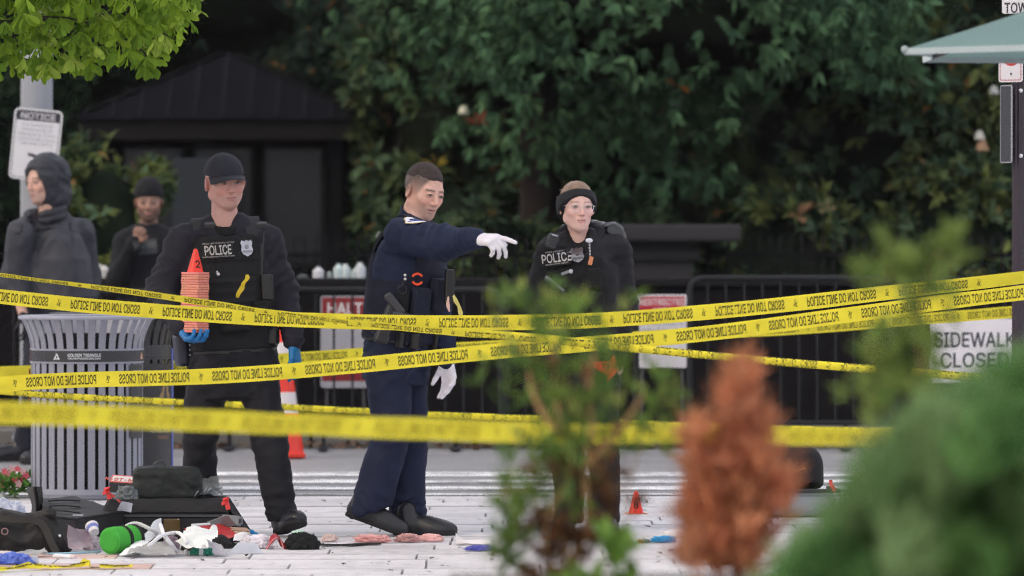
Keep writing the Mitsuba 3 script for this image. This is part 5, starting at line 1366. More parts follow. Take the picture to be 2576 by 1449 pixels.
# ================================================================ police tape
TXT = 'POLICE LINE DO NOT CROSS'
tx = text(TXT, 1.0, 1.0, True, 1.0, center=False)
TLEN = tx[0][:, 0].max()
EAGLE = join(box(.06, .55, 1, (0, 0, .5), 0, rz(-14)), box(.30, .05, 1, (.02, .30, .5), 0, rz(20)), box(.26, .05, 1, (-.02, .12, .5), 0, rz(-25)), box(.05, .25, 1, (.13, -.05, .5), 0, rz(30)), box(.22, .05, 1, (.0, -.34, .5), 0, rz(8)), box(.04, .3, 1, (-.14, .1, .5), 0, rz(12)))
TAPE = (.86, .76, .06)
def tape(label, pts, width=.073, lettering=True, fx=1, fy=1, roll=None, tilt=None, phase=0.0, col=TAPE, seed=0, n=260, kind=None, wob=.003, ink=(.085, .075, .016), group=None):
    key = thing('police_tape', label, 'barrier tape', group)
    C = spline(np.array([P(*p[:3]) for p in pts]), n)
    sag = (meshkit.fbm(np.stack([np.linspace(0, 9, n), np.full(n, seed * 3.1), np.zeros(n)], 1), 3, seed) - .5)
    C = C + np.stack([0 * sag, sag * wob * 4, sag * wob * 2], 1)
    S = np.concatenate([[0], np.cumsum(np.linalg.norm(np.diff(C, axis=0), axis=1))])
    t = np.gradient(C, axis=0); t /= np.linalg.norm(t, axis=1, keepdims=True)
    up = np.array([0, 0, 1.0]) - t * t[:, 2:3]; up /= np.linalg.norm(up, axis=1, keepdims=True)
    nn = np.cross(t, up); nn = np.where(nn[:, 1:2] > 0, -nn, nn)          # towards the lens
    fr = np.linspace(0, 1, n)
    ti = np.radians(np.interp(fr, *zip(*tilt)) if tilt else np.zeros(n)) + (meshkit.fbm(np.stack([S * 1.3, np.full(n, seed + .5), np.zeros(n)], 1), 2, seed + 5) - .5) * .5
    ro = np.interp(fr, *zip(*roll)) if roll else np.zeros(n)
    wv = up * np.cos(ti)[:, None] + nn * np.sin(ti)[:, None]; nv = nn * np.cos(ti)[:, None] - up * np.sin(ti)[:, None]
    def at(s, y, z):
        "s along, y across, z off the face"
        g = lambda A: np.stack([np.interp(s, S, A[:, k]) for k in range(3)], 1)
        c, w, m = g(C), g(wv), g(nv)
        rr = np.interp(s, S, ro); a = y * rr / width
        k = np.where(rr < .05, 1e9, width / np.maximum(rr, .05))
        yy = np.where(rr < .05, y, k * np.sin(a)); zz = np.where(rr < .05, 0, -k * (1 - np.cos(a)) + width * .12 * (rr > .05))
        nrm_y, nrm_z = -np.sin(a), np.cos(a)
        ca, sa = np.where(rr < .05, 1, np.cos(a)), np.where(rr < .05, 0, np.sin(a))
        cr = .0075 * (meshkit.noise(np.stack([s * 7, y * 30, np.full(len(s), seed + .3)], 1), seed) - .5)      # creases
        return c + w * (yy + sa * z)[:, None] + m * (zz + ca * z + cr)[:, None]
    m_ = 9
    ss, yy = np.meshgrid(np.linspace(0, S[-1], n * 2), np.linspace(-width / 2, width / 2, m_), indexing='ij')
    v = at(ss.ravel(), yy.ravel(), np.zeros(ss.size))
    scene[key] = shape((v, gridf(n * 2, m_)), 'film', col, True, jit=.16, fq=14)
    if lettering:
        h = .042; per = .43; ln = .325
        k = ln / TLEN
        vs, fs, cnt = [], [], 0
        s0 = phase
        while s0 < S[-1] - per:
            for m, off_, hx, hy in ((tx, 0, k, h), (EAGLE, ln + .052, .050, .046)):
                vv, ff = m
                x = vv[:, 0] * hx + off_ if m is tx else vv[:, 0] * hx + off_
                y = (vv[:, 1] * hy - h / 2) if m is tx else vv[:, 1] * hy
                s = s0 + x if fx > 0 else S[-1] - s0 - x
                vs.append(at(s, y * fy, (vv[:, 2] - .5) * .0018)); fs.append(ff + cnt); cnt += len(vv)
            s0 += per
        put('lettering', (np.vstack(vs), np.vstack(fs)), 'matte', ink, key, False, kind='stuff', label='repeated dark lettering printed along the tape')
    return key
tape('yellow police tape twisted into a cord, slanting down from left edge to right', [(-60, 680, 28.4), (350, 733, 28.4), (800, 797, 28.4), (1300, 848, 28.4), (1700, 886, 28.4), (2430, 948, 28.4), (2600, 962, 28.4)], fx=1, fy=-1, roll=[(0, .1), (.45, .2), (.56, 3.6), (.7, 4.2), (1, 3.6)], tilt=[(0, 72), (.4, 68), (.52, 55), (.62, 0), (1, 0)], phase=.1, seed=1)
tape('upper yellow police tape with upside down lettering, sagging across the three officers', [(-80, 735, 29.0), (0, 745, 29.0), (420, 784, 29.0), (830, 808, 29.0), (1200, 812, 29.0), (1600, 800, 29.0), (2000, 763, 29.0), (2400, 718, 29.0), (2640, 690, 29.0)], fx=1, fy=-1, tilt=[(0, 15), (.5, 8), (.8, 18), (1, 32)], phase=.05, seed=2)
tape('yellow police tape with mirrored lettering, rising from lower left to upper right', [(-80, 977, 28.7), (0, 968, 28.7), (420, 950, 28.7), (800, 928, 28.7), (1300, 880, 28.7), (1750, 842, 28.7), (2100, 797, 28.7), (2400, 757, 28.7), (2640, 728, 28.7)], fx=-1, fy=1, tilt=[(0, 10), (.5, 5), (1, 14)], phase=.12, seed=3)
tape('nearest yellow police tape, broad and out of focus, low across the whole scene', [(-120, 1033, 17.6), (0, 1037, 17.6), (700, 1066, 18.0), (1400, 1089, 18.3), (1900, 1096, 18.5), (2200, 1098, 18.6), (2600, 1090, 18.7)], tilt=[(0, 22), (.4, 34), (.7, 48), (1, 45)], phase=.03, seed=4, ink=(.30, .24, .015))
tape('thin folded yellow police tape stretched low behind the legs of the officers', [(-60, 978, 33.5), (0, 984, 33.5), (420, 1010, 33.5), (920, 1034, 33.5), (1370, 1055, 33.5), (1800, 1074, 33.5), (2200, 1083, 33.5), (2500, 1086, 33.5)], fx=1, fy=-1, roll=[(0, 4.2), (1, 4.2)], phase=.2, seed=5)
tape('yellow police tape behind the officers at hip height, partly hidden by them', [(-60, 938, 35.5), (0, 936, 35.5), (430, 922, 35.5), (720, 902, 35.5), (1120, 878, 35.5), (1600, 848, 35.5), (2000, 826, 35.5), (2400, 797, 35.5), (2620, 778, 35.5)], fx=-1, fy=1, tilt=[(0, 20), (1, 25)], phase=.1, seed=6)
tape('far yellow police tape strung low behind the barricades', [(-60, 778, 43.6), (240, 770, 43.6), (860, 778, 43.6), (1240, 782, 43.6), (1500, 780, 43.6), (1750, 762, 43.6)], fx=-1, fy=1, phase=.1, seed=7, n=120, col=(.70, .62, .10))
# crumpled tape on the stones
key = thing('police_tape', 'crumpled length of yellow police tape lying on the stones at lower left', 'barrier tape')
pts = [G(u, v) for u, v in ((-40, 1440), (40, 1437), (110, 1433), (180, 1432), (215, 1430), (262, 1432), (300, 1431), (334, 1429))]
C = spline(np.array(pts), 120); n = 120
ws = .03 + .012 * np.sin(np.linspace(0, 19, n)); hz_ = .014 + .03 * np.maximum(0, meshkit.noise(np.stack([np.linspace(0, 10, n)] + [np.zeros(n)] * 2, 1), 4) - .35)
hz_[85:93] = .004; ws[85:93] = .012
v = []
for j, y in enumerate(np.linspace(-1, 1, 7)):
    nz = meshkit.noise(np.stack([np.linspace(0, 26, n), np.full(n, j * .9), np.zeros(n)], 1), 8)
    v.append(C + np.array([0, 1, 0]) * (y * ws)[:, None] + np.array([0, 0, 1]) * (hz_ * (1 - abs(y) * .7) * (.5 + nz))[:, None] + [0, 0, .003])
scene[key] = shape((np.stack(v, 1).reshape(-1, 3), gridf(n, 7)), 'film', TAPE, True, jit=.15)
fl = [box(rng.uniform(.01, .03), .004, .004, C[i] + np.array([0, -.02 + rng.uniform(0, .01), hz_[i] * .8 + .004]), 0, rz(rng.uniform(-40, 40))) for i in range(8, 115, 3)]
put('lettering', join(*fl), 'matte', (.06, .05, .015), key, False, kind='stuff', label='broken black lettering of the crumpled tape')
# ================================================================ the scattered luggage and first aid things
def lump(name, label, cat, u0, u1, v, h, dep, col, mat_='cloth', amp=.35, fq=2.2, seed=0, sub=5, yaw=0.0, flat=.0, jit=.25, group=None, peak=None, z0=0.0):
    "a soft crumpled thing lying on the stones: its front edge on row v, as wide as u0..u1"
    c = G((u0 + u1) / 2, v, z0); s = F / (c[1] + 30); w = (u1 - u0) / s
    m = trimesh.creation.icosphere(sub)
    p = np.array(m.vertices)
    rn = meshkit.fbm(p * fq + seed * 7.7, 3, seed); rd = 1 - np.abs(2 * meshkit.fbm(p * fq * 1.3 + seed * 3.3 + 40, 2, seed + 1) - 1) * 2
    fine = 1 - np.abs(2 * meshkit.fbm(p * fq * 1.5 + seed, 2, seed + 9) - 1) * 2.4
    rad = 1 + amp * ((rn - .5) * 1.4 + rd * .35 + fine * .11)
    q = np.sign(p) * np.abs(p) ** .8 * rad[:, None]
    q = q / np.abs(q).max(0)
    if peak is not None:
        q[:, 2] *= 1 + .8 * np.exp(-((q[:, 0] - peak) / .35) ** 2); q[:, 2] /= q[:, 2].max()
    q = q * [w / 2, dep / 2, h]
    q = q @ rz(yaw).T
    q[:, 2] = np.maximum(q[:, 2], -.0) + .004 * np.minimum(0, q[:, 2] / h)
    q = q + [c[0], c[1] + dep / 2, z0 + .006]
    return put(name, (q, np.array(m.faces)), mat_, col, None, True, label=label, cat=cat, group=group, jit=jit, fq=16, seed=seed)

def sheet(name, label, cat, corners, col, mat_='matte', amp=.012, fq=9, seed=0, nx=18, ny=14, jit=.10, parent=None, group=None, thick=.0):
    "a crumpled sheet between four corners (u, v, height)"
    A, B, C, D_ = [G(*c) for c in corners]
    s, t = np.meshgrid(np.linspace(0, 1, nx), np.linspace(0, 1, ny), indexing='ij'); s, t = s.ravel()[:, None], t.ravel()[:, None]
    p = A * (1 - s) * (1 - t) + B * s * (1 - t) + C * s * t + D_ * (1 - s) * t
    n = nrm(np.cross(B - A, D_ - A))
    k = meshkit.fbm(p * fq + seed * 5.1, 3, seed); r = np.abs(meshkit.fbm(p * fq * .8 + seed * 2 + 9, 2, seed + 2) - .5) * 2
    p = p + n * (amp * ((k - .5) * 2 + r * 1.2))[:, None]
    p[:, 2] = np.maximum(p[:, 2], .004 + .002 * k)
    return put(name, (p, gridf(nx, ny)), mat_, col, parent, True, label=label, cat=cat, group=group, jit=jit, fq=14)

WH = (.66, .66, .70)
# -- large black case with a step in its front and sloping right end
key = thing('suitcase', 'large black soft case lying by the grey litter bin with a toiletry bag on top', 'suitcase')
base = G(424, 1364)
def case(w0, w1, d0, d1, z0, z1, c, r=.02):
    hull = [np.array([x * w, y * d, z]) for (w, d, z) in ((w0, d0, z0), (w1, d1, z1)) for x in (-.5, .5) for y in (-.5, .5)]
    b = trimesh.creation.icosphere(1, r).vertices
    m = trimesh.convex.convex_hull(np.vstack([h * [1 - 2 * r / max(w0, .1), 1 - 2 * r / max(d0, .1), 1] + np.array([0, 0, r if i < 4 else -r]) + b for i, h in enumerate(hull)]))
    v, f = trimesh.remesh.subdivide_to_size(np.array(m.vertices), np.array(m.faces), .03)
    v = v + (meshkit.fbm(v * 9 + 3, 3, 4)[:, None] - .5) * .014
    return v + c, f
cc_ = base + np.array([.0, .20, 0])
scene[key] = shape(case(.66, .62, .38, .37, 0, .13, cc_), 'wetcloth', (.014, .014, .0165), True, jit=.3)
put('lid', case(.61, .565, .36, .33, .122, .205, cc_ + np.array([-.012, 0, 0])), 'wetcloth', (.0165, .0165, .0185), key, True, jit=.3)
put('zip', ribbon([cc_ + np.array([-.30, -.188, .124]), cc_ + np.array([0, -.192, .125]), cc_ + np.array([.29, -.188, .124])], (0, .1, 1), .012, .004), 'satin', (.030, .030, .033), key)
for q in (.05, .10):
    put('pleat', tube([cc_ + np.array([.31 + .02 * (q < .08), -.17, q]), cc_ + np.array([.325, .0, q + .01]), cc_ + np.array([.31, .17, q])], .007, 6), 'wetcloth', (.020, .020, .023), key)
put('side_flap', (lambda m: xf(m, rxyz(0, -33, 0), cc_ + np.array([.325, 0, .10])))(box(.012, .36, .22, (0, 0, 0), .005)), 'wetcloth', (.018, .018, .021), key)
for u, v, y in ((567, 1262, 29.28), (268, 1236, 29.3)):
    tk = put('red_tag', join(ribbon(spline(np.array([P(u - 2, v - 9, y + .03), P(u + 2, v, y), P(u + 8, v + 20, y - .01)]), 8), (1, 0, .3), .022, .004), ribbon(spline(np.array([P(u - 9, v + 6, y), P(u + 1, v - 1, y - .01), P(u + 8, v - 8, y + .01)]), 8), (.3, 0, 1), .018, .004)), 'satin', (.62, .030, .028), key, 20)
put('red_lanyard', ribbon(spline(np.array([P(272, 1240, 29.28), P(288, 1250, 29.27), P(303, 1263, 29.25)]), 10), (.3, 0, 1), .012, .004), 'satin', (.40, .022, .022), key, 20)
# -- toiletry bag
c = P(420, 1217, 29.45)
f = su([rbx((0, 0, .0), (.158, .085, .078), .035)], .01)
key = put('toiletry_bag', xf(net(f, .007, disp=folds(.009, (10, 10, 14), 4)), rz(-4), c), 'wetcloth', (.014, .017, .017), None, True, label='wet black toiletry bag with a wire handle on top of the large case', cat='toiletry bag', jit=.2)
put('handle', tube(spline(np.array([c + [-.062, -.01, .070], c + [-.058, -.01, .096], c + [-.02, -.01, .104], c + [-.01, -.01, .09], c + [.0, -.01, .073]]), 16), .004, 6), 'metal', (.08, .08, .09), key)
put('zip', tube([c + [-.14, -.05, .072], c + [0, -.055, .077], c + [.14, -.05, .073]], .004, 6), 'satin', (.05, .055, .055), key)
c = P(311, 1219, 29.6)
R = rxyz(14, 4, -3)
key = put('kit_box', box(.125, .12, .05, c, .004, R), 'satin', (.06, .065, .07), None, label='flat kit box with a red and white label leaning on the black case', cat='box')
put('label', xf(box(.124, .119, .002, (0, 0, .0265)), R, c), 'satin', (.60, .07, .05), key)
put('white_field', xf(box(.108, .085, .002, (0, -.004, .0285)), R, c), 'satin', (.62, .58, .56), key)
put('lettering', xf(text('R-ST-MW', .045, .0008, True, .55), R @ rz(0), c + R @ np.array([0, -.02, .0298])), 'matte', (.50, .10, .08), key, False)
sheet('clear_packet', 'crumpled clear plastic packet on the right end of the black case', 'packet', [(494, 1249, .215), (556, 1245, .215), (548, 1206, .27), (500, 1192, .29)], (.30, .32, .34), 'clearfilm', .022, 14, 3)
sheet('grey_bag', 'grey plastic bag crumpled behind the toiletry bag', 'bag', [(488, 1252, .21), (560, 1247, .20), (540, 1215, .24), (498, 1205, .27)], (.16, .175, .18), 'gloss', .04, 12, 33)
lump('wrapped_kit', 'grey shrink wrapped kit on the left end of the black case', 'packet', 285, 348, 1259, .065, .12, (.10, .115, .12), 'gloss', .35, 3, 5, z0=.205)
sheet('white_tag', 'white printed tag hanging at the left end of the black case', 'tag', [(294, 1283, .155), (330, 1289, .145), (334, 1265, .19), (305, 1262, .20)], (.66, .68, .76), 'matte', .006, 14, 34)
# -- flat black folder case at left, upright flap, duffel
key = thing('soft_case', 'flat black zip case with a wet top, slanting down to the right', 'case')
B_ = [P(100, 1252, 29.75), P(190, 1247, 29.85), P(311, 1289, 29.3), P(190, 1308, 28.95), P(120, 1300, 28.95)]
bot = [np.array([b[0], b[1], .004]) for b in B_]
bot = [bot[0] + [-.03, .03, 0], bot[1] + [.02, .04, 0], bot[2] + [.0, .0, 0], bot[3] + [0, -.03, 0], bot[4] + [-.03, -.03, 0]]
v = np.array(B_ + bot); f = [[0, 4, 3], [0, 3, 1], [1, 3, 2]] + [x for i in range(5) for x in ([i, i + 5, (i + 1) % 5], [(i + 1) % 5, i + 5, (i + 1) % 5 + 5])] + [[5, 8, 9], [5, 6, 8], [6, 7, 8]]
v, f = trimesh.remesh.subdivide_to_size(v, np.array(f), .022)
scene[key] = shape((v + (meshkit.fbm(v * [6, 14, 9] + 2, 3, 3)[:, None] - .5) * [.01, .01, .026], f), 'wetcloth', (.018, .018, .0205), 28, jit=.35)
for k in range(3):
    a_ = B_[0] * (.75 - .25 * k) + B_[4] * (.25 + .25 * k); b_ = B_[1] * (.75 - .25 * k) * .7 + B_[3] * (.25 + .25 * k) * .7 + B_[2] * .3 * 1.0 if False else B_[1] * (.70 - .25 * k) + B_[2] * .10 + B_[3] * (.20 + .25 * k)
    put('seam', tube(spline(np.array([a_ + [.03, 0, .006], (a_ + b_) / 2 + [0, 0, .010], b_ + [0, 0, .006]]), 12), .0035, 5), 'wetcloth', (.030, .030, .033), key)
put('piping', tube(np.array(B_ + [B_[0]])[np.array([4, 3, 2])] + [0, 0, .003], .006, 6), 'wetcloth', (.016, .016, .018), key)
put('silver_fold', arr(box(.05, .03, .004, P(196, 1303, 29.0) + np.array([0, 0, .012]), .001, rxyz(8, 0, 0))), 'metal', (.4, .42, .43), key)
key = thing('cloth_flap', 'black cloth flap standing up behind the flat zip case', 'flap')
a = np.linspace(0, 1, 16)
L_ = np.stack([P(74 + 6 * math.sin(t * 5), 1300 - 76 * t, 29.55) for t in a]); M_ = np.stack([P(92 + 5 * t - 10 * t * t, 1302 - 78 * t, 29.45 - .10 * t) for t in a]); R_ = np.stack([P(112 - 6 * t, 1300 - 74 * t - 2 * t, 29.58 - .04 * t) for t in a])
v = np.concatenate([np.stack([L_ * (1 - k) + M_ * k for k in (0, .33, .66)], 1), np.stack([M_ * (1 - k) + R_ * k for k in (0, .33, .66, 1)], 1)], 1)
scene[key] = shape((v.reshape(-1, 3), gridf(16, 7)), 'wetcloth', (.026, .025, .023), True, jit=.3)
key = thing('duffel_bag', 'black duffel bag at the lower left corner, slumped open on the stones', 'bag')
g0, g1, g2 = G(-30, 1393), G(110, 1393), G(172, 1388)
f = su([rc(g0 + [0, .16, .08], g1 + [-.05, .15, .065], .115, .09), rc(g1 + [-.02, .15, .11], g1 + [.015, .12, .17], .06, .026), rc(g1 + [0, .12, .05], g2 + [-.02, .06, .02], .06, .022), rc(g0 + [0, .22, .12], g0 + [.15, .22, .11], .06, .05)], .05)
f = cut(f, (0, 0, .003), (0, 0, -1))
scene[key] = shape(net(f, .008, disp=folds(.020, (8, 8, 9), 12, .4)), 'wetcloth', (.0185, .018, .018), True, jit=.4)
put('emblem', xf(arr(trimesh.creation.torus(.014, .003, 24, 6)), rxyz(90, 0, 0), P(12, 1337, g0[1] + 30 - .015)), 'satin', (.22, .14, .13), key, True)
put('strap', ribbon(spline(np.array([g0 + [.0, .03, .17], g0 + [.12, .02, .155], g1 + [-.02, .03, .14], g1 + [.03, .0, .06], g1 + [.06, -.02, .005]]), 26), (0, .4, 1), .034, .005), 'wetcloth', (.024, .022, .020), key, 25)
put('snap', xf(ic, None, P(150, 1348, 28.35)), 'metal', (.8, .8, .82), key, True)

# -- soft things
lump('cloth_bundle', 'white and blue patterned clothing at the left edge by the duffel', 'clothing', -30, 66, 1330, .15, .16, (.56, .60, .72), 'cloth', .5, 3, 11)
lump('cloth_bundle', 'small white cloth at the left edge below the flowers', 'clothing', -20, 14, 1256, .05, .08, (.72, .70, .74), 'cloth', .5, 3, 12)
lump('blue_glove_heap', 'crumpled bright blue glove at the lower left corner', 'glove', -25, 88, 1421, .052, .10, (.10, .17, .58), 'satin', .7, 3.4, 13, jit=.4)
lump('white_tissue', 'scrap of pale tissue beside the blue glove at lower left', 'tissue', 72, 98, 1419, .032, .06, (.60, .64, .74), 'cloth', .6, 4, 14)
sheet('newspaper', 'grey crumpled paper in front of the duffel bag', 'paper', [(30, 1399, .01), (120, 1396, .01), (112, 1381, .03), (40, 1386, .03)], (.34, .34, .34), 'matte', .016, 16, 4)
sheet('newspaper', 'pale scrap of paper at the left edge in front of the duffel', 'paper', [(-30, 1404, .01), (30, 1401, .01), (26, 1386, .03), (-20, 1384, .03)], (.52, .46, .46), 'matte', .014, 16, 6)
key = put('plastic_tube', tube([G(122, 1393, .01), G(190, 1391, .012), G(252, 1388, .01)], .0045, 8), 'satin', (.25, .48, .60), None, label='thin light blue plastic tube in front of the green case', cat='tube'); put('end', tube([G(108, 1394, .008), G(122, 1393, .01)], .004, 6), 'satin', (.6, .65, .7), key)
key = put('marker_pen', tube([G(137, 1398, .012), G(180, 1400, .012)], .0095, 10), 'satin', (.68, .70, .74), None, label='white marker pen on the stones right of the duffel', cat='pen'); put('cap', tube([G(180, 1400, .012), G(190, 1401, .012)], [.0095, .007], 10), 'satin', (.62, .48, .50), key)
sheet('pink_packet', 'translucent pinkish plastic packet between duffel and green case', 'packet', [(172, 1388, .01), (232, 1385, .01), (226, 1350, .06), (166, 1320, .12)], (.60, .47, .53), 'clearfilm', .030, 10, 7)
lump('plastic_wrap', 'crumpled whitish plastic wrap left of the green case', 'wrapper', 205, 258, 1386, .075, .10, (.62, .58, .64), 'film', .8, 3.6, 15)
key = thing('paper_cup', 'white paper cup lying behind the pink packet', 'cup')
scene[key] = shape(lathe([(0, 0), (.021, 0), (.030, .055), (.032, .056), (.029, .054), (.02, .003)], 22, rxyz(60, 0, 200), P(238, 1340, 28.55)), 'satin', (.68, .67, .68), 40)
put('blue_print', lathe([(.0245, .02), (.0285, .042)], 22, rxyz(60, 0, 200), P(238, 1340, 28.55) ), 'satin', (.16, .2, .5), key, 40)
# green cylinder case
A = G(272, 1397); A = A + [0, .055, .062]; d_ = nrm((.56, .82, .03))
Rg = frame(d_, (0, 0, 1))
key = thing('green_case', 'bright green cylindrical soft case lying on its side', 'case')
prof = [(0, 0), (.045, -.003), (.056, .004), (.060, .016), (.061, .10), (.060, .185), (.054, .196), (0, .198)]
m = lathe([(r, z) for i in range(len(prof) - 1) for r, z in [tuple(np.array(prof[i]) * (1 - k) + np.array(prof[i + 1]) * k) for k in np.linspace(0, 1, 6)[:-1]]] + [prof[-1]], 48, Rg, A)
m = (m[0] + (meshkit.fbm(m[0] * 14, 3, 4)[:, None] - .5) * .014 * nrm((.2, -.4, 1)), m[1])
scene[key] = shape(m, 'cloth', (.050, .34, .042), True, jit=.12)
for z in (.085, .165):
    put('strap', lathe([(.0615, z), (.0645, z + .002), (.0645, z + .020), (.0615, z + .022)], 40, Rg, A), 'cloth', (.016, .018, .016), key, 40)
put('piping', xf(arr(trimesh.creation.torus(.0575, .003, 40, 6)), Rg, A + d_ * .008), 'cloth', (.07, .40, .06), key, True)
# white medical packaging
sheet('medical_packet', 'white printed medical packet standing on edge right of the green case', 'packet', [(299, 1397, .005), (334, 1396, .02), (409, 1342, .07), (406, 1304, .14)], (.70, .72, .74), 'matte', .013, 10, 8)
sheet('medical_packet', 'white packet lying flat under the standing printed one', 'packet', [(318, 1398, .012), (440, 1397, .012), (425, 1366, .05), (345, 1372, .05)], (.50, .50, .50), 'film', .035, 11, 9)
lump('purple_cloth', 'dusky purple brown cloth between the white straps', 'clothing', 405, 452, 1386, .075, .10, (.27, .20, .24), 'cloth', .5, 3, 16)
key = put('white_strap', tube(spline(np.array([G(404, 1320, .12), G(412, 1345, .09), G(430, 1368, .06), G(446, 1389, .02)]), 20), .009, 8), 'matte', (.70, .70, .72), None, True, label='white elastic strap running down over the packets', cat='strap')
key = put('white_strap', tube(spline(np.array([G(374, 1374, .06), G(392, 1358, .085), G(412, 1345, .10), G(440, 1340, .10), G(462, 1352, .09), G(470, 1366, .07)]), 26), .0085, 8), 'matte', (.68, .68, .70), None, True, label='white elastic strap looping over the purple cloth', cat='strap')
key = put('white_strap', tube(spline(np.array([G(318, 1324, .12), G(345, 1317, .13), G(372, 1328, .11), G(395, 1340, .08)]), 18), .009, 8), 'matte', (.64, .63, .62), None, True, label='white strap curving over the top of the green case', cat='strap')
key = put('brown_box', box(.076, .05, .058, G(432, 1321, .085), .004, rz(8)), 'gloss', (.085, .055, .018), None, label='small translucent brown box between white packet and red pouch', cat='box'); put('edge', bar(G(449, 1306, .115) - [0, .03, 0], G(449, 1306, .058) - [0, .03, 0], .006), 'gloss', (.35, .30, .18), key)
lump('red_cloth', 'dark red cloth below the brown box', 'clothing', 384, 470, 1350, .055, .08, (.30, .018, .022), 'cloth', .5, 3, 17)
# red folder, notepad, grey box
sheet('red_folder', 'open red folder spread beside the black case', 'folder', [(530, 1362, .03), (624, 1350, .03), (560, 1318, .09), (456, 1328, .10)], (.42, .016, .022), 'satin', .018, 8, 11)
lump('red_pouch', 'red pouch under the grey box', 'pouch', 545, 590, 1358, .045, .10, (.50, .022, .025), 'satin', .4, 2.5, 18)
key = put('notepad', box(.125, .10, .016, G(592, 1337, .055), .003, rxyz(6, 4, 12)), 'matte', (.56, .50, .38), None, label='cream notepad lying under the grey box', cat='notepad'); put('cover', box(.126, .101, .003, G(592, 1337, .055) + np.array([0, 0, .012]), .001, rxyz(6, 4, 12)), 'matte', (.34, .22, .16), key)
key = put('grey_box', box(.085, .07, .048, G(584, 1310, .10), .004, rxyz(-8, 4, -14)), 'satin', (.20, .215, .23), None, label='small open grey box on top of the notepad', cat='box')
put('flap', xf(box(.12, .003, .075, (0, 0, 0), .001), rxyz(48, -18, -30), G(558, 1316, .095)), 'satin', (.24, .255, .27), key); put('catch', box(.012, .012, .02, G(584, 1310, .10) + np.array([.04, -.035, 0]), .002), 'satin', (.04, .04, .04), key)
put('white_pen', tube([G(483, 1321, .11), G(527, 1318, .11)], .006, 8), 'satin', (.68, .66, .66), None, label='white pen lying across the red folder', cat='pen')
# white shirt pack and dark pouches
sheet('shirt_pack', 'white folded garment in printed wrapping, middle of the pile', 'clothing', [(448, 1380, .035), (520, 1380, .05), (552, 1336, .085), (470, 1326, .115)], (.70, .71, .70), 'cloth', .040, 9, 13)
lump('shirt_pack', 'bulky white cloth under the printed garment wrapping', 'clothing', 440, 540, 1383, .085, .16, (.68, .68, .69), 'cloth', .45, 3, 19)
lump('dark_pouch', 'dark round pouch in front of the white garment', 'pouch', 452, 503, 1388, .048, .08, (.020, .019, .024), 'cloth', .3, 2, 20)
lump('dark_pouch', 'long dark pouch leaning right of the white garment', 'pouch', 496, 602, 1381, .060, .10, (.017, .0165, .018), 'cloth', .4, 2.2, 21, peak=.1)
lump('green_mask', 'teal green plastic mask at the front of the pile', 'mask', 474, 540, 1399, .038, .07, (.012, .26, .16), 'gloss', .4, 2.6, 22)
lump('white_ball', 'small round white thing left of the teal mask', 'ball', 461, 474, 1398, .024, .03, (.68, .68, .72), 'satin', .15, 2, 23, sub=3)
put('mask_band', box(.020, .012, .03, G(506, 1399, .0) + np.array([0, -.005, .018]), .004), 'satin', (.66, .70, .70), 'green_mask')
sheet('white_bag', 'thin whitish plastic bag right of the teal mask', 'bag', [(534, 1400, .006), (570, 1398, .006), (556, 1374, .04), (531, 1362, .06)], (.56, .53, .58), 'film', .022, 13, 15)
sheet('white_card', 'white folded card standing like a tent at the front of the pile', 'card', [(573, 1392, .004), (664, 1392, .004), (640, 1364, .055), (600, 1364, .055)], (.62, .64, .72), 'matte', .006, 8, 16)
lump('bandage', 'unrolled white bandage behind the tent card', 'bandage', 596, 690, 1381, .062, .12, (.66, .63, .68), 'cloth', .5, 3.2, 24)
sheet('white_napkin', 'white folded napkin by the blue glove in the pile', 'napkin', [(585, 1364, .03), (646, 1360, .03), (634, 1346, .06), (590, 1344, .06)], (.66, .66, .70), 'cloth', .018, 12, 17)
lump('blue_glove_heap', 'small crumpled light blue glove on the white napkin', 'glove', 608, 650, 1353, .035, .05, (.025, .26, .56), 'satin', .7, 3.5, 25, z0=.012)
key = put('red_strap', ribbon(spline(np.array([G(670, 1380, .006), G(688, 1358, .045), G(702, 1356, .045), G(714, 1379, .006)]), 20), (0, 1, .2), .05, .004), 'gloss', (.34, .012, .014), None, 20, label='stiff red strap arched on the stones left of the black bag', cat='strap')
put('stitching', ribbon(spline(np.array([G(671, 1380, .011), G(688, 1357, .05), G(702, 1355, .05), G(713, 1379, .011)]), 20), (0, 1, .2), .006, .003), 'matte', (.5, .2, .2), key, 20)
lump('black_bag', 'small black cloth bag on the stones before the feet of the pointing officer', 'bag', 712, 808, 1385, .080, .14, (.011, .0125, .0135), 'cloth', .45, 2.6, 26)
lump('mint_label', 'strip of mint green lining under the black cloth bag', 'label', 728, 772, 1352, .03, .06, (.40, .58, .50), 'satin', .3, 3, 27, z0=.035)
lump('beige_cloth', 'pale beige cloth right of the black cloth bag', 'clothing', 804, 853, 1364, .034, .08, (.62, .50, .46), 'cloth', .6, 3.2, 28)
put('black_strap', ribbon(spline(np.array([G(808, 1370, .006), G(860, 1371, .008), G(910, 1369, .006), G(956, 1368, .006)]), 20), (0, 1, .0), .05, .007), 'cloth', (.018, .017, .018), None, 25, label='flat black strap lying in front of the pink cloth', cat='strap')
lump('pink_cloth', 'pink cloth on the stones below the feet of the pointing officer', 'clothing', 880, 996, 1367, .038, .10, (.64, .36, .34), 'cloth', .8, 3.6, 29, sub=5)
lump('pink_cloth', 'pink cloth with dark speckles, middle of the row below the pointing officer', 'clothing', 986, 1062, 1366, .040, .08, (.52, .30, .29), 'cloth', .8, 3.8, 30, jit=.7)
lump('pink_cloth', 'smooth pale pink cloth at the right end of the row', 'clothing', 1052, 1118, 1364, .034, .08, (.66, .38, .37), 'cloth', .4, 2.4, 31)
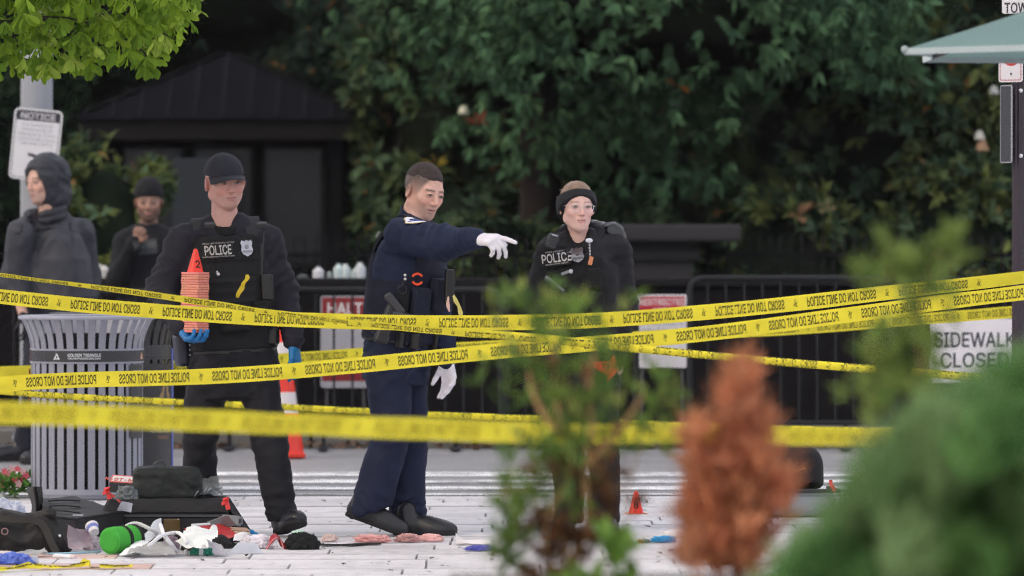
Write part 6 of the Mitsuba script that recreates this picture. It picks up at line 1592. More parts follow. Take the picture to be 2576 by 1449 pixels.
key = sheet('folded_paper', 'white folded paper with one corner raised, right of the pink cloths', 'paper', [(1146, 1370, .005), (1236, 1369, .005), (1232, 1359, .012), (1150, 1360, .012)], (.66, .62, .62), 'matte', .004, 10, 18)
sheet('raised_corner', None, None, [(1147, 1368, .008), (1186, 1366, .01), (1160, 1354, .028), (1146, 1340, .055)], (.64, .60, .60), 'matte', .003, 10, 19, parent=key)
lump('blue_glove_heap', 'flat crumpled violet blue glove in front of the folded paper', 'glove', 1162, 1257, 1388, .026, .07, (.12, .13, .50), 'satin', .8, 4, 32, sub=5, jit=.4)
lump('blue_cloth', 'crumpled bright blue cloth right of the shrub, below the cone numbered 8', 'clothing', 1632, 1706, 1367, .034, .07, (.045, .30, .56), 'cloth', .8, 4, 33, jit=.5)
lump('dark_ribbon', 'short dark and white ribbon left of the bright blue cloth', 'ribbon', 1612, 1640, 1368, .018, .03, (.10, .10, .14), 'satin', .7, 4, 34)
lump('red_ribbon', 'scrap of dark red ribbon left of the bright blue cloth', 'ribbon', 1603, 1622, 1368, .016, .03, (.32, .02, .03), 'satin', .7, 4, 35)
lump('white_towel', 'rolled white towel behind the bright blue cloth', 'towel', 1664, 1735, 1353, .032, .08, (.68, .66, .68), 'cloth', .25, 2.4, 36)
key = put('marker_pen', tube([G(1678, 1381, .010), G(1712, 1380, .010)], .008, 8), 'satin', (.58, .60, .66), None, label='grey marker pen with a yellow cap near the orange edged bag', cat='pen'); put('cap', tube([G(1712, 1380, .010), G(1724, 1379.5, .010)], .0085, 8), 'satin', (.65, .48, .03), key)
# round black bag with orange edge
c = G(1822, 1425) + np.array([0, .16, .15])
Rb = rxyz(62, 0, -24)
key = thing('round_bag', 'open round black bag with orange piping behind the brown shrub', 'bag')
scene[key] = shape(lathe([(.0, -.10), (.10, -.095), (.145, -.05), (.155, .0), (.150, .012), (.140, .0), (.125, -.05), (.0, -.085)], 44, Rb, c), 'satin', (.022, .021, .026), 40, jit=.2)
put('piping', xf(arr(trimesh.creation.torus(.153, .005, 60, 8)), Rb, c + Rb @ np.array([0, 0, .006])), 'satin', (.62, .22, .035), key, True)
put('lining', lathe([(.0, -.080), (.118, -.045), (.136, -.004)], 40, Rb, c + Rb @ np.array([0, 0, .003])), 'cloth', (.09, .07, .11), key, True)
# open hard case at right
c = G(1960, 1303)
key = thing('hard_case', 'open black equipment case with grey lower shell beside the green juniper', 'case')
bx_ = rbx((0, 0, 0), (.285, .18, .065), .05)
scene[key] = shape(xf(net(bx_, .012), rz(6), c + np.array([0, .2, .068])), 'satin', (.26, .29, .30), True, jit=.2)
f = inter(su([rbx((0, 0, 0), (.26, .14, .165), .12)], .01), bb(lambda p: -p[:, 2] - .06, np.array([-.3, -.2, -.2]), np.array([.3, .2, .2])))
put('lid', xf(net(f, .011), rz(6) @ rxyz(-12, 0, 0), c + np.array([-.02, .30, .205])), 'matte', (.009, .009, .0105), key, True, jit=.2)
put('rim', xf(join(box(.60, .02, .022, (0, -.18, .0), .006), box(.02, .36, .022, (.29, 0, 0), .006), box(.02, .36, .022, (-.29, 0, 0), .006)), rz(6), c + np.array([0, .2, .135])), 'satin', (.014, .014, .016), key)
put('orange_line', bar(P(1990, 1188, 31.86), P(2026, 1177, 31.86), .010, .004), 'satin', (.55, .27, .05), key)
put('red_tag', join(ribbon([P(2088, 1214, 31.75), P(2094, 1224, 31.72), P(2101, 1237, 31.72)], (1, 0, .3), .02, .004), box(.018, .004, .012, P(2090, 1210, 31.75))), 'satin', (.60, .03, .03), key)
# the standing cones
small_cone(G(1600, 1293), h=.119, number='8', label='small orange cone marked 8 standing alone on the pale stones', rot=8, wb=.11, tcol2=(.62, .20, .08))
small_cone(G(1404, 1356), h=.085, label='small orange cone half hidden behind the tall green shrub', rot=25, wb=.11)
lump('purple_packet', 'small purple packet in front of the cone behind the shrub', 'packet', 1386, 1420, 1378, .04, .06, (.16, .13, .30), 'satin', .4, 3, 40)
# ================================================================ vegetation
rg = np.random.default_rng(21)
def shades(cols, n, spread=.35, k=12):
    "n colours drawn from a few tones"
    cols = np.array(cols, float)
    pal = cols[rg.integers(0, len(cols), k * len(cols))] * rg.uniform(1 - spread, 1 + spread, (k * len(cols), 1))
    return pal[rg.integers(0, len(pal), n)]

def unit(n):
    a = rg.normal(size=(n, 3)); return a / np.linalg.norm(a, axis=1, keepdims=True)

def whorls(cen, ax, per, L, W, open_=.9, droop=0.0, fold=.12, bend=.12, jit=.25):
    "leaves round twig ends: cen (m,3), ax (m,3) twig direction"
    m = len(cen); n = m * per
    c = np.repeat(cen, per, 0); a = np.repeat(ax, per, 0)
    r = unit(n); r = r - a * (r * a).sum(1, keepdims=True); r /= np.linalg.norm(r, axis=1, keepdims=True)
    o = rg.uniform(.35, 1, (n, 1)) * open_
    d = a * (1 - o * .6) + r * o + np.array([0, 0, -droop])
    d /= np.linalg.norm(d, axis=1, keepdims=True)
    up = a * 1.0 + rg.normal(0, jit, (n, 3)) + np.array([0, 0, .35])
    l = L * rg.uniform(.65, 1.2, n)
    return leafquads(c + d * .01, d, up, l, l * (W / L) * rg.uniform(.8, 1.2, n), fold, bend), n

def in_ellipsoid(n, c, r, shell=.45):
    u = unit(n) * (shell + (1 - shell) * rg.random((n, 1)) ** .7)
    return np.asarray(c) + u * r, u

def clumped(n, c, r, shell, fq, thr, seed):
    p, u = in_ellipsoid(n * 4, c, r, shell)
    k = meshkit.fbm(p * fq, 3, seed)
    keep = np.argsort(-(k + rg.uniform(-thr, thr, len(k))))[:n]
    return p[keep], u[keep]

def blob(c, r, amp, fq, seed, sub=4):
    m = trimesh.creation.icosphere(sub); p = np.array(m.vertices)
    return p * (1 + amp * (meshkit.fbm(p * fq, 4, seed)[:, None] - .5) * 2) * r + c, np.array(m.faces)

def limbs(base, tips, r0, seed=0, tr=None):
    ms = []
    for t in tips:
        t = np.asarray(t, float); b = np.asarray(base, float)
        mid = (b + t) / 2 + rg.normal(0, .12, 3) * np.linalg.norm(t - b) * .5 + [0, 0, .1]
        ms.append(tube(spline(np.array([b, mid, t]), 10), np.linspace(r0, r0 * .2, 10), 7))
    return join(*ms)

BARK = (.030, .025, .024)
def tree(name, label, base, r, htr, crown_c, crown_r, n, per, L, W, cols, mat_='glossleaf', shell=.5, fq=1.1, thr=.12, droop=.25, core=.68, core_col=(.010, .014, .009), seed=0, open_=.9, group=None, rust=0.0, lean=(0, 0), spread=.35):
    key = thing(name, label, 'tree', group)
    base = np.asarray(base, float); top = np.array([base[0] + lean[0], base[1] + lean[1], htr])
    pts = spline(np.array([base, base * .6 + top * .4 + [.03, 0, 0], top]), 14)
    rr = np.linspace(r, r * .55, 14); rr[0] = r * 1.5; rr[1] = r * 1.12
    tk = put('trunk', tube(pts, rr, 14), 'dull', BARK, key, True, jit=.5, fq=12)
    tips = [np.asarray(crown_c) + unit(1)[0] * np.array(crown_r) * .7 for _ in range(9)]
    put('limb', limbs(top - [0, 0, .3], tips, r * .42), 'matte', BARK, tk, True, jit=.4, kind='stuff', label='dark limbs inside the crown')
    p, u = clumped(n, crown_c, np.array(crown_r), shell, fq, thr, seed)
    ax = u * .8 + rg.normal(0, .45, (n, 3)) + [0, 0, -.15]; ax /= np.linalg.norm(ax, axis=1, keepdims=True)
    m, k = whorls(p, ax, per, L, W, open_, droop)
    cl = shades(cols, n, spread); cl = np.repeat(cl, per, 0) * rg.uniform(.75, 1.25, (k, 1))
    if rust:
        s = rg.random(k) < rust
        cl[s] = np.array([.30, .16, .05]) * rg.uniform(.5, 1.5, (s.sum(), 1))
    put('crown', m, mat_, np.repeat(cl, 5, 0), key, False, kind='stuff', label='leaves of the crown')
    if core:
        put('crown_shade', blob(np.asarray(crown_c), np.array(crown_r) * core, .30, 2.2, seed + 3), 'dull', core_col, key, True, jit=.5, fq=2.5)  # dark solid added inside the leaves: stands for shade, blocks the sky
    return key

MAG = [(.062, .104, .062), (.050, .086, .054), (.086, .130, .070), (.105, .140, .058)]
OAKD = [(.070, .138, .072), (.056, .114, .062), (.090, .168, .084)]
def at(u, v, d): return P(u, v, d)
# tall tree with the dark trunk behind the woman; its drooping boughs fill the upper middle
b = at(1352, 900, 52.5); b[2] = .13
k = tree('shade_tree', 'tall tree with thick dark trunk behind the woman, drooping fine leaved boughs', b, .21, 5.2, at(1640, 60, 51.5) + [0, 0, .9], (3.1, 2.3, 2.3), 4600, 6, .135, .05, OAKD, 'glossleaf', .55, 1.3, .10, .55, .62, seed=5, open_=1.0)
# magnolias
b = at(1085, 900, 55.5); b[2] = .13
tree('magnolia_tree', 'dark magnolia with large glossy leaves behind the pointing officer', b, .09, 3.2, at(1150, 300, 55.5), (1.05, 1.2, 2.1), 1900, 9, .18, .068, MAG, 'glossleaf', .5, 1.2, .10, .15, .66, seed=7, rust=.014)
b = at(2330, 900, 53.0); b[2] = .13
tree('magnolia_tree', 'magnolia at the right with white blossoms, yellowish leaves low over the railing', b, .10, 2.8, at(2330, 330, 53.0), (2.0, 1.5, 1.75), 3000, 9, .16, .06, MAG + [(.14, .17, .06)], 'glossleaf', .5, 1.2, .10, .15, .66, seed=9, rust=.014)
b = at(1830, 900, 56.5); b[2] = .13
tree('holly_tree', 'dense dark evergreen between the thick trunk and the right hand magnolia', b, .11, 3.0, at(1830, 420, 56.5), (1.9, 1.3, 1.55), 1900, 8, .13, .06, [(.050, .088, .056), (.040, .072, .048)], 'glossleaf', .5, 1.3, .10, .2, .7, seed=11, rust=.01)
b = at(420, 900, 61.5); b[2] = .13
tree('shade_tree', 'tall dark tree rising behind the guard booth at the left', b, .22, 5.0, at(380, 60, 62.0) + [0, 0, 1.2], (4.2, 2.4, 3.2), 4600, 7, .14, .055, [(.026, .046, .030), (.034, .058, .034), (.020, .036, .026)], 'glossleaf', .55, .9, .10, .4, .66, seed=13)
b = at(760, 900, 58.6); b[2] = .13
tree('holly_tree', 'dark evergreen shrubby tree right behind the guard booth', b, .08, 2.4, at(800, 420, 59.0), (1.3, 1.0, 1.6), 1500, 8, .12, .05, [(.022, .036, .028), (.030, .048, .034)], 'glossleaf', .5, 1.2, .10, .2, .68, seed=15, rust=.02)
# low evergreen shrubs behind the railing
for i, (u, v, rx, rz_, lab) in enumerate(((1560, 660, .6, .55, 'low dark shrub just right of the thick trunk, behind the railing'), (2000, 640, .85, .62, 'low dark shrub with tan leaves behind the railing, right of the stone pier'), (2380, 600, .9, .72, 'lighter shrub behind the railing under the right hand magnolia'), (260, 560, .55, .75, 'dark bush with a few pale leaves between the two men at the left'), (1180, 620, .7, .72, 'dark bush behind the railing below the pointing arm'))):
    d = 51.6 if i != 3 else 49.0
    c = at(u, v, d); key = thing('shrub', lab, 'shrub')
    n = 700
    p, uu = clumped(n, c, np.array([rx, .6, rz_]), .4, 2.2, .1, 30 + i)
    ax = uu + rg.normal(0, .4, (n, 3)) + [0, 0, .3]; ax /= np.linalg.norm(ax, axis=1, keepdims=True)
    m, k = whorls(p, ax, 8, .13, .05, .9, .2)
    cl = np.repeat(shades(MAG + ([(.16, .19, .06), (.12, .15, .05)] if i in (1, 2, 3) else []), n), 8, 0)
    s = rg.random(k) < .015; cl[s] = (.26, .17, .07)
    put('foliage', m, 'glossleaf', np.repeat(cl, 5, 0), key, False, kind='stuff', label='leaves of the shrub')
    put('shrub_shade', blob(c - [0, 0, .15], np.array([rx, .55, rz_]) * .72, .3, 2, 40 + i, 3), 'dull', (.012, .018, .012), key, True, jit=.4)  # added dark lump, painted as the shade deep in the shrub
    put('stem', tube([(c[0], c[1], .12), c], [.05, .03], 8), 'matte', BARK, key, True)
# blossoms
def blossom(label, u, v, d, r, col):
    key = thing('magnolia_flower', label, 'flower')
    c = at(u, v, d)
    for k in range(7):
        a = k * 2.4; o = .3 + .25 * (k / 7)
        e = xf((np.array(trimesh.creation.icosphere(2).vertices) * [.42, .12, .62], np.array(trimesh.creation.icosphere(2).faces)), rz(math.degrees(a)) @ rxyz(-20 - 40 * o, 0, 0))
        put('petal', xf((e[0] * r, e[1]), None, c + np.array([math.sin(a), -math.cos(a), 0]) * r * o * .5), 'matte', np.array(col) * rg.uniform(.85, 1.1), key, True)
    put('stem', tube([c - [0, 0, r * .4], c - [0, -.1, r * 1.6]], [.012, .01], 6), 'matte', (.05, .06, .03), key, True)
blossom('round cream magnolia bud left of the thick trunk', 1166, 276, 50.6, .070, (.66, .64, .50))
blossom('white magnolia blossom near the brown post', 2464, 340, 50.8, .075, (.62, .60, .52))
blossom('tan withered blossom just below the white one', 2470, 366, 50.8, .09, (.42, .26, .16))
blossom('small white blossom half behind the dark sign plate', 2500, 226, 51.0, .07, (.55, .55, .52))
for i, (u, v, c, lab) in enumerate(((2010, 545, (.45, .27, .17), 'withered tan leaf cluster low on the dark shrub, right of the pier'), (2077, 525, (.50, .42, .25), 'pale yellow leaf cluster low between the shrubs'), (1098, 420, (.40, .30, .05), 'yellow leaf cluster above the head of the pointing officer'), (1212, 315, (.36, .10, .06), 'rusty leaf cluster beside the cream bud'), (1702, 215, (.36, .12, .04), 'single orange leaf cluster high in the boughs'))):
    key = thing('dry_leaf_cluster', lab, 'leaf')
    m, k = whorls(np.array([at(u, v, 50.6 if i < 2 else 50.4)]), np.array([[0, -.6, .8]]), 6 if i != 4 else 3, .15, .06, .8, .3)
    scene[key] = shape(m, 'leaf', np.repeat(np.array(c) * rg.uniform(.7, 1.2, (k, 1)), 5, 0), False)
# wood beyond: closes the view, with a bumpy dark mass added as shade against sky gaps
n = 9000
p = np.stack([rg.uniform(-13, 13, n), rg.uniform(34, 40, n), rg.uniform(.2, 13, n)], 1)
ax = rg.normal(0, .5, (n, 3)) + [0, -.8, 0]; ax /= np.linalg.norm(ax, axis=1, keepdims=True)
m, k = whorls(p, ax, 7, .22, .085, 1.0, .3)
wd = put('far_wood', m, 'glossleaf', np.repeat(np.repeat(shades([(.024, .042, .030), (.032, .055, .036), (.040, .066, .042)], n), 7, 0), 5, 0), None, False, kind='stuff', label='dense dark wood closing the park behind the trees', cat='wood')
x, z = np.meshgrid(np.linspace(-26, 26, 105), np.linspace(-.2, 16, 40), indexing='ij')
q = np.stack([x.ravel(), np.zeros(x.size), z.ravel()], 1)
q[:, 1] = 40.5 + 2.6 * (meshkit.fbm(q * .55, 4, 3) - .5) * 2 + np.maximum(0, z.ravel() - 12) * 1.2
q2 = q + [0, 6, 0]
put('wood_shade', join((q, gridf(105, 40)), (q2, gridf(105, 40))), 'dull', (.014, .020, .015), wd, True, jit=.5, fq=.8, kind='stuff', label='dark mass added behind the leaves as the shade of the wood')

# ---- oak hanging into the upper left, bright leaves in front
key = thing('oak_tree', 'street oak whose bright yellow green leaves hang into the upper left corner', 'tree')
oy = -.9
tkb = np.array([-4.6, oy + .6, 0])
tk = put('trunk', tube(spline(np.array([tkb, tkb + [.05, 0, 1.6], tkb + [-.05, .1, 3.4], tkb + [.1, .2, 6.2]]), 20), np.linspace(.17, .07, 20), 14), 'matte', (.08, .068, .058), key, True, jit=.5, fq=14)
D = 29.2
BR = [[(-900, -560, D + .4), (-500, -180, D + .2), (-120, 30, D), (10, 56, D), (100, 44, D), (200, 50, D + .1), (290, 86, D + .1), (345, 120, D + .15)],
      [(110, 46, D), (165, 75, D - .1), (230, 100, D - .1), (285, 132, D - .1)],
      [(-60, 44, D), (10, 66, D - .15), (45, 105, D - .2)], [(200, 50, D + .1), (280, 30, D + .2), (380, 18, D + .3), (455, 40, D + .3)],
      [(-200, -60, D + .3), (60, -60, D + .4), (260, -45, D + .5), (420, -25, D + .5), (520, 10, D + .5)], [(290, 86, D + .1), (330, 70, D + .2), (390, 75, D + .3), (440, 100, D + .3)],
      [(-120, 30, D), (-40, 90, D + .3), (40, 140, D + .4), (110, 160, D + .4)], [(230, 100, D - .1), (300, 110, D), (370, 140, D + .1), (385, 165, D + .1)]]
for i, b_ in enumerate(BR):
    pts = spline(np.array([P(*q) for q in b_]), 24)
    r0 = .045 if i == 0 else .010
    put('branch', tube(pts, np.linspace(r0, .0028, 24) if i else np.concatenate([np.linspace(.06, .011, 12), np.linspace(.010, .003, 12)]), 6), 'matte', (.020, .016, .014), tk, True)
# leaves: rounded, broad towards the tip, hanging
def oakleaves(c, d, up, L):
    n = len(c); d = d / np.linalg.norm(d, axis=1, keepdims=True)
    s = np.cross(d, up); s /= np.linalg.norm(s, axis=1, keepdims=True) + 1e-9; u = np.cross(s, d)
    prof = [(0, .015), (.35, .10), (.68, .19), (.9, .13), (1.0, .0)]
    vs = []
    for t, w in prof:
        cen = c + d * (L * t)[:, None] - u * (L * .10 * t * t)[:, None]
        if w == 0: vs += [cen]
        else: vs += [cen + s * (L * w)[:, None] + u * (L * w * .35)[:, None], cen - u * 0, cen - s * (L * w)[:, None] + u * (L * w * .35)[:, None]]
    v = np.stack(vs, 1); k = v.shape[1]
    f = []
    for i in range(3):
        a = i * 3; b_ = a + 3
        f += [[a, b_, b_ + 1], [a, b_ + 1, a + 1], [a + 1, b_ + 1, b_ + 2], [a + 1, b_ + 2, a + 2]]
    f += [[9, 12, 10], [10, 12, 11]]
    return v.reshape(-1, 3), (np.arange(n)[:, None, None] * k + np.array(f)[None]).reshape(-1, 3), k
def low(u): return np.interp(u, [-200, 0, 60, 130, 200, 300, 350, 390, 410, 430, 470, 490, 520], [215, 190, 200, 192, 190, 175, 190, 198, 165, 110, 95, 60, -40])
cu = rg.uniform(-260, 500, 5200); cv = rg.uniform(-260, 200, 5200); cd_ = D + rg.uniform(-.5, 1.0, 5200)
ok = (cv < low(cu) - 26) & (meshkit.fbm(np.stack([cu / 90, cv / 70, cd_ * 1.5], 1), 3, 5) > .36)
ok &= ~((cu > 5) & (cu < 45) & (cv > 5) & (cv < 60) & (rg.random(len(cu)) < .75))
cu, cv, cd_ = cu[ok][:1050], cv[ok][:1050], cd_[ok][:1050]
ce = np.array([P(a, b_, c_) for a, b_, c_ in zip(cu, cv, cd_)])
per = 6
n = len(ce) * per
c = np.repeat(ce, per, 0) + rg.normal(0, .006, (n, 3))
d = unit(n) * .75 + [.08, -.1, -.85]
d[:, 2] = np.minimum(d[:, 2], rg.uniform(-.5, .3, n))
v, f, k = oakleaves(c, d, unit(n) + [0, -.5, .5], rg.uniform(.055, .095, n))
cl = np.repeat(shades([(.20, .32, .035), (.25, .38, .050), (.15, .26, .034), (.30, .41, .075)], len(ce), .2), per, 0) * rg.uniform(.8, 1.2, (n, 1))
put('leaves', (v, f), 'leaf', np.repeat(cl, k, 0), key, True, kind='stuff', label='bright yellow green oak leaves')
# the rest of its crown, above and left of the picture
n = 2600
p, u = in_ellipsoid(n, (-4.6, oy + .8, 6.2), np.array([3.2, 3.0, 2.2]), .4)
p = p[(p[:, 2] > 3.4)]; n = len(p)
m, k = whorls(p, unit(n) * .6 + np.array([0, 0, -.5]), 6, .12, .05, .9, .4)
put('upper_crown', m, 'leaf', np.repeat(np.repeat(shades([(.12, .21, .03), (.09, .17, .028)], n), 6, 0), 5, 0), key, False, kind='stuff', label='upper crown of the oak')

# ---- planters and blurred plants near the lens
def trough(label, x0, x1, y0, y1, z, col):
    key = thing('planter', label, 'planter')
    t = .045
    for a in ((x0, x1, y0, y0 + t), (x0, x1, y1 - t, y1), (x0, x0 + t, y0 + t, y1 - t), (x1 - t, x1, y0 + t, y1 - t)):
        put('side', box(a[1] - a[0], a[3] - a[2], z, ((a[0] + a[1]) / 2, (a[2] + a[3]) / 2, z / 2), .006), 'matte', col, key, jit=.15)
    put('soil', box(x1 - x0 - 2 * t, y1 - y0 - 2 * t, .05, ((x0 + x1) / 2, (y0 + y1) / 2, z - .06)), 'matte', (.03, .022, .016), key, jit=.4)
trough('pale planter below the picture holding the thin shrub and the brown one', -.2, .85, -15.1, -13.9, .60, (.45, .45, .46))
trough('pale planter whose rim shows at the lower right under the juniper', .55, 1.9, -18.3, -17.0, .80, (.55, .56, .56))
def sprays(blobs, d, dz, L, W, cols, dirn, mat_='leaf', jit=.45, per=7):
    "feathery sprays: blobs are (u, v, ru, rv, number)"
    C = []
    for u, v, ru, rv, n in blobs:
        a = rg.normal(0, .5, (n, 2)); 
        C.append(np.array([P(u + ru * x, v + rv * y, d + rg.normal(0, dz)) for x, y in a]))
    C = np.vstack(C); n = len(C)
    ax = np.asarray(dirn) + rg.normal(0, jit, (n, 3)); ax /= np.linalg.norm(ax, axis=1, keepdims=True)
    m, k = whorls(C, ax, per, L, W, .75, 0, .1, .1)
    cl = np.repeat(shades(cols, n, .35), per, 0)
    return m, np.repeat(cl, 5, 0)
def stems(key, lines, d, r, col):
    for l in lines:
        put('stem', tube(spline(np.array([P(u, v, d) for u, v in l]), 16), np.linspace(r, r * .45, 16), 7), 'matte', col, key, True, jit=.3)
key = thing('shrub', 'blurred thin green shrub with brown stems near the lens, hiding the legs of the woman', 'shrub')
d = 15.6
GR = [(.15, .24, .055), (.19, .29, .075), (.11, .19, .050), (.26, .31, .085)]
bl = [(1400, 790, 75, 50, 12), (1290, 790, 50, 50, 8), (1460, 800, 40, 50, 6), (1550, 800, 50, 50, 4), (1400, 860, 110, 70, 13), (1560, 900, 110, 70, 9), (1330, 930, 100, 60, 14), (1480, 950, 130, 70, 20), (1640, 960, 50, 90, 9), (1400, 1030, 120, 60, 16), (1560, 1040, 120, 60, 12), (1680, 1060, 60, 70, 6), (1470, 1100, 90, 60, 14), (1340, 1130, 60, 70, 11), (1580, 1120, 70, 50, 4), (1300, 1260, 50, 80, 26), (1285, 1350, 36, 70, 22), (1380, 1180, 60, 70, 14), (1270, 1420, 34, 50, 12), (1440, 1230, 50, 90, 10), (1215, 960, 40, 60, 3)]
m, c = sprays(bl, d, .10, .058, .015, GR, (0, 0, .5), per=5, jit=.6); put('foliage', m, 'leaf', c, key, False, kind='stuff', label='fine green foliage')
bl = [(1440, 1000, 110, 60, 5), (1430, 1200, 80, 90, 12), (1480, 1270, 60, 80, 20), (1500, 1350, 50, 70, 20), (1360, 1340, 50, 80, 26), (1405, 1335, 34, 40, 16), (1410, 1440, 90, 50, 26), (1380, 960, 60, 60, 6), (1520, 1180, 40, 80, 8)]
m, c = sprays(bl, d + .03, .07, .052, .015, [(.20, .105, .055), (.13, .07, .042), (.26, .16, .075)], (0, 0, .3), per=6); put('dry_foliage', m, 'leaf', c, key, False, kind='stuff', label='dry brown inner foliage')
stems(key, [[(1405, 1700), (1395, 1449), (1372, 1330), (1400, 1260), (1440, 1190), (1420, 1090), (1395, 980), (1400, 860)], [(1400, 1460), (1480, 1300), (1470, 1180), (1490, 1090), (1480, 980), (1500, 880)], [(1420, 1100), (1350, 1010), (1330, 920)], [(1470, 1180), (1560, 1080), (1620, 990)]], d, .0105, (.40, .25, .11))
stems(key, [[(1578, 1720), (1576, 1449), (1574, 1330), (1580, 1240), (1620, 1100)]], d - .1, .005, (.20, .14, .08))
key = thing('broadleaf_plant', 'blurred bright green broad leaves at the foot of the thin shrub', 'plant')
m, k = whorls(np.array([P(u, v, 15.4) for u, v in ((1545, 1440), (1590, 1480), (1500, 1490), (1560, 1405), (1440, 1500), (1530, 1390))]), np.tile(nrm((.05, -.3, 1)), (6, 1)), 6, .088, .044, .8, 0)
scene[key] = shape(m, 'leaf', np.repeat(np.array([.24, .42, .09]) * rg.uniform(.6, 1.2, (k, 1)), 5, 0), False)
key = thing('shrub', 'blurred dead rust brown conifer near the lens, right of the thin shrub', 'shrub')
d = 15.2
bl = [(1765, 1330, 40, 80, 60), (1750, 1400, 36, 60, 50), (1830, 1400, 60, 60, 60), (1960, 1290, 36, 60, 30), (1870, 975, 22, 36, 26), (1855, 1040, 34, 44, 34), (1885, 1085, 40, 50, 34), (1850, 1120, 32, 50, 30), (1752, 1115, 13, 44, 18), (1758, 1190, 22, 60, 30), (1838, 1190, 36, 60, 40), (1895, 1180, 44, 60, 44), (1920, 1250, 50, 60, 54), (1850, 1280, 50, 70, 60), (1778, 1280, 26, 70, 34), (1880, 1370, 60, 60, 66), (1795, 1380, 36, 60, 36), (1870, 1440, 50, 50, 36)]
m, c = sprays(bl, d, .06, .080, .0085, [(.60, .27, .14), (.54, .225, .115), (.44, .18, .095), (.68, .34, .19)], (0, 0, 1.2), 'leaf', .17, 6); put('foliage', m, 'leaf', c, key, False, kind='stuff', label='dead rust brown foliage')
stems(key, [[(1860, 1750), (1860, 1449), (1850, 1250), (1862, 1000)], [(1855, 1400), (1790, 1250), (1755, 1100)], [(1855, 1350), (1920, 1220), (1900, 1080)]], d, .012, (.18, .075, .035))
key = thing('juniper', 'large blurred green juniper filling the lower right corner', 'shrub')
d = 12.4
JU = [(.150, .285, .095), (.20, .33, .13), (.11, .23, .075), (.25, .37, .16)]
ms, cs = [], []
TOPU, TOPV = [1965, 2060, 2170, 2265, 2320, 2390, 2470, 2560, 2660, 2800], [1470, 1385, 1265, 1165, 1095, 1048, 1008, 962, 926, 895]
for i in range(250):
    u = rg.uniform(1990, 2760) if i < 170 else rg.uniform(2150, 2620); top = np.interp(u, TOPU, TOPV)
    v = top + rg.normal(0, 22) if i < 55 else top + rg.uniform(.05, 1) * (1500 - top)
    a = math.radians(rg.normal(-62 - 20 * (u - 2000) / 700, 16)); L = rg.uniform(110, 230); q = 26
    t = rg.random(q) ** .65
    pu = u - math.cos(a) * L * t + rg.normal(0, 9 + 16 * t, q); pv = v - math.sin(a) * L * t + rg.normal(0, 8 + 14 * t, q)
    dd = d + rg.normal(0, .18) - .0006 * (v - top)
    C = np.array([P(x, y, dd + rg.normal(0, .04)) for x, y in zip(pu, pv)])
    ax = np.array([math.cos(a), -.25, -math.sin(a)]) + rg.normal(0, .28, (q, 3)); ax /= np.linalg.norm(ax, axis=1, keepdims=True)
    m, k = whorls(C, ax, 8, .085, .0075, .55, 0, .1, .1)
    tone = np.array(JU)[rg.integers(0, 4)] * rg.uniform(.75, 1.25)
    ms.append(m); cs.append(np.tile(tone, (k * 5, 1)) * np.repeat(rg.uniform(.8, 1.2, (k, 1)), 5, 0))
put('foliage', join(*ms), 'leaf', np.vstack(cs), key, False, kind='stuff', label='green juniper foliage')
bl = [(2290, 690, 45, 40, 9), (2230, 690, 30, 36, 5), (2180, 700, 30, 28, 4), (2370, 660, 45, 60, 10), (2400, 600, 40, 40, 4), (2330, 740, 60, 50, 10), (2250, 650, 20, 40, 4), (2300, 820, 30, 60, 6), (2240, 860, 40, 50, 6), (2350, 860, 60, 60, 8), (2280, 930, 80, 50, 20), (2200, 930, 30, 40, 5), (2200, 1010, 50, 60, 14), (2300, 1000, 70, 50, 20)]
m, c = sprays(bl, d + 1.2, .05, .055, .016, [(.20, .28, .075), (.26, .32, .10), (.14, .23, .065)], (0, 0, .8), per=6); put('tip_foliage', m, 'leaf', c, key, False, kind='stuff', label='yellowish shoots standing out of the top')
stems(key, [[(2330, 1100), (2318, 900), (2310, 800), (2330, 700), (2370, 620)], [(2315, 850), (2280, 730), (2230, 680)]], d + 1.2, .007, (.28, .19, .09))
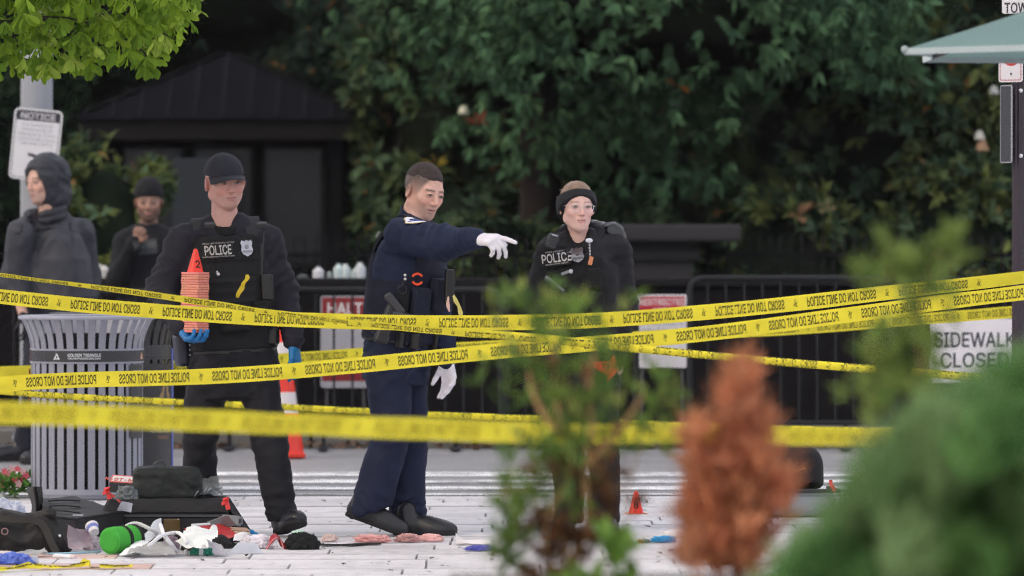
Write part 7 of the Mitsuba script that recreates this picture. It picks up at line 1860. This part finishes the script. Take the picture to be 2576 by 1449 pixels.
stems(key, [[(2300, 1900), (2290, 1449), (2320, 1100)], [(2500, 1900), (2480, 1449), (2520, 1000)], [(2300, 1600), (2200, 1400), (2180, 1280)]], d, .016, (.08, .06, .04))
# bedding flowers at the left edge
key = thing('flower_clump', 'clump of pink bedding flowers with green leaves at the left edge', 'flowers')
c0 = G(20, 1256)
n = 260
p = np.stack([c0[0] + rg.uniform(-.35, .11, n), c0[1] + rg.uniform(0, .35, n), rg.uniform(.01, .11, n)], 1)
m, k = whorls(p, np.tile(nrm((0, -.3, 1)), (n, 1)) + rg.normal(0, .3, (n, 3)), 5, .042, .022, .9, 0)
put('foliage', m, 'leaf', np.repeat(np.repeat(shades([(.12, .27, .06), (.16, .33, .08), (.08, .19, .05)], n), 5, 0), 5, 0), key, False, kind='stuff', label='green leaves of the bedding flowers')
for i in range(26):
    u, v = ((12, 1186), (25, 1192), (50, 1206), (58, 1186), (44, 1180), (8, 1204), (66, 1196), (30, 1178))[i] if i < 8 else (rg.uniform(-120, 70), rg.uniform(1178, 1235))
    c = P(u, v, c0[1] + 30 + (.06 if i < 8 else rg.uniform(.0, .3)))
    pts = []
    for k in range(5):
        a = k * 1.257 + i
        dd = np.array([math.cos(a), -.45, math.sin(a)])
        pts.append(leafquads(c[None], dd[None], np.array([[0, -1.0, .2]]), .020 + .006 * rg.random(), .020, .1, .1))
    put('flower', join(*pts), 'leaf', np.array([(.80, .20, .24), (.82, .34, .36), (.72, .15, .19), (.80, .52, .54)][i % 4]), key, False)

# ---- one closed box of very thin mist, added to lift the blacks
scene['mist'] = {'type': 'homogeneous', 'albedo': {'type': 'rgb', 'value': [.93, .95, .98]}, 'sigma_t': 0.00009}
scene['haze'] = {'type': 'cube', 'to_world': T().translate([0, 8, 7.5]).scale([70, 60, 8.8]), 'bsdf': {'type': 'null'}, 'interior': {'type': 'ref', 'id': 'mist'}}
tag('haze', 'very thin mist added to lift the dark tones', 'mist', kind='stuff')
scene['camera']['medium'] = {'type': 'ref', 'id': 'mist'}
